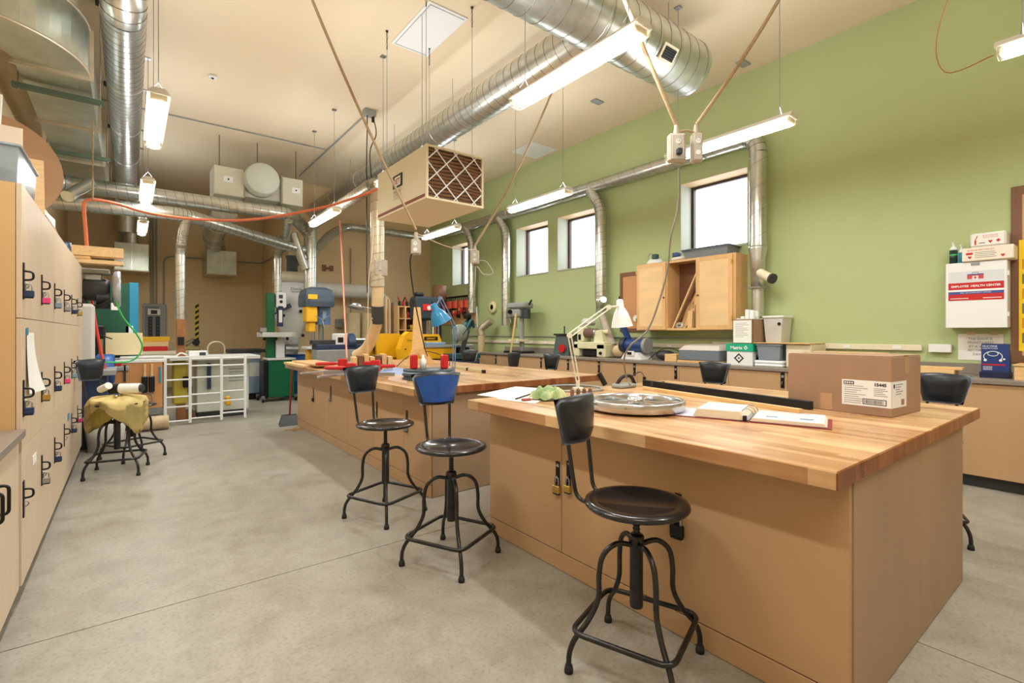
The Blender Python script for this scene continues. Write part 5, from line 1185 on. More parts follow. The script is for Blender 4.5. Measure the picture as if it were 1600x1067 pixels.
# tall A-shaped wooden easel stand
p = at(651, 572, z=ZB); yy = p.y+.35
t = thing('wooden_stand', 'narrow wooden A-shaped stand rising behind the disc stack', 'stand', (p.x, yy, ZB))
def pl_(pts, th, nm, mm): b = MB(); A = [at(q[0], q[1], y=yy) for q in pts]; B = [v+V((0, th, 0)) for v in A]; b.loft([A, B], False); return obj(nm, b, mm, t)
pl_([(648, 480), (657, 480), (662, 545), (645, 545)], .03, 'upright', M_pine); pl_([(645, 545), (662, 545), (684, 572), (672, 574), (653, 552), (645, 574), (636, 572)], .03, 'splayed_foot', M_oak)
put('black_cable', MB().tube(smooth_path([at(649, 392, y=3.82), at(641, 405, y=3.95), at(645, 450, y=4.3), at(654, 500, y=4.7), at(664, 545, y=5.2), at(668, 556, y=5.5)], 8), .007, 7), M_blackpl, 'black cable hanging from the left hanging outlet to the far bench', 'cable')
put('black_cable', MB().tube(smooth_path([at(620, 572, z=ZB+.01), at(640, 556, y=6.4), at(668, 549, y=6.3), at(700, 560, y=6.2), at(702, 570, z=ZB+.01)], 8), .006, 7), M_blackpl, 'thin black cable arching over the far bench behind the disc stack', 'cable')
# ================= hanging outlets and cords =================
def outlet_box(px, py, d, lab, w=.055, h=.09, face=True, nm='hanging_outlet'):
    z = HC+(HOR-py)*d/FPX; q = V((0, 0, 0))+FD*d+RD*((px-800)/FPX*d); q.z = z
    M = frame(q, RD, (0, 0, 1)); t = thing(nm, lab, 'outlet', tuple(q))
    obj('box', MB().box(-w, -h, -.03, w, h, .03, .012, M), M_outlet, t)
    f_ = obj('face_plate', MB().box(-w*.7, -h*.85, .030, w*.7, h*.85, .035, .002, M), mat('plate_grey', (196, 190, 180), .6), t)
    for s in (-1, 1):
        obj('socket', MB().cyl(M @ V((0, s*h*.38, .035)), M @ V((0, s*h*.38, .038)), .017, 16), M_whitepl, f_)
    for (a, b2) in ((-.006, .04), (.006, .04)): obj('slot', MB().box(a-.0012, h*.38-.001, .0382, a+.0012, h*.38+.008, .0388, 0, M), M_black, f_)
    obj('strain_relief', MB().cyl(M @ V((0, h, 0)), M @ V((0, h+.06, 0)), .022, 12, .014), M_outlet, t)
    return t, q, M
t1, q1, M1 = outlet_box(1057, 232, 3.3, 'dusty grey outlet box with socket, left of the pair hanging over the near bench', .058, .095)
obj('plug', MB().box(-.018, -.06, .038, .018, -.02, .075, .006, M1), M_blackpl, t1)
t2, q2, M2 = outlet_box(1088, 232, 3.32, 'dusty clear-covered outlet, right of the pair hanging over the near bench', .036, .10)
t3, q3, M3 = outlet_box(650, 386, 4.2, 'small outlet box hanging left of centre below the air cleaner', .04, .066)
t4, q4, M4 = outlet_box(742, 402, 6.5, 'small outlet box hanging in front of the far dust drop pipe')
def cord(a, b, r, lab, sag=.06, m=M_rope):
    a, b = V(a), V(b); pts = [a.lerp(b, i/10)-V((0, 0, sag*math.sin(PI*i/10))) for i in range(11)]; return put('extension_cord', MB().tube(smooth_path(pts, 3), r, 8), m, lab, 'cord')
cord(q1+V((0, 0, .155)), (1.78, 2.1, ZC-.01), .013, 'thick dusty cord rising to the upper left from the near outlet boxes', .10)
cord(q2+V((0, 0, .16)), (3.92, 1.2, ZC-.01), .013, 'thick dusty cord rising to the upper right from the near outlet boxes', .12)
cord(q1+V((.0, 0, .10)), q2+V((.0, 0, .10)), .008, 'short cord tying the two near outlet boxes together', -.02)
cord(q3+V((0, 0, .15)), (.40, 3.3, ZC-.01), .010, 'long dusty cord running diagonally from the upper left past the air cleaner', .12)
cord(q4+V((0, 0, .15)), (4.35, 4.6, ZC-.01), .014, 'long dusty cord running diagonally down from behind the biggest light', .14)
cord(q3+V((0, 0, .12)), q4+V((0, 0, .1)), .006, 'thin sagging cord between the two small hanging outlets', .05)
put('cable_loop', MB().tube(smooth_path([q4+V((.02, 0, -.05)), q4+V((.14, -.05, -.05)), q4+V((.22, -.1, -.2)), q4+V((.1, -.05, -.22)), q4+V((.02, 0, -.12)), q4+V((0, 0, -.35)), q4+V((-.03, .1, -.7))], 7), .007, 7), M_outlet, 'loop of dusty cable hanging below the small outlet by the far drop pipe', 'cable')
put('extension_cord', MB().tube(smooth_path([at(582, 330, y=6.3), at(582.5, 380, y=6.3), at(576, 440, y=6.3), at(575, 500, y=6.3), at(574, 560, y=6.35)], 6), .006, 6), mat('pale_cord', (214, 196, 160), .6), 'thin pale cord hanging beside the centre drop pipe', 'cord')
hose('air_hose', [at(531, 345, y=9.0), at(534, 400, y=8.9), at(538, 480, y=8.6), at(541, 540, y=7.6), at(542, 560, y=7.1)], .014, mat('pink_hose', (232, 140, 116), .5), 'pale red air hose hanging straight down over the far bench')
# broom and dust pan at the far end of the far bench, sawdust
p = flr(452, 663); t = thing('dust_pan', 'long-handled black dust pan with a dark red handle by the far bench end', 'dust pan', (p.x, p.y, 0))
obj('pan', MB().loft([[(p.x-.16, p.y-.14, .001), (p.x+.14, p.y-.14, .001), (p.x+.16, p.y+.1, .001), (p.x-.12, p.y+.1, .001)], [(p.x-.10, p.y+.0, .13), (p.x+.10, p.y+.0, .13), (p.x+.12, p.y+.1, .13), (p.x-.08, p.y+.1, .13)]], False), M_blackpl, t)
obj('handle', MB().tube([(p.x+.02, p.y+.06, .13), (p.x+.06, p.y+.1, .80)], .013, 8), mat('dark_red', (140, 30, 36), .5), t)
random.seed(9); p = flr(462, 671); b = MB()
for k in range(90): a, r = random.random()*6.28, random.random()**.7*.16; b.box(-.008, -.004, 0, .008, .004, .004+.012*(1-r/.16), 0, T(p.x+r*math.cos(a), p.y+r*math.sin(a)*.7, .0005, random.random()*3))
o = put('sawdust', b, mat('sawdust_tan', (190, 150, 106), .9), 'small heap of sawdust on the floor beside the dust pan', 'sawdust'); o['kind'] = 'stuff'
# ================= machines behind the far bench =================
def MF(x, y, z=0): return T(x, y, z, -YAW*.0)
# green and white bandsaw
bx, by = at(432, 560, y=10.3).x, 10.3
t = thing('bandsaw', 'tall narrow green and white bandsaw on a green wheeled base', 'bandsaw', (bx, by, 0))
obj('base', MB().box(bx-.18, by-.2, .08, bx+.28, by+.25, .78, .01), M_ggreen, t); obj('base_top', MB().box(bx-.2, by-.22, .781, bx+.3, by+.27, .82, .006), M_lgrey, t)
obj('rear_panel', MB().box(bx-.26, by-.18, .06, bx-.185, by+.22, .76, .006), M_black, t)
obj('column', MB().box(bx-.18, by-.06, .82, bx-.04, by+.1, 2.06, .01), M_ggreen, t)
obj('lower_cover', MB().box(bx-.03, by-.1, .82, bx+.13, by+.12, 1.2, .01), M_lgrey, t)
obj('table', MB().box(bx-.30, by-.28, 1.22, bx+.30, by+.25, 1.31, .006), M_lgrey, t)
for k in range(3): obj('knob', MB().ball((bx-.25+.2*k, by-.2, 1.19), .03, 8), M_black, t)
obj('fence', MB().box(bx-.34, by-.26, 1.311, bx-.22, by-.1, 1.40, .01), M_steel, t)
obj('blade_guard', MB().box(bx+.0, by-.1, 1.42, bx+.1, by-.02, 1.82, .006), M_navy, t); obj('guard_label', MB().box(bx+.02, by-.105, 1.5, bx+.08, by-.101, 1.74), M_paper, t)
obj('upper_cover', MB().box(bx-.02, by-.1, 1.78, bx+.16, by+.12, 2.08, .02), M_white, t); obj('cover_knob', MB().ball((bx+.06, by-.11, 1.9), .03, 8), M_black, t); obj('cover_decal', MB().box(bx+.02, by-.104, 1.96, bx+.09, by-.1, 2.03), M_dark, t)
obj('motor', MB().cyl((bx+.14, by-.05, .98), (bx+.36, by-.05, .98), .1, 16), M_steel, t)
for (dx, dy) in ((-.28, -.22), (.3, -.22), (-.28, .25), (.3, .25)):
    w = obj('caster', MB().cyl((bx+dx-.02, by+dy, .045), (bx+dx+.02, by+dy, .045), .045, 14), M_black, t); obj('fork', MB().box(bx+dx-.03, by+dy-.03, .05, bx+dx+.03, by+dy+.03, .12, .004), M_steel, w)
# cyclone dust collector
cx, cy = at(455, 470, y=11.0).x, 11.0
t = thing('cyclone_collector', 'tall cream cyclone dust collector with a grey motor on top', 'dust collector', (cx, cy, 0))
def fz(py): return at(455, py, y=cy).z
obj('cone', MB().lathe([(.0001, fz(542)), (.15, fz(542)), (.17, fz(528)), (.36, fz(485)), (.36, fz(478)), (.0001, fz(478))], 32, T(cx, cy, 0)), M_lgrey, t)
obj('barrel', MB().lathe([(.0001, fz(478)), (.31, fz(478)), (.335, fz(443)), (.0001, fz(443))], 32, T(cx, cy, 0)), M_white, t)
obj('fan_housing', MB().lathe([(.0001, fz(442)), (.35, fz(442)), (.35, fz(427)), (.0001, fz(427))], 32, T(cx, cy, 0)), M_cream, t)
obj('motor', MB().lathe([(.0001, fz(426)), (.11, fz(426)), (.11, fz(404)), (.13, fz(403)), (.13, fz(400)), (.0001, fz(400))], 20, T(cx+.02, cy, 0)), mat('motor_grey', (92, 98, 112), .4), t)
obj('capacitor', MB().box(cx+.14, cy-.12, fz(414), cx+.26, cy+.02, fz(408), .01), M_dark, t)
Mt = frame((cx-.10, cy-.36, fz(455)), (1, 0, 0), (0, 0, 1)); dc = obj('decal', MB().box(0, -.02, 0, .22, .04, .002, 0, Mt), M_white, t)
text('Oneida', .075, Mt @ T(0, .0, .004), M_ink, dc); text('dust gorilla', .035, Mt @ T(.02, -.05, .004), M_ink, dc)
obj('bracket_arm', MB().beam((cx-.45, cy-.3, fz(492)), (cx-.1, cy-.38, fz(478)), .05, .08), M_navy, t)
obj('clamp_knob', MB().ball((cx+.1, cy-.36, fz(487)), .035, 8), M_black, t); obj('clamp_knob', MB().ball((cx+.16, cy-.28, fz(524)), .035, 8), M_black, t); obj('clamp_knob', MB().ball((cx-.22, cy-.33, fz(494)), .03, 8), M_black, t)
obj('flex_hose', MB().lathe([(.0001, fz(560)), (.15, fz(560)), (.16, fz(556)), (.15, fz(552)), (.16, fz(548)), (.15, fz(542)), (.0001, fz(542))], 24, T(cx, cy, 0)), mat('pink_grey', (190, 168, 160), .6), t)
t = thing('dust_drum', 'big blue drum under the cyclone dust collector', 'drum', (cx+.1, cy-.1, 0))
obj('drum', MB().lathe([(.0001, 0), (.36, 0), (.37, .02), (.36, .3), (.37, .32), (.36, .34), (.36, .6), (.37, .62), (.36, .64), (.36, .86), (.0001, .86)], 36, T(cx+.1, cy-.1, 0)), M_blue, t); obj('lid', MB().lathe([(.0001, .861), (.385, .861), (.385, .89), (.0001, .895)], 36, T(cx+.1, cy-.1, 0)), M_lgrey, t)
# drill press, dark blue head with yellow body
dx_, dy_ = at(494, 500, y=9.3).x, 9.3
def gz(py): return at(494, py, y=9.3).z
t = thing('drill_press', 'big floor drill press with a dark blue belt cover and yellow head', 'drill press', (dx_, dy_, 0))
obj('base', MB().box(dx_-.22, dy_-.3, 0, dx_+.26, dy_+.3, .06, .02), M_dark, t); obj('column', MB().cyl((dx_+.1, dy_+.05, .06), (dx_+.1, dy_+.05, gz(505)), .05, 16), M_steel, t)
obj('belt_cover', MB().loft([[(dx_+sx_*w, dy_+sy_*d2, z) for (sx_, sy_) in ((-1, -1), (-.7, -1.15), (.7, -1.15), (1, -1), (1, 1), (-1, 1))] for (w, d2, z) in ((.245, .24, gz(480)), (.25, .25, gz(472)), (.245, .245, gz(462)), (.22, .22, gz(454)), (.14, .16, gz(450)))], False), mat('slate_blue', (64, 78, 92), .35), t)
obj('nameplate', MB().box(dx_-.22, dy_-.292, gz(469), dx_-.06, dy_-.286, gz(462), .001), M_yellow, t)
obj('motor', MB().cyl((dx_+.10, dy_+.0, gz(507)), (dx_+.10, dy_+.0, gz(479)), .15, 20), mat('motor_blue', (86, 116, 160), .35), t); obj('motor_box', MB().box(dx_+.06, dy_-.17, gz(500), dx_+.13, dy_-.145, gz(486), .005), M_greyblue, t)
obj('head', MB().box(dx_-.23, dy_-.24, gz(504), dx_-.04, dy_+.06, gz(479), .02), M_yellow, t)
obj('head_lower', MB().box(dx_-.18, dy_-.2, gz(519), dx_-.06, dy_+.02, gz(504), .02), M_yellow, t)
for k in range(3): a = k*2*PI/3+.6; obj('feed_handle', MB().cyl((dx_+.04, dy_-.25, gz(500)), (dx_+.04+.15*math.cos(a), dy_-.30, gz(500)+.15*math.sin(a)), .008, 6), M_steel, t)
obj('quill', MB().cyl((dx_-.08, dy_-.1, gz(538)), (dx_-.08, dy_-.1, gz(519)), .03, 12), M_steel, t)
obj('table', MB().box(dx_-.24, dy_-.28, gz(545), dx_+.12, dy_+.08, gz(541), .006), M_lgrey, t); obj('yellow_bracket', MB().box(dx_-.18, dy_-.15, gz(562), dx_-.02, dy_+.05, gz(546), .01), M_yellow, t); obj('red_hoses', MB().beam((dx_-.1, dy_-.2, gz(585)), (dx_+.06, dy_-.25, gz(546)), .05, .02), mat('dark_red', (140, 30, 36), .5), t)
# wall plates near the pipe
a = at(512, 418, y=YN-.03); put('wall_bracket', MB().box(a.x-.12, YN-.04, a.z-.09, a.x-.04, YN-.001, a.z+.06, .004).box(a.x-.04, YN-.03, a.z-.04, a.x+.12, YN-.001, a.z+.0, .003).box(a.x+.05, YN-.04, a.z-.07, a.x+.13, YN-.001, a.z+.05, .004), M_walnut, 'small brown wall bracket above the white filter pipe', 'bracket')
a = at(548, 500, y=YN-.05); put('switch_gear', MB().box(a.x-.35, YN-.1, 1.42, a.x-.2, YN-.001, 1.62, .006), M_greyg, 'small grey switch box on the back wall right of the drill press', 'switch')
c_ = at(548, 450, y=YN-.02); put('conduit', MB().cyl((c_.x, YN-.02, 1.5), (c_.x, YN-.02, 3.3), .014, 8), M_greyg, 'thin vertical conduit on the back wall behind the filter pipe', 'conduit')
# cloth filters
fx = at(565, 480, y=11.0).x; t = thing('filter_canisters', 'pair of tan cylindrical filters under the large white pipe', 'filter', (fx, 11.1, .4))
for dx in (-.17, .20): obj('canister', MB().lathe([(.0001, .0), (.17, 0), (.17, 1.75), (.0001, 1.75)], 24, T(fx+dx, 11.1, 0)), mat('filter_cloth', (206, 188, 150), .7, var=.08, scale=6), t)
# lathe with navy headstock
lx, ly = at(520, 540, y=8.3).x, 8.3
t = thing('wood_lathe', 'lathe with a dark blue headstock behind the far bench', 'lathe', (lx, ly, 0))
def hz(py): return at(520, py, y=ly).z
obj('bed', MB().box(lx-.35, ly-.08, hz(538), lx+.55, ly+.08, hz(531), .006), M_dark, t); obj('stand', MB().box(lx-.3, ly-.15, 0, lx+.5, ly+.15, hz(546), .01), M_greyg, t); obj('saddle', MB().box(lx-.3, ly-.14, hz(546), lx+.5, ly+.14, hz(538), .01), M_navy, t)
obj('headstock', MB().box(lx+.02, ly-.1, hz(548), lx+.22, ly+.1, hz(521), .01), M_white, t); obj('pulley_cover', MB().cyl((lx+.22, ly, hz(536)), (lx+.34, ly, hz(536)), .16, 24), M_navy, t)
obj('spindle_drum', MB().cyl((lx+.34, ly, hz(536)), (lx+.58, ly, hz(536)), .075, 18), M_whitepl, t); obj('chuck', MB().cyl((lx+.58, ly, hz(536)), (lx+.68, ly, hz(536)), .05, 16), M_steel, t)
obj('front_badge', MB().box(lx+.05, ly-.105, hz(535), lx+.14, ly-.1, hz(527)), M_black, t)
# clamp lamp / metal tray beside the hose
p = at(556, 482, y=7.6); put('reflector_lamp', MB().lathe([(.02, .08), (.05, .07), (.13, 0), (.135, 0), (.055, .08), (.02, .09)], 20, frame((p.x, 7.6, p.z), (.9, 0, -.2), (0, 1, 0))).tube([(p.x+.1, 7.6, p.z+.03), (p.x+.3, 7.6, p.z)], .012, 8), M_steel, 'silver reflector lamp shade left of the tan hose', 'lamp')
# yellow planers
M_dy = mat('tool_yellow', (240, 178, 20), .38)
def plan(px0, px1, y, pyt, pyb, lab, mark=True):
    x0, x1 = at(px0, 540, y=y).x, at(px1, 540, y=y).x; z1, z0 = at((px0+px1)/2, pyt, y=y).z, at((px0+px1)/2, pyb, y=y).z
    t = thing('thickness_planer', lab, 'planer', ((x0+x1)/2, y, 0)); h = z1-z0
    obj('stand', MB().box(x0+.05, y, 0, x1-.05, y+.4, z0-.002, .01), M_dark, t)
    obj('base', MB().box(x0, y, z0, x1, y+.45, z0+.25*h, .01), M_dy, t)
    sh = [(x0+.02, z0+.25*h), (x0, z0+.8*h), (x0+.1*(x1-x0), z1), (x1-.12*(x1-x0), z1), (x1, z0+.72*h), (x1-.02, z0+.25*h)]
    for k, yy2 in enumerate((y-.01, y+.40)): obj('side_cover', MB().prism([(a, b) for a, b in sh], -.03, .03, frame((0, yy2, 0), (1, 0, 0), (0, 0, 1))), M_dy, t)
    obj('carriage', MB().box(x0+.06, y+.02, z0+.5*h, x1-.06, y+.38, z0+.9*h, .02), M_blackpl, t)
    obj('feed_table', MB().box(x0-.12, y+.05, z0+.26*h, x1+.12, y+.36, z0+.31*h, .004), M_steel, t)
    if mark:
        Mp = frame(((x0+x1)/2, y-.042, z0+.80*h), (1, 0, 0), (0, 0, 1)); n_ = obj('nameplate', MB().box(-.14, -.035, 0, .14, .035, .003, .002, Mp), M_black, t); text('DEWALT', .045, Mp @ T(0, -.016, .0035), M_dy, n_, bold=.001, align='CENTER')
    return t
plan(586, 628, 8.3, 521, 571, 'left yellow planer behind the row of wooden blocks', False)
t = thing('yellow_disc_machine', 'yellow machine with a big rounded guard behind the disc stack', 'machine', (at(640, 540, y=7.9).x, 7.9, 0)); mx_ = at(641, 540, y=7.9).x; zz_ = lambda py: at(641, py, y=7.9).z
obj('guard', MB().prism([(mx_-.22, zz_(568)), (mx_-.25, zz_(545)), (mx_-.16, zz_(524)), (mx_-.08, zz_(518)), (mx_+.16, zz_(518)), (mx_+.16, zz_(568))], -.05, .12, frame((0, 7.9, 0), (1, 0, 0), (0, 0, 1))), M_dy, t)
for (u, w) in ((-.15, 560), (-.15, 545), (.0, 555)): obj('bolt', MB().cyl((mx_+u, 7.78, zz_(w)), (mx_+u, 7.765, zz_(w)), .012, 8), M_black, t)
obj('stand', MB().box(mx_-.2, 7.85, 0, mx_+.15, 8.2, zz_(569), .01), M_dark, t)
text('DEWALT', .04, frame((mx_-.12, 7.778, zz_(533)), (1, 0, 0), (0, 0, 1)), M_black, t)
plan(655, 688, 8.1, 522, 556, 'right yellow planer beside the blue lamp')
t = thing('saw_table', 'silver-topped saw table with a yellow body under the blue lamp', 'saw', (at(697, 545, y=7.7).x, 7.7, 0)); x0, x1 = at(662, 540, y=7.7).x, at(737, 540, y=7.7).x; zt_ = at(700, 539, y=7.7).z
obj('top', MB().box(x0, 7.65, zt_-.045, x1, 8.05, zt_, .006), M_rail, t); obj('body', MB().box(x0+.03, 7.68, zt_-.24, x1-.35, 8.0, zt_-.046, .01), M_dy, t); obj('opening', MB().box(x1-.30, 7.7, zt_-.2, x1-.08, 7.98, zt_-.05, .01), M_black, t)
for k in (x0+.05, x1-.1): obj('leg', MB().box(k, 7.7, 0, k+.05, 7.95, zt_-.24 if k < x1-.2 else zt_-.05), M_dark, t)
put('small_parts_row', MB().box(x0+.1, 7.8, zt_, x0+.5, 7.95, zt_+.05, .01), M_greyblue, 'grey-blue parts case on the silver saw table', 'case')
# black machine with a red badge (vertical belt sander housing)
t = thing('belt_sander', 'dark square machine head with a red and white round badge by the blue lamp', 'sander', (at(666, 480, y=8.6).x, 8.6, 0)); x0, x1 = at(650, 480, y=8.6).x, at(690, 480, y=8.6).x; zt_, zb_ = at(665, 463, y=8.6).z, at(665, 500, y=8.6).z
obj('head', MB().box(x0, 8.6, zb_, x1, 8.9, zt_, .04), mat('charcoal_blue', (46, 56, 66), .35), t); obj('top_knob', MB().box(x0+.02, 8.62, zt_, x0+.2, 8.8, zt_+.08, .03), M_blackpl, t); obj('post', MB().box(x0+.12, 8.7, 0, x0+.28, 8.85, zb_, .01), M_dark, t)
q = at(668, 481, y=8.59); bd = obj('badge', MB().box(q.x-.10, 8.585, q.z-.06, q.x+.10, 8.598, q.z+.07, .01), M_red, t); obj('badge_centre', MB().cyl((q.x+.03, 8.584, q.z), (q.x+.03, 8.58, q.z), .045, 16), M_lgrey, bd)
for k, (px, lab) in enumerate([(662, 'leftmost'), (667, 'second'), (671, 'third'), (675, 'rightmost')]): a = at(px, 520, y=8.7); put('clamp_bar', MB().cyl((a.x, 8.45, 0), (a.x, 8.45, at(px, 500, y=8.45).z), .01, 6), [M_steel, M_whitepl, M_red, M_greyblue][k], lab+' of four upright clamp bars under the dark machine head', 'clamp', 'upright clamp bars')
# tool shelf with red clamps on top
y_ = 9.6; x0, x1 = at(622, 500, y=y_).x, at(656, 500, y=y_).x; zt_, zb_ = at(640, 478, y=y_).z, .3
t = thing('tool_shelf', 'open wooden tool shelf with bottles and clamps near the far corner', 'shelf', ((x0+x1)/2, y_, 0))
for x in (x0, x1-.03, x0+.16): obj('side', MB().box(x, y_, 0, x+.03, y_+.3, zt_, .003), M_pine, t)
for z in (zt_-.03, zt_-.28, zt_-.52, .6, .3): obj('shelf_board', MB().box(x0+.03, y_+.01, z, x1-.03, y_+.29, z+.02, .002), M_oak, t)
obj('back_panel', MB().box(x0, y_+.3, 0, x1, y_+.32, zt_, .002), M_walnut, t)
random.seed(5)
for k in range(5):
    x = x0+.22+.055*k; mm = [M_whitepl, M_red, M_steel, M_black, M_gteal][k]; put('spray_bottle', MB().lathe([(.0001, 0), (.022, 0), (.022, .11), (.009, .13), (.009, .17), (.0001, .17)], 12, T(x, y_+.1, zt_-.26)), mm, ['white', 'red', 'silver', 'black', 'teal'][k]+' bottle on the upper level of the wooden tool shelf', 'bottle', 'bottles on the tool shelf')
for k in range(4):
    x = x0+.22+.065*k; put('tin_can', MB().lathe([(.0001, 0), (.028, 0), (.028, .1), (.0001, .1)], 12, T(x, y_+.1, zt_-.5)), [M_red, M_dark, M_yellow, M_lgrey][k], ['red', 'dark', 'yellow', 'pale'][k]+' tin on the second level of the wooden tool shelf', 'can', 'tins on the tool shelf')
for k in range(7):
    x = x0-.1+.085*k; t2_ = thing('hand_clamp', ['first', 'second', 'third', 'fourth', 'fifth', 'sixth', 'seventh'][k]+' red and black hand clamp from the left on top of the tool shelf', 'clamp', (x, y_+.1, zt_), 0, 'clamps on top of the tool shelf') if x > x0 else None
    if t2_: obj('jaw', MB().box(x-.02, y_+.05, zt_, x+.02, y_+.12, zt_+.10, .01, None), M_red if k % 2 else M_blackpl, t2_); obj('handle', MB().beam((x, y_+.08, zt_+.1), (x+.04*(1 if k % 2 else -1), y_+.08, zt_+.19), .02, .02), M_blackpl if k % 2 else M_red, t2_)
# wood storage planks beside the shelf
for k in range(4):
    a = at(603+5*k, 500, y=9.8); put('plank', MB().beam((a.x, 9.8, 0), (a.x+.02, 9.85, at(600, 462+5*k, y=9.8).z), .05, .03), [M_pine, M_oak, M_walnut, M_pine][k], ['first', 'second', 'third', 'fourth'][k]+' upright plank from the left between the hose and the tool shelf', 'plank', 'upright planks')
# clamp rack on green wall far end
y0_, y1_ = 8.7, 9.9
t = thing('clamp_rack', 'wooden wall rack of orange and black clamps below the far window', 'rack', (6.15, 9.3, 1.0))
obj('back_board', MB().box(XW-.04, 9.35, 1.5, XW-.001, 10.95, 2.08, .003), M_oak, t); obj('rail', MB().box(XW-.14, 9.35, 2.02, XW-.041, 10.95, 2.06, .003), M_pine, t)
for k in range(18):
    y = 9.42+k*.086; hh = .32+.05*((k*7) % 4); c2 = thing('spring_clamp', ['orange','deep orange','red'][k % 3]+' gripped bar clamp, '+['first','second','third','fourth','fifth','sixth','seventh','eighth','ninth','tenth','eleventh','twelfth','thirteenth','fourteenth','fifteenth','sixteenth','seventeenth','eighteenth'][k]+' from the right on the rack below the far window', 'clamp', (XW-.17, y, 2.06-hh), 0, 'clamps hanging on the wall rack')
    obj('bar', MB().box(XW-.155, y-.007, 2.10-hh, XW-.1395, y+.007, 2.16), M_dark, c2); obj('grip', MB().cyl((XW-.19, y, 1.88), (XW-.19, y, 2.05), .032, 8), [M_orange, mat('clamp_orange', (226, 84, 30), .5), M_red][k % 3], c2); obj('lower_jaw', MB().box(XW-.24, y-.02, 2.12-hh, XW-.14, y+.02, 2.2-hh, .01), [M_red, M_orange, M_black][k % 3], c2); obj('jaw', MB().box(XW-.24, y-.014, 2.12, XW-.14, y+.014, 2.16, .003), M_black, c2)
# barrel on a shelf in the corner
p = at(686, 457, y=10.4); t = thing('brown_drum', 'brown fibre drum standing high in the far corner on a post', 'drum', (p.x, 10.4, 0))
obj('drum', MB().lathe([(.0001, 0), (.17, 0), (.17, .36), (.0001, .36)], 24, T(p.x, 10.4, p.z-.2)), mat('fibre_brown', (150, 112, 84), .6, var=.1, scale=10), t); obj('post', MB().cyl((p.x, 10.4, 0), (p.x, 10.4, p.z-.2), .06, 12), M_dark, t)
# mitre saw green
p = at(722, 530, y=7.3); t = thing('mitre_saw', 'dark green mitre saw on a stand beyond the blue lamp', 'saw', (p.x, 7.5, 0)); M_ms = mat('dark_teal', (24, 72, 76), .4); Zm = lambda py: at(722, py, y=7.5).z; X_ = at(722, 530, y=7.5).x
obj('blade_guard', MB().lathe([(.0001, 0), (.15, 0), (.15, .04), (.0001, .04)], 28, frame((X_-.12, 7.4, Zm(520)), (1, 0, 0), (0, 0, 1))), mat('guard_grey', (140, 150, 140), .4), t)
obj('motor', MB().cyl((X_, 7.45, Zm(515)), (X_+.2, 7.55, Zm(503)), .08, 16), M_ms, t); obj('handle', MB().tube(smooth_path([(X_-.2, 7.4, Zm(535)), (X_-.02, 7.38, Zm(518)), (X_+.14, 7.4, Zm(500)), (X_+.2, 7.42, Zm(512))], 5), .025, 10), M_ms, t)
obj('arm', MB().beam((X_+.02, 7.55, Zm(552)), (X_+.12, 7.5, Zm(515)), .08, .08), M_dark, t); obj('table', MB().box(X_-.28, 7.35, Zm(560), X_+.3, 7.7, Zm(552), .01), M_ms, t); obj('cabinet', MB().box(X_-.25, 7.38, 0, X_+.3, 7.7, Zm(561), .01), M_navy, t)
obj('black_part', MB().box(X_+.05, 7.42, Zm(498), X_+.16, 7.56, Zm(490), .02), M_black, t)
# green jointer near the corner
X_ = 5.35; t = thing('jointer', 'low dark green and grey jointer beside the wall counter end', 'jointer', (X_, 8.6, 0)); obj('body', MB().box(X_-.25, 8.45, 0, X_+.25, 8.85, .78, .02), M_dark, t); obj('table', MB().box(X_-.5, 8.4, .79, X_+.5, 8.85, .86, .01), M_gdark, t); obj('fence', MB().box(X_-.4, 8.7, .861, X_+.4, 8.74, .98, .005), M_steel, t)
# ================= along the green wall =================
ZK = CZ+.0008
# ring tape on wall
p = at(770, 480, x=XW-.03); put('tape_roll', MB().lathe([(.055, 0), (.125, 0), (.13, .01), (.13, .05), (.125, .06), (.055, .06), (.055, 0)], 28, frame((XW-.062, p.y, p.z), (0, 1, 0), (0, 0, 1))), mat('cream_roll', (224, 214, 170), .6), 'round cream roll hanging on the green wall by the far drop pipe', 'roll')
# bench drill press
X_, Y_ = 5.92, 7.36
t = thing('drill_press', 'grey bench drill press standing on the wall counter', 'drill press', (X_, Y_, ZK)); zf = lambda py: at(815, py, x=X_).z
obj('base', MB().box(X_-.2, Y_-.26, ZK, X_+.14, Y_+.28, ZK+.04, .01), M_blackpl, t); obj('column', MB().cyl((X_+.02, Y_-.02, ZK+.04), (X_+.02, Y_-.02, zf(492)), .045, 16), M_greyg, t)
obj('head', MB().box(X_-.12, Y_-.10, zf(496), X_+.12, Y_+.22, zf(483), .03), M_greyg, t); obj('belt_cover', MB().box(X_-.13, Y_-.26, zf(482), X_+.13, Y_+.26, zf(473), .03), M_greyg, t)
obj('motor', MB().cyl((X_, Y_-.18, zf(498)), (X_, Y_-.18, zf(483)), .08, 16), M_dark, t); obj('cover_latch', MB().beam((X_, Y_-.26, zf(477)), (X_, Y_-.33, zf(470)), .03, .02), M_black, t); obj('front_knob', MB().cyl((X_-.12, Y_+.14, zf(487)), (X_-.17, Y_+.14, zf(487)), .04, 14), M_black, t)
obj('table', MB().box(X_-.16, Y_-.12, zf(534), X_+.1, Y_+.18, zf(530), .006), M_cream, t); obj('quill', MB().cyl((X_-.06, Y_+.06, zf(512)), (X_-.06, Y_+.06, zf(496)), .022, 10), M_steel, t)
for k in range(3): a = k*2.1; obj('feed_handle', MB().cyl((X_-.1, Y_+.2, zf(496)), (X_-.12+.0, Y_+.2+.13*math.cos(a), zf(496)+.13*math.sin(a)), .008, 6), M_steel, t)
put('wooden_pole', MB().beam((X_-.22, Y_+.02, ZK), (X_-.18, Y_-.1, zf(490)), .035, .02), M_pine, 'thin pale stick leaning against the bench drill press', 'stick')
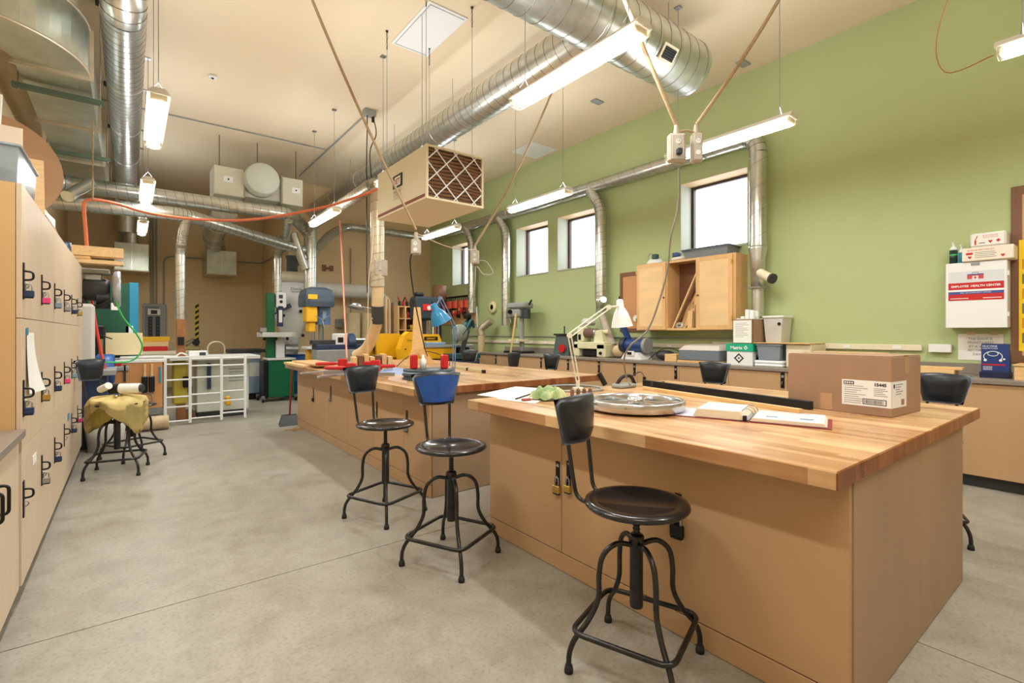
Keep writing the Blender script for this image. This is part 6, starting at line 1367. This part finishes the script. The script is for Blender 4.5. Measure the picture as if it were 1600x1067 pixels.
# black box tool with a red knob
X_, Y_ = 5.95, 6.14
t = thing('belt_grinder', 'small dark grey bench tool with a red round knob on the counter', 'sander', (X_, Y_, ZK)); obj('body', MB().loft([[(X_-.13, Y_-.19, ZK), (X_+.13, Y_-.19, ZK), (X_+.13, Y_+.19, ZK), (X_-.13, Y_+.19, ZK)], [(X_-.1, Y_-.15, ZK+.34), (X_+.12, Y_-.15, ZK+.34), (X_+.12, Y_+.15, ZK+.34), (X_-.1, Y_+.15, ZK+.34)]], False), mat('tool_grey', (78, 92, 92), .45), t)
obj('red_knob', MB().cyl((X_-.13, Y_-.05, ZK+.12), (X_-.16, Y_-.05, ZK+.12), .07, 20), M_red, t); obj('top_tray', MB().box(X_-.13, Y_-.19, ZK+.341, X_+.13, Y_+.19, ZK+.37, .01), M_blackpl, t); obj('pin', MB().cyl((X_, Y_+.04, ZK+.37), (X_, Y_+.04, ZK+.5), .012, 8), M_dark, t)
# cream drum sander
X_, Y_ = 5.92, 5.42
t = thing('drum_sander', 'cream bench sander with a brown abrasive roller on the counter', 'sander', (X_, Y_, ZK)); M_cm = mat('machine_cream', (222, 218, 180), .4)
obj('left_foot', MB().box(X_-.18, Y_+.22, ZK, X_+.18, Y_+.34, ZK+.22, .02), M_cm, t); obj('right_foot', MB().box(X_-.18, Y_-.34, ZK, X_+.18, Y_-.16, ZK+.22, .02), M_cm, t); obj('bed', MB().box(X_-.18, Y_-.33, ZK+.13, X_+.18, Y_+.33, ZK+.24, .01), M_cm, t)
obj('left_tower', MB().box(X_-.12, Y_+.18, ZK+.24, X_+.1, Y_+.32, ZK+.48, .02), M_cm, t); obj('switch', MB().box(X_-.125, Y_+.22, ZK+.27, X_-.12, Y_+.28, ZK+.36, .002), M_black, t)
obj('right_tower', MB().prism([(Y_-.24, ZK+.24), (Y_-.04, ZK+.24), (Y_-.06, ZK+.42), (Y_-.2, ZK+.42)], -.1, .08, frame((X_, 0, 0), (0, 1, 0), (0, 0, 1))), M_cm, t)
obj('roller', MB().cyl((X_-.04, Y_+.18, ZK+.38), (X_-.04, Y_-.04, ZK+.38), .075, 20), mat('abrasive_brown', (112, 84, 72), .8), t); obj('roller_end', MB().cyl((X_-.04, Y_-.04, ZK+.38), (X_-.04, Y_-.065, ZK+.38), .08, 20), M_steel, t); obj('handle_shaft', MB().cyl((X_-.04, Y_-.06, ZK+.40), (X_-.04, Y_-.30, ZK+.40), .03, 12), M_cm, t)
obj('under_motor', MB().box(X_-.12, Y_-.10, ZK+.02, X_+.12, Y_+.2, ZK+.125, .02), M_blackpl, t); obj('foot_knob', MB().cyl((X_-.18, Y_-.26, ZK+.07), (X_-.20, Y_-.26, ZK+.07), .025, 10), M_black, t)
put('white_machine_cover', MB().box(X_-.06, Y_+.1, ZK+.50, X_+.14, Y_+.3, ZK+.62, .04), M_lgrey, 'pale rounded cover piece above the cream sander', 'cover')
# blue bench grinder
X_, Y_ = 5.9, 4.62
t = thing('bench_grinder', 'dark blue bench sander on a white base on the counter', 'grinder', (X_, Y_, ZK)); M_nb = mat('deep_blue', (30, 62, 120), .35)
obj('base', MB().prism([(Y_-.2, 0), (Y_+.18, 0), (Y_+.1, .10), (Y_-.12, .10)], -.12, .12, frame((X_, 0, ZK), (0, 1, 0), (0, 0, 1))), M_white, t); obj('switch_panel', MB().box(X_-.135, Y_-.07, ZK+.05, X_-.125, Y_+.08, ZK+.12, .004), M_paper, t); obj('switch', MB().box(X_-.139, Y_-.03, ZK+.065, X_-.135, Y_+.05, ZK+.105, .002), M_black, t)
obj('motor', MB().cyl((X_, Y_-.17, ZK+.2), (X_, Y_+.15, ZK+.2), .095, 24), M_nb, t); obj('left_wheel_guard', MB().cyl((X_, Y_+.15, ZK+.2), (X_, Y_+.23, ZK+.2), .12, 24), mat('guard_dark', (40, 48, 62), .4), t)
obj('belt_arm', MB().beam((X_, Y_+.12, ZK+.26), (X_-.02, Y_+.26, ZK+.56), .07, .06, (1, 0, 0)), M_nb, t); obj('arm_roller', MB().cyl((X_-.05, Y_+.26, ZK+.56), (X_+.05, Y_+.26, ZK+.56), .05, 16), mat('dusty_pink', (196, 164, 150), .6), t)
obj('right_disc', MB().cyl((X_, Y_-.17, ZK+.2), (X_, Y_-.22, ZK+.2), .11, 24), M_greyg, t); obj('dust_bag', MB().ball((X_-.02, Y_+.30, ZK+.11), .1, 14, (1, 1, .95)), M_tanhose, t)
put('black_cable', MB().tube(smooth_path([(5.85, 4.35, ZK+.01), (5.9, 4.15, ZK+.16), (5.95, 3.95, ZK+.14), (5.9, 3.85, ZK+.02)], 7), .006, 6), M_blackpl, 'black cable looping on the counter right of the blue grinder', 'cable')
put('dark_bag', MB().ball((5.97, 4.16, ZK+.07), .14, 14, (.9, 1, .5)), M_dark, 'dark crumpled bag on the counter behind the black cable', 'bag')
put('wood_box', MB().box(5.72, 3.82, ZK, 5.98, 4.0, ZK+.10, .004), M_pine, 'small pale wooden box on the counter left of the grey case', 'box')
# grey case
t = thing('grey_case', 'flat grey tool case on a wooden base board on the counter', 'case', (5.9, 3.46, ZK))
obj('base_board', MB().box(5.68, 3.18, ZK, 6.1, 3.78, ZK+.03, .003), M_oak, t); obj('case', MB().box(5.68, 3.20, ZK+.031, 6.1, 3.76, ZK+.16, .01), mat('slate', (112, 122, 130), .5), t)
obj('lid', MB().loft([[(5.68, 3.2, ZK+.162), (6.1, 3.2, ZK+.162), (6.1, 3.76, ZK+.162), (5.68, 3.76, ZK+.162)], [(5.76, 3.24, ZK+.22), (6.1, 3.24, ZK+.235), (6.1, 3.72, ZK+.235), (5.76, 3.72, ZK+.22)]], False), mat('pale_lid', (206, 198, 190), .5), t)
# carton white and green
x0, x1, y0, y1 = 5.70, 6.12, 2.80, 3.11
t = thing('paper_carton', 'white carton with a green lid and diamond logo on the counter', 'carton', (5.9, 2.95, ZK)); M_mint = mat('mint_green', (14, 168, 128), .5)
obj('carton', MB().box(x0, y0, ZK, x1, y1, ZK+.20, .003), M_white, t); ld = obj('lid', MB().box(x0-.008, y0-.008, ZK+.165, x1+.008, y1+.008, ZK+.255, .003), M_mint, t)
Mq = frame((x0-.009, y1, ZK), (0, -1, 0), (0, 0, 1)); text('Matrix', .055, Mq @ T(.05, .19, .0015), M_whitepl, ld, bold=.0015)
def diamond(M, s, w, mm, par):
    b = MB(); o_ = [(s, 0), (0, s), (-s, 0), (0, -s)]; i_ = [((s-w)*x/s, (s-w)*y/s) for x, y in o_]
    vs = [M @ V((x, y, .0015)) for x, y in o_]+[M @ V((x, y, .0015)) for x, y in i_]; b.add(vs, [(k, (k+1) % 4, 4+(k+1) % 4, 4+k) for k in range(4)]); d = w*.6; b.add([M @ V((d, 0, .0015)), M @ V((0, d, .0015)), M @ V((-d, 0, .0015)), M @ V((0, -d, .0015))], [(0, 1, 2, 3)])
    o = obj('diamond_logo', b, mm, par); o['kind'] = 'stuff'
diamond(Mq @ T(.235, .21, 0), .026, .011, M_whitepl, ld)
crt = [c for c in t.children if c.name.startswith('carton')][0]; diamond(frame((x0-.0005, y1, ZK), (0, -1, 0), (0, 0, 1)) @ T(.15, .085, 0), .06, .022, M_ink, crt)
Mr = frame((x0, y0-.009, ZK), (1, 0, 0), (0, 0, 1)); text('Matrix', .055, Mr @ T(.07, .19, .0015), M_whitepl, ld, bold=.0015); text('Matrix', .11, frame((x0, y0-.0005, ZK), (1, 0, 0), (0, 0, 1)) @ T(.08, .05, .001), M_ink, crt, bold=.003)
# brown box with a printed sheet, white rolls in it
x0, x1, y0, y1 = 5.75, 6.10, 2.82, 3.06; zb2 = ZK+.2565
t = thing('cardboard_box', 'open brown box with printed sheet on top of the green-lidded carton', 'box', (5.9, 2.94, zb2)); bb = MB(); w = .004
bb.box(x0, y0, zb2, x1, y1, zb2+.004).box(x0, y0, zb2, x0+w, y1, zb2+.29).box(x1-w, y0, zb2, x1, y1, zb2+.29).box(x0, y0, zb2, x1, y0+w, zb2+.29).box(x0, y1-w, zb2, x1, y1, zb2+.29); obj('carton', bb, M_card, t)
Ms = frame((x0-.001, y1, zb2), (0, -1, 0), (0, 0, 1)); sh = obj('printed_sheet', MB().box(.005, .01, 0, .225, .275, .002, 0, Ms), M_paper, t)
for k in range(9): obj('text_line', MB().box(.03, .24-.02*k, .002, .03+(.14, .16, .1)[k % 3], .244-.02*k, .0025, 0, Ms), mat('grey_ink', (110, 110, 112), .7), sh)
k = 0
for i in range(3):
    for j in range(4):
        x, y = x0+.06+.1*i, y0+.035+.055*j; h = .30+.09*(1 if j < 2 and i < 2 else 0)+.012*((i*3+j) % 3)
        nm_ = ['front', 'middle', 'back'][i]+' row, '+['rightmost', 'second from right', 'second from left', 'leftmost'][j]
        o = put('white_roll', MB().box(x-.022, y-.024, zb2+.006, x+.022, y+.024, zb2+h, .006), M_whitepl, 'white upright stick in the open brown box, '+nm_, 'stick', 'white sticks in the open brown box')
# tub with paper behind, clear bin etc.
t = thing('white_tub', 'tall white plastic tub with a paper on it behind the brown box', 'tub', (6.1, 2.62, ZK)); obj('tub', MB().loft([[(6.0, 2.63, ZK), (6.2, 2.63, ZK), (6.2, 2.76, ZK), (6.0, 2.76, ZK)], [(5.97, 2.585, ZK+.56), (6.22, 2.585, ZK+.56), (6.22, 2.80, ZK+.56), (5.97, 2.80, ZK+.56)]], False), M_lgrey, t); obj('rim', MB().box(5.955, 2.57, ZK+.56, 6.225, 2.81, ZK+.585, .006), M_white, t); obj('dot', MB().cyl((5.969, 2.62, ZK+.49), (5.962, 2.62, ZK+.49), .018, 12), M_black, t)
t = tub(5.72, 6.0, 2.50, 2.76, ZK+.075, .17, 'clear plastic bin of pale cloth on white trays beside the carton', tp=.015); obj('cloth', MB().ball((5.86, 2.63, ZK+.14), .1, 14, (1.1, 1.0, .55)), M_paper, t)
for k in range(2): put('white_tray', MB().box(5.70, 2.47, ZK+.036*k, 6.02, 2.78, ZK+.034+.036*k, .01), M_whitepl, ['lower', 'upper'][k]+' flat white tray under the clear bin of cloth', 'tray')
put('thin_board', MB().box(5.72, 2.2, ZK+.262, 6.15, 2.8, ZK+.272, .002), M_oak, 'thin wooden sheet lying across the clear bin and cream carton', 'board')
put('cream_carton', MB().box(5.76, 2.2, ZK, 6.16, 2.46, ZK+.26, .01), mat('cream_carton', (230, 218, 190), .6), 'cream carton on the counter right of the clear bin', 'carton')
put('pine_board', MB().box(5.75, 1.55, ZK+.09, 5.9, 2.18, ZK+.19, .003), M_pine, 'pale wooden box side showing above the cardboard box', 'wood'); put('pine_support', MB().box(5.75, 1.6, ZK, 6.0, 2.15, ZK+.088, .003), M_pineY, 'pale wooden block under the wooden box side', 'wood')
put('pine_strip', MB().box(5.80, 1.05, ZK, 5.98, 1.62, ZK+.05, .003), M_pineY, 'wide pale wooden plank on the counter left of the blue package', 'wood'); put('pine_strip', MB().box(5.83, 1.0, ZK+.051, 5.93, 1.55, ZK+.075, .002), M_pine, 'narrow pale strip on top of the wide plank on the counter', 'wood')
random.seed(11); b = MB()
for k in range(60): x, y = 5.62+random.random()*.14, 1.38+random.random()*.24; b.box(-.008, -.004, 0, .008, .004, .004+.004*random.random(), 0, T(x, y, ZK, random.random()*3))
o = put('wood_chips', b, M_pine, 'small heap of wood chips on the counter edge', 'chips'); o['kind'] = 'stuff'
# wall cabinet
x0, x1, y0, y1, z0, z1 = 5.95, XW-.002, 3.13, 4.64, 1.335, 2.30
t = thing('wall_cabinet', 'wooden wall cabinet with two plywood doors and an open middle bay', 'cabinet', (6.1, 3.9, z0)); w = .02
yd1, yd2 = at(1088, 470, x=x0).y, at(1042, 470, x=x0).y
obj('side', MB().box(x0+.02, y0, z0, x1, y0+w, z1, .002), M_oak, t); obj('side', MB().box(x0+.02, y1-w, z0, x1, y1, z1, .002), M_oak, t); obj('top', MB().box(x0+.02, y0+w, z1-w, x1, y1-w, z1, .001), M_oak, t); obj('bottom', MB().box(x0+.02, y0+w, z0, x1, y1-w, z0+w, .001), M_oak, t)
obj('back', MB().box(x1-.012, y0+w, z0+w, x1, y1-w, z1-w), M_walnut, t)
for y in (yd1, yd2): obj('partition', MB().box(x0+.02, y-.01, z0+w, x1-.012, y+.01, z1-w), M_oak, t)
fw = .05
def face(a, b, c, d, nm='face_frame'): obj(nm, MB().box(x0, a, b, x0+.02, c, d, .001), M_oak, t)
face(y0, z0, y0+fw, z1); face(y1-fw*.6, z0, y1, z1); face(y0+fw, z0, y1-fw*.6, z0+.03); face(y0+fw, z1-.03, y1-fw*.6, z1)
face(yd1-.03, z0+.03, yd1+.01, z1-.03); face(yd2-.01, z0+.03, yd2+.03, z1-.03)
for (a, c, kn, hy) in ((y0+.035, yd1-.012, 1, y0+.035), (yd2+.012, y1-.012, 0, y1-.01)):
    fr_ = obj('door', MB().box(x0-.02, a, z0+.008, x0-.001, c, z1-.012, .002), M_oak, t)
    obj('door_panel', MB().box(x0-.022, a+.05, z0+.06, x0-.0195, c-.05, z1-.065, .0005), M_ply, fr_)
    st = MB(); 
    ky = c-.025 if kn else a+.025; obj('knob', MB().cyl((x0-.02, ky, z0+.46), (x0-.04, ky, z0+.46), .012, 12), M_walnut, fr_)
    for zz in (z0+.12, z1-.14): obj('hinge', MB().box(x0-.026, hy-.012, zz, x0-.02, hy+.012, zz+.06, .002), M_brass, fr_)
# lumber in the open bay
random.seed(2)
lum = [((6.02, yd2-.05, z0+.025), (6.05, yd1+.04, z0+.80), .02, .03, M_pine, 'long thin strip leaning diagonally'), ((6.05, yd2-.06, z0+.025), (6.1, yd1+.06, z0+.72), .06, .02, M_walnut, 'brown board leaning diagonally behind the thin strip'), ((6.10, yd2-.12, z0+.025), (6.12, yd1+.1, z0+.50), .04, .025, M_oak, 'shorter leaning board'),
       ((6.0, yd1+.12, z0+.025), (6.0, yd1+.11, z0+.26), .07, .04, M_pine, 'short upright pale block'), ((6.04, yd1+.07, z0+.025), (6.05, yd1+.05, z0+.46), .06, .03, M_pine, 'upright pale board at the right'), ((6.0, yd1+.04, z0+.025), (6.0, yd1+.03, z0+.34), .03, .02, M_walnut, 'upright brown strip at the right edge')]
for (p, q, a, c, m, l) in lum: put('lumber', MB().beam(p, q, a, c, (1, 0, 0)), m, l+' in the open bay of the wall cabinet', 'wood')
for k in range(5):
    yy = yd1+.16+.03*k; put('lumber', MB().beam((6.08+.02*k, yy+.10-.01*k, z0+.025), (6.1+.02*k, yy-.04, z0+.30+.06*k), .035, .02, (1, 0, 0)), [M_oak, M_pine, M_walnut, M_pine, M_oak][k], ['first', 'second', 'third', 'fourth', 'fifth'][k]+' offcut from the right at the back of the open bay of the wall cabinet', 'wood', 'offcuts in the open cabinet bay')
put('cord_coil', MB().tube([(5.99+.01*math.sin(i*.9), (yd1+yd2)/2+.05+.05*math.cos(i*.5), z0+.05+.03*math.sin(i*.5)+.002*i*.3) for i in range(50)], .005, 5), M_lgrey, 'small grey cord coil at the bottom of the open cabinet bay', 'cord')
# on the cabinet
p = at(1117, 392, x=6.05); t = tub(5.93, 6.22, 3.22, 3.86, z1+.001, .095, 'clear plastic bin with grey lid of brown parts on the wall cabinet', lid=mat('lid_grey', (92, 98, 110), .35)); obj('contents', MB().box(5.98, 3.30, z1+.008, 6.18, 3.62, z1+.085, .01), M_walnut, t)
t = thing('helmet', 'white rounded cap with wire loops on the left of the wall cabinet', 'helmet', (6.1, 4.45, z1)); obj('shell', MB().lathe([(.0001, 0), (.13, 0), (.125, .03), (.09, .075), (.0001, .1)], 24, T(6.1, 4.42, z1+.001)), M_whitepl, t); obj('loop', MB().tube([(6.05, 4.46+.05*math.cos(a), z1+.11+.05*math.sin(a)) for a in [2*PI*i/16 for i in range(16)]], .006, 6, closed=True), M_steel, t); obj('dark_part', MB().box(6.0, 4.34, z1+.07, 6.08, 4.42, z1+.14, .01), M_ms, t)
t = thing('white_heap', 'white cloth heap with a blue patch on the middle of the wall cabinet', 'cloth', (6.1, 4.05, z1)); obj('cloth', MB().ball((6.1, 4.0, z1+.032), .13, 16, (.9, 1.1, .28)), M_paper, t); obj('blue_patch', MB().box(6.0, 3.98, z1+.062, 6.08, 4.08, z1+.12, .01), M_nb, t)
# framed board left of the cabinet
a = at(969, 427, x=XW-.02); c = at(996, 510, x=XW-.02)
t = thing('cork_board', 'orange-tan board in a brown frame left of the wall cabinet', 'board', (XW-.02, a.y-.2, c.z)); obj('panel', MB().box(XW-.016, 4.70, 1.36, XW-.001, a.y-.04, a.z-.05), mat('cork_orange', (206, 152, 106), .7), t)
obj('frame_side', MB().box(XW-.03, a.y-.05, 1.32, XW-.001, a.y, a.z, .002), M_walnut, t); obj('frame_top', MB().box(XW-.03, 4.68, a.z-.06, XW-.001, a.y-.05, a.z, .002), M_walnut, t); obj('frame_bottom', MB().box(XW-.03, 4.68, 1.32, XW-.001, a.y-.05, 1.37, .002), M_walnut, t)
put('white_dispenser', MB().cyl((XW-.15, 4.78, 1.52), (XW-.031, 4.78, 1.52), .05, 18), M_whitepl, 'white round dispenser between the lamp shade and the wall cabinet', 'dispenser')
# first aid cabinet
x0 = 6.07; y1, y0 = 1.157, .745; z0, z1 = 1.345, 1.945
M = frame((x0-.0185, y1, z0), (0, -1, 0), (0, 0, 1)); Wc, Hc = y1-y0, z1-z0
t = thing('first_aid_cabinet', 'white wall cabinet with a red health center label on the green wall', 'cabinet', (6.15, .95, z0)); obj('body', MB().box(x0, y0, z0, XW-.002, y1, z1, .006), M_white, t); dr = obj('door', MB().box(x0-.018, y0, z0, x0-.001, y1, z1, .004), M_whitepl, t)
for z in (z0+.12, z1-.12): obj('hinge', MB().cyl((x0-.01, y0-.006, z-.02), (x0-.01, y0-.006, z+.02), .008, 8), M_white, t)
obj('handle_recess', MB().box(Wc*.5-.03, Hc-.035, 0, Wc*.5+.03, Hc-.01, .003, .002, M), M_greyg, dr)
lb = obj('label', MB().box(.02, Hc*.42, .0004, Wc-.02, Hc*.86, .0012, 0, M), mat('label_pale', (216, 220, 224), .5), dr)
obj('red_band', MB().box(.02, Hc*.585, .0012, Wc-.02, Hc*.69, .0018, 0, M), M_red, lb); obj('white_band', MB().box(.02, Hc*.555, .0012, Wc-.02, Hc*.585, .0018, 0, M), M_whitepl, lb); obj('blue_band', MB().box(.02, Hc*.515, .0012, Wc-.02, Hc*.555, .0018, 0, M), mat('band_blue', (60, 80, 150), .5), lb); obj('red_band', MB().box(.02, Hc*.42, .0012, Wc-.02, Hc*.515, .0018, 0, M), M_red, lb)
text('EMPLOYEE  HEALTH CENTER', .0255, M @ T(Wc/2, Hc*.622, .0022), M_whitepl, lb, bold=.0008, align='CENTER'); text('FIRST AID & EMERGENCY SUPPLIES', .0135, M @ T(Wc/2, Hc*.528, .0022), M_whitepl, lb, align='CENTER')
obj('text_line', MB().box(.035, Hc*.445, .0018, .16, Hc*.455, .0022, 0, M), M_whitepl, lb); obj('text_line', MB().box(Wc-.155, Hc*.445, .0018, Wc-.035, Hc*.455, .0022, 0, M), M_whitepl, lb)
bg = obj('bag_emblem', MB().box(Wc/2-.055, Hc*.74, .0012, Wc/2+.055, Hc*.80, .002, 0, M), mat('soft_red', (206, 70, 74), .5), lb); obj('emblem_white', MB().box(Wc/2-.02, Hc*.735, .002, Wc/2+.02, Hc*.785, .0026, 0, M), M_whitepl, bg); obj('cross', MB().box(Wc/2-.012, Hc*.756, .0026, Wc/2+.012, Hc*.765, .0032, 0, M).box(Wc/2-.004, Hc*.742, .0026, Wc/2+.004, Hc*.779, .0032, 0, M), M_red, bg); obj('emblem_flap', MB().box(Wc/2-.055, Hc*.80, .0012, Wc/2+.055, Hc*.817, .002, 0, M), mat('band_blue', (60, 80, 150), .5), bg); obj('emblem_handle', MB().tube([M @ V((Wc/2-.02, Hc*.817, .002)), M @ V((Wc/2-.02, Hc*.84, .002)), M @ V((Wc/2+.02, Hc*.84, .002)), M @ V((Wc/2+.02, Hc*.817, .002))], .002, 5), M_navy, bg)
# kits on top of it
zt_ = z1+.001; x0b = 6.03
t = thing('first_aid_kit', 'long cream first aid box lying on the white wall cabinet', 'first aid kit', (6.12, .85, zt_)); Mk = frame((x0b-.001, 1.04, zt_), (0, -1, 0), (0, 0, 1)); obj('case', MB().box(x0b, .70, zt_, XW-.01, 1.04, zt_+.125, .008), mat('kit_cream', (232, 222, 204), .5), t)
lb = obj('label', MB().box(.005, .008, 0, .335, .117, .001, 0, Mk), mat('kit_label', (236, 228, 212), .6), t); text('BURN & FIRST AID KIT', .018, Mk @ T(.04, .093, .0014), M_red, lb); obj('oval_mark', MB().box(.03, .06, .001, .075, .08, .0018, .0003, Mk), M_red, lb)
for x in (.055, .27): obj('heart_mark', MB().prism([(x-.014, .04), (x, .022), (x+.014, .04), (x+.008, .05), (x, .043), (x-.008, .05)], .001, .0018, Mk), M_red, lb)
for k in range(4): obj('text_line', MB().box(.09, .075-.015*k, .001, .22+.01*(k % 2), .079-.015*k, .0016, 0, Mk), mat('grey_ink', (110, 110, 112), .7), lb)
z2_ = zt_+.1265; t = thing('first_aid_kit', 'smaller white first aid box topmost over the wall cabinet', 'first aid kit', (6.12, .87, z2_)); Mk = frame((x0b+.009, .985, z2_), (0, -1, 0), (0, 0, 1)); obj('case', MB().box(x0b+.01, .75, z2_, XW-.02, .985, z2_+.125, .014), M_whitepl, t)
lb = obj('label', MB().box(.012, .012, 0, .222, .113, .001, 0, Mk), M_paper, t); text('BLOOD BORNE', .014, Mk @ T(.085, .092, .0014), M_red, lb); text('PATHOGEN KIT', .014, Mk @ T(.085, .075, .0014), M_red, lb); obj('red_tool_mark', MB().box(.03, .02, .001, .042, .06, .0018, 0, Mk).beam(Mk @ V((.034, .06, .0014)), Mk @ V((.05, .1, .0014)), .001, .006), M_red, lb)
obj('text_line', MB().box(.06, .03, .001, .1, .036, .0016, 0, Mk), M_ink, lb); obj('heart_mark', MB().prism([(.121, .045), (.135, .027), (.149, .045), (.143, .055), (.135, .048), (.127, .055)], .001, .0018, Mk), M_red, lb); obj('red_diamond', MB().prism([(.185, .03), (.2, .045), (.185, .06), (.17, .045)], .001, .0018, Mk), M_red, lb)
M_dg = mat('bottle_green', (20, 54, 50), .3)
for k, (yy, r, h, mm, lab) in enumerate([(1.115, .03, .13, M_dg, 'dark green pump bottle with a white pump on the white wall cabinet'), (1.06, .019, .10, M_gteal, 'small teal pump bottle beside the dark green one')]):
    t = thing('pump_bottle', lab, 'bottle', (6.13, yy, zt_)); obj('body', MB().lathe([(.0001, 0), (r, 0), (r, h), (.0001, h)], 20, T(6.13, yy, zt_)), mm, t); obj('shoulder', MB().lathe([(.0001, h), (r, h), (r*.9, h+.02), (r*.4, h+.035), (.0001, h+.035)], 20, T(6.13, yy, zt_)), M_whitepl, t)
    obj('pump', MB().cyl((6.13, yy, zt_+h+.035), (6.13, yy, zt_+h+.06), r*.3, 10).box(6.10, yy-.006, zt_+h+.06, 6.14, yy+.006, zt_+h+.072, .002), M_whitepl, t)
    if k == 0: obj('stripe', MB().lathe([(.0305, .08), (.0312, .082), (.0312, .088), (.0305, .09)], 20, T(6.13, yy, zt_)), mat('stripe_green', (40, 200, 120), .4), t)
# video notice
a = at(1497, 521, x=XW-.003); c = at(1568, 560, x=XW-.003); M = frame((XW-.003, a.y, 1.045), (0, -1, 0), (0, 0, 1))
t = thing('wall_notice', 'white paper notice about video monitoring taped under the white wall cabinet', 'notice', (XW-.003, a.y-.15, 1.045)); Wn = a.y-c.y; obj('sheet', MB().box(0, 0, 0, Wn, .245, .0012, 0, M), M_paper, t)
for k, s in enumerate(['THE SHOP IS', 'MONITORED', 'BY A VIDEO', 'RECORDING', 'DEVICE']): text(s, .030, M @ T(Wn/2, .19-.036*k, .002), mat('grey_ink', (110, 110, 112), .7), t, align='CENTER')
for x in (.06, Wn-.09): obj('tape', MB().box(x, .235, .001, x+.06, .262, .002, 0, M), mat('masking', (214, 196, 158), .6), t)
# blue package
M = frame((5.85, .915, ZK), (0, -1, 0), (0, 0, 1)); P_ = at(1533, 535, x=5.86)
t = thing('headphone_package', 'dark blue package with a white headphone drawing on the counter', 'package', (5.9, .83, ZK)); y1b, y0b = at(1533, 560, x=5.86).y, at(1578, 560, x=5.86).y
obj('box', MB().box(5.86, y0b, ZK+.04, 5.94, y1b, ZK+.29, .004), M_navy, t); obj('tray', MB().box(5.82, y0b-.006, ZK, 5.96, y1b+.006, ZK+.05, .004), mat('dark_navy', (20, 32, 66), .4), t)
M = frame((5.8595, y1b, ZK), (0, -1, 0), (0, 0, 1)); Wp = y1b-y0b
pn = obj('front_print', MB().box(.003, .055, 0, Wp-.003, .285, .0006, 0, M), mat('print_blue', (34, 58, 120), .4), t); text('SILICONE', .022, M @ T(.008, .262, .001), M_whitepl, pn); text('HEADPHONES', .015, M @ T(.008, .245, .001), M_whitepl, pn); obj('red_stripe', MB().box(.008, .105, .0006, Wp-.03, .117, .0012, 0, M), M_red, pn)
cxp = Wp*.42; obj('headphone_ring', MB().tube([M @ V((cxp+.033*math.cos(a), .205+.020*math.sin(a), .002)) for a in [2*PI*i/20 for i in range(20)]], .003, 5, closed=True), M_whitepl, pn); obj('headphone_band', MB().tube([M @ V((cxp+.058*math.cos(a), .18+.045*math.sin(a), .002)) for a in [-.6+(PI+1.2)*i/16 for i in range(17)]], .0035, 5), M_whitepl, pn)
for s in (-1, 1): obj('ear_cup', MB().ball(M @ V((cxp+s*.048, .148, .002)), .012, 10, (.3, 1, 1)), M_whitepl, pn)
for k in range(3): obj('text_line', MB().box(.012, .09-.012*k, .0006, .07, .094-.012*k, .0012, 0, M), M_whitepl, pn)
obj('dot', MB().cyl(M @ V((Wp-.035, .16, .0006)), M @ V((Wp-.035, .16, .0014)), .008, 10), M_whitepl, pn)
# poster on a brown board at the right edge
Yp = at(1580, 400, x=XW-.02).y; zt2 = at(1580, 293, x=XW-.02).z
t = thing('notice_board', 'brown-framed board with a yellow safety poster at the right edge', 'notice board', (XW-.02, Yp-.5, 1.03)); obj('board', MB().box(XW-.03, Yp-1.3, 1.03, XW-.001, Yp, zt2, .003), M_walnut, t); obj('cork', MB().box(XW-.034, Yp-1.26, 1.10, XW-.030, Yp-.07, zt2-.08), mat('cork_pin', (206, 160, 110), .8, var=.1, scale=60), t)
M = frame((XW-.036, at(1592, 400, x=XW-.036).y, 1.14), (0, -1, 0), (0, 0, 1)); ps = obj('poster', MB().box(0, 0, 0, .6, .98, .001, 0, M), mat('poster_yellow', (250, 214, 20), .5), t)
for k in range(6): obj('poster_picture', MB().box(.02, .72-.13*k, .001, .16, .81-.13*k, .0016, 0, M), [mat('pic_orange', (220, 140, 50), .5), mat('pic_grey', (120, 116, 100), .5)][k % 2], ps); obj('poster_picture', MB().box(.2, .72-.13*k, .001, .34, .81-.13*k, .0016, 0, M), mat('pic_brown', (150, 90, 50), .5), ps)
o = tub(5.68, 6.0, .35, .66, ZK, .12, 'pale wooden tray at the right edge of the counter', mm=M_pine, tp=.0); o['category'] = 'tray'; o.name = 'wooden_tray'
# fine wire by the top right light
put('wire_loop', MB().tube(smooth_path([(4.45, .45, 4.6), (4.6, .7, 4.1), (4.75, .95, 3.55), (4.7, .9, 3.2), (4.5, .62, 3.13)], 6), .004, 5), mat('copper_wire', (180, 120, 80), .5), 'thin brown wire looping down to the light at the right edge', 'wire')
put('rod_pair', MB().cyl((5.2, 6.6, 3.8), (5.2, 6.6, ZC-.001), .005, 6), M_dark, 'thin dark rod hanging from the ceiling before the green wall', 'rod')
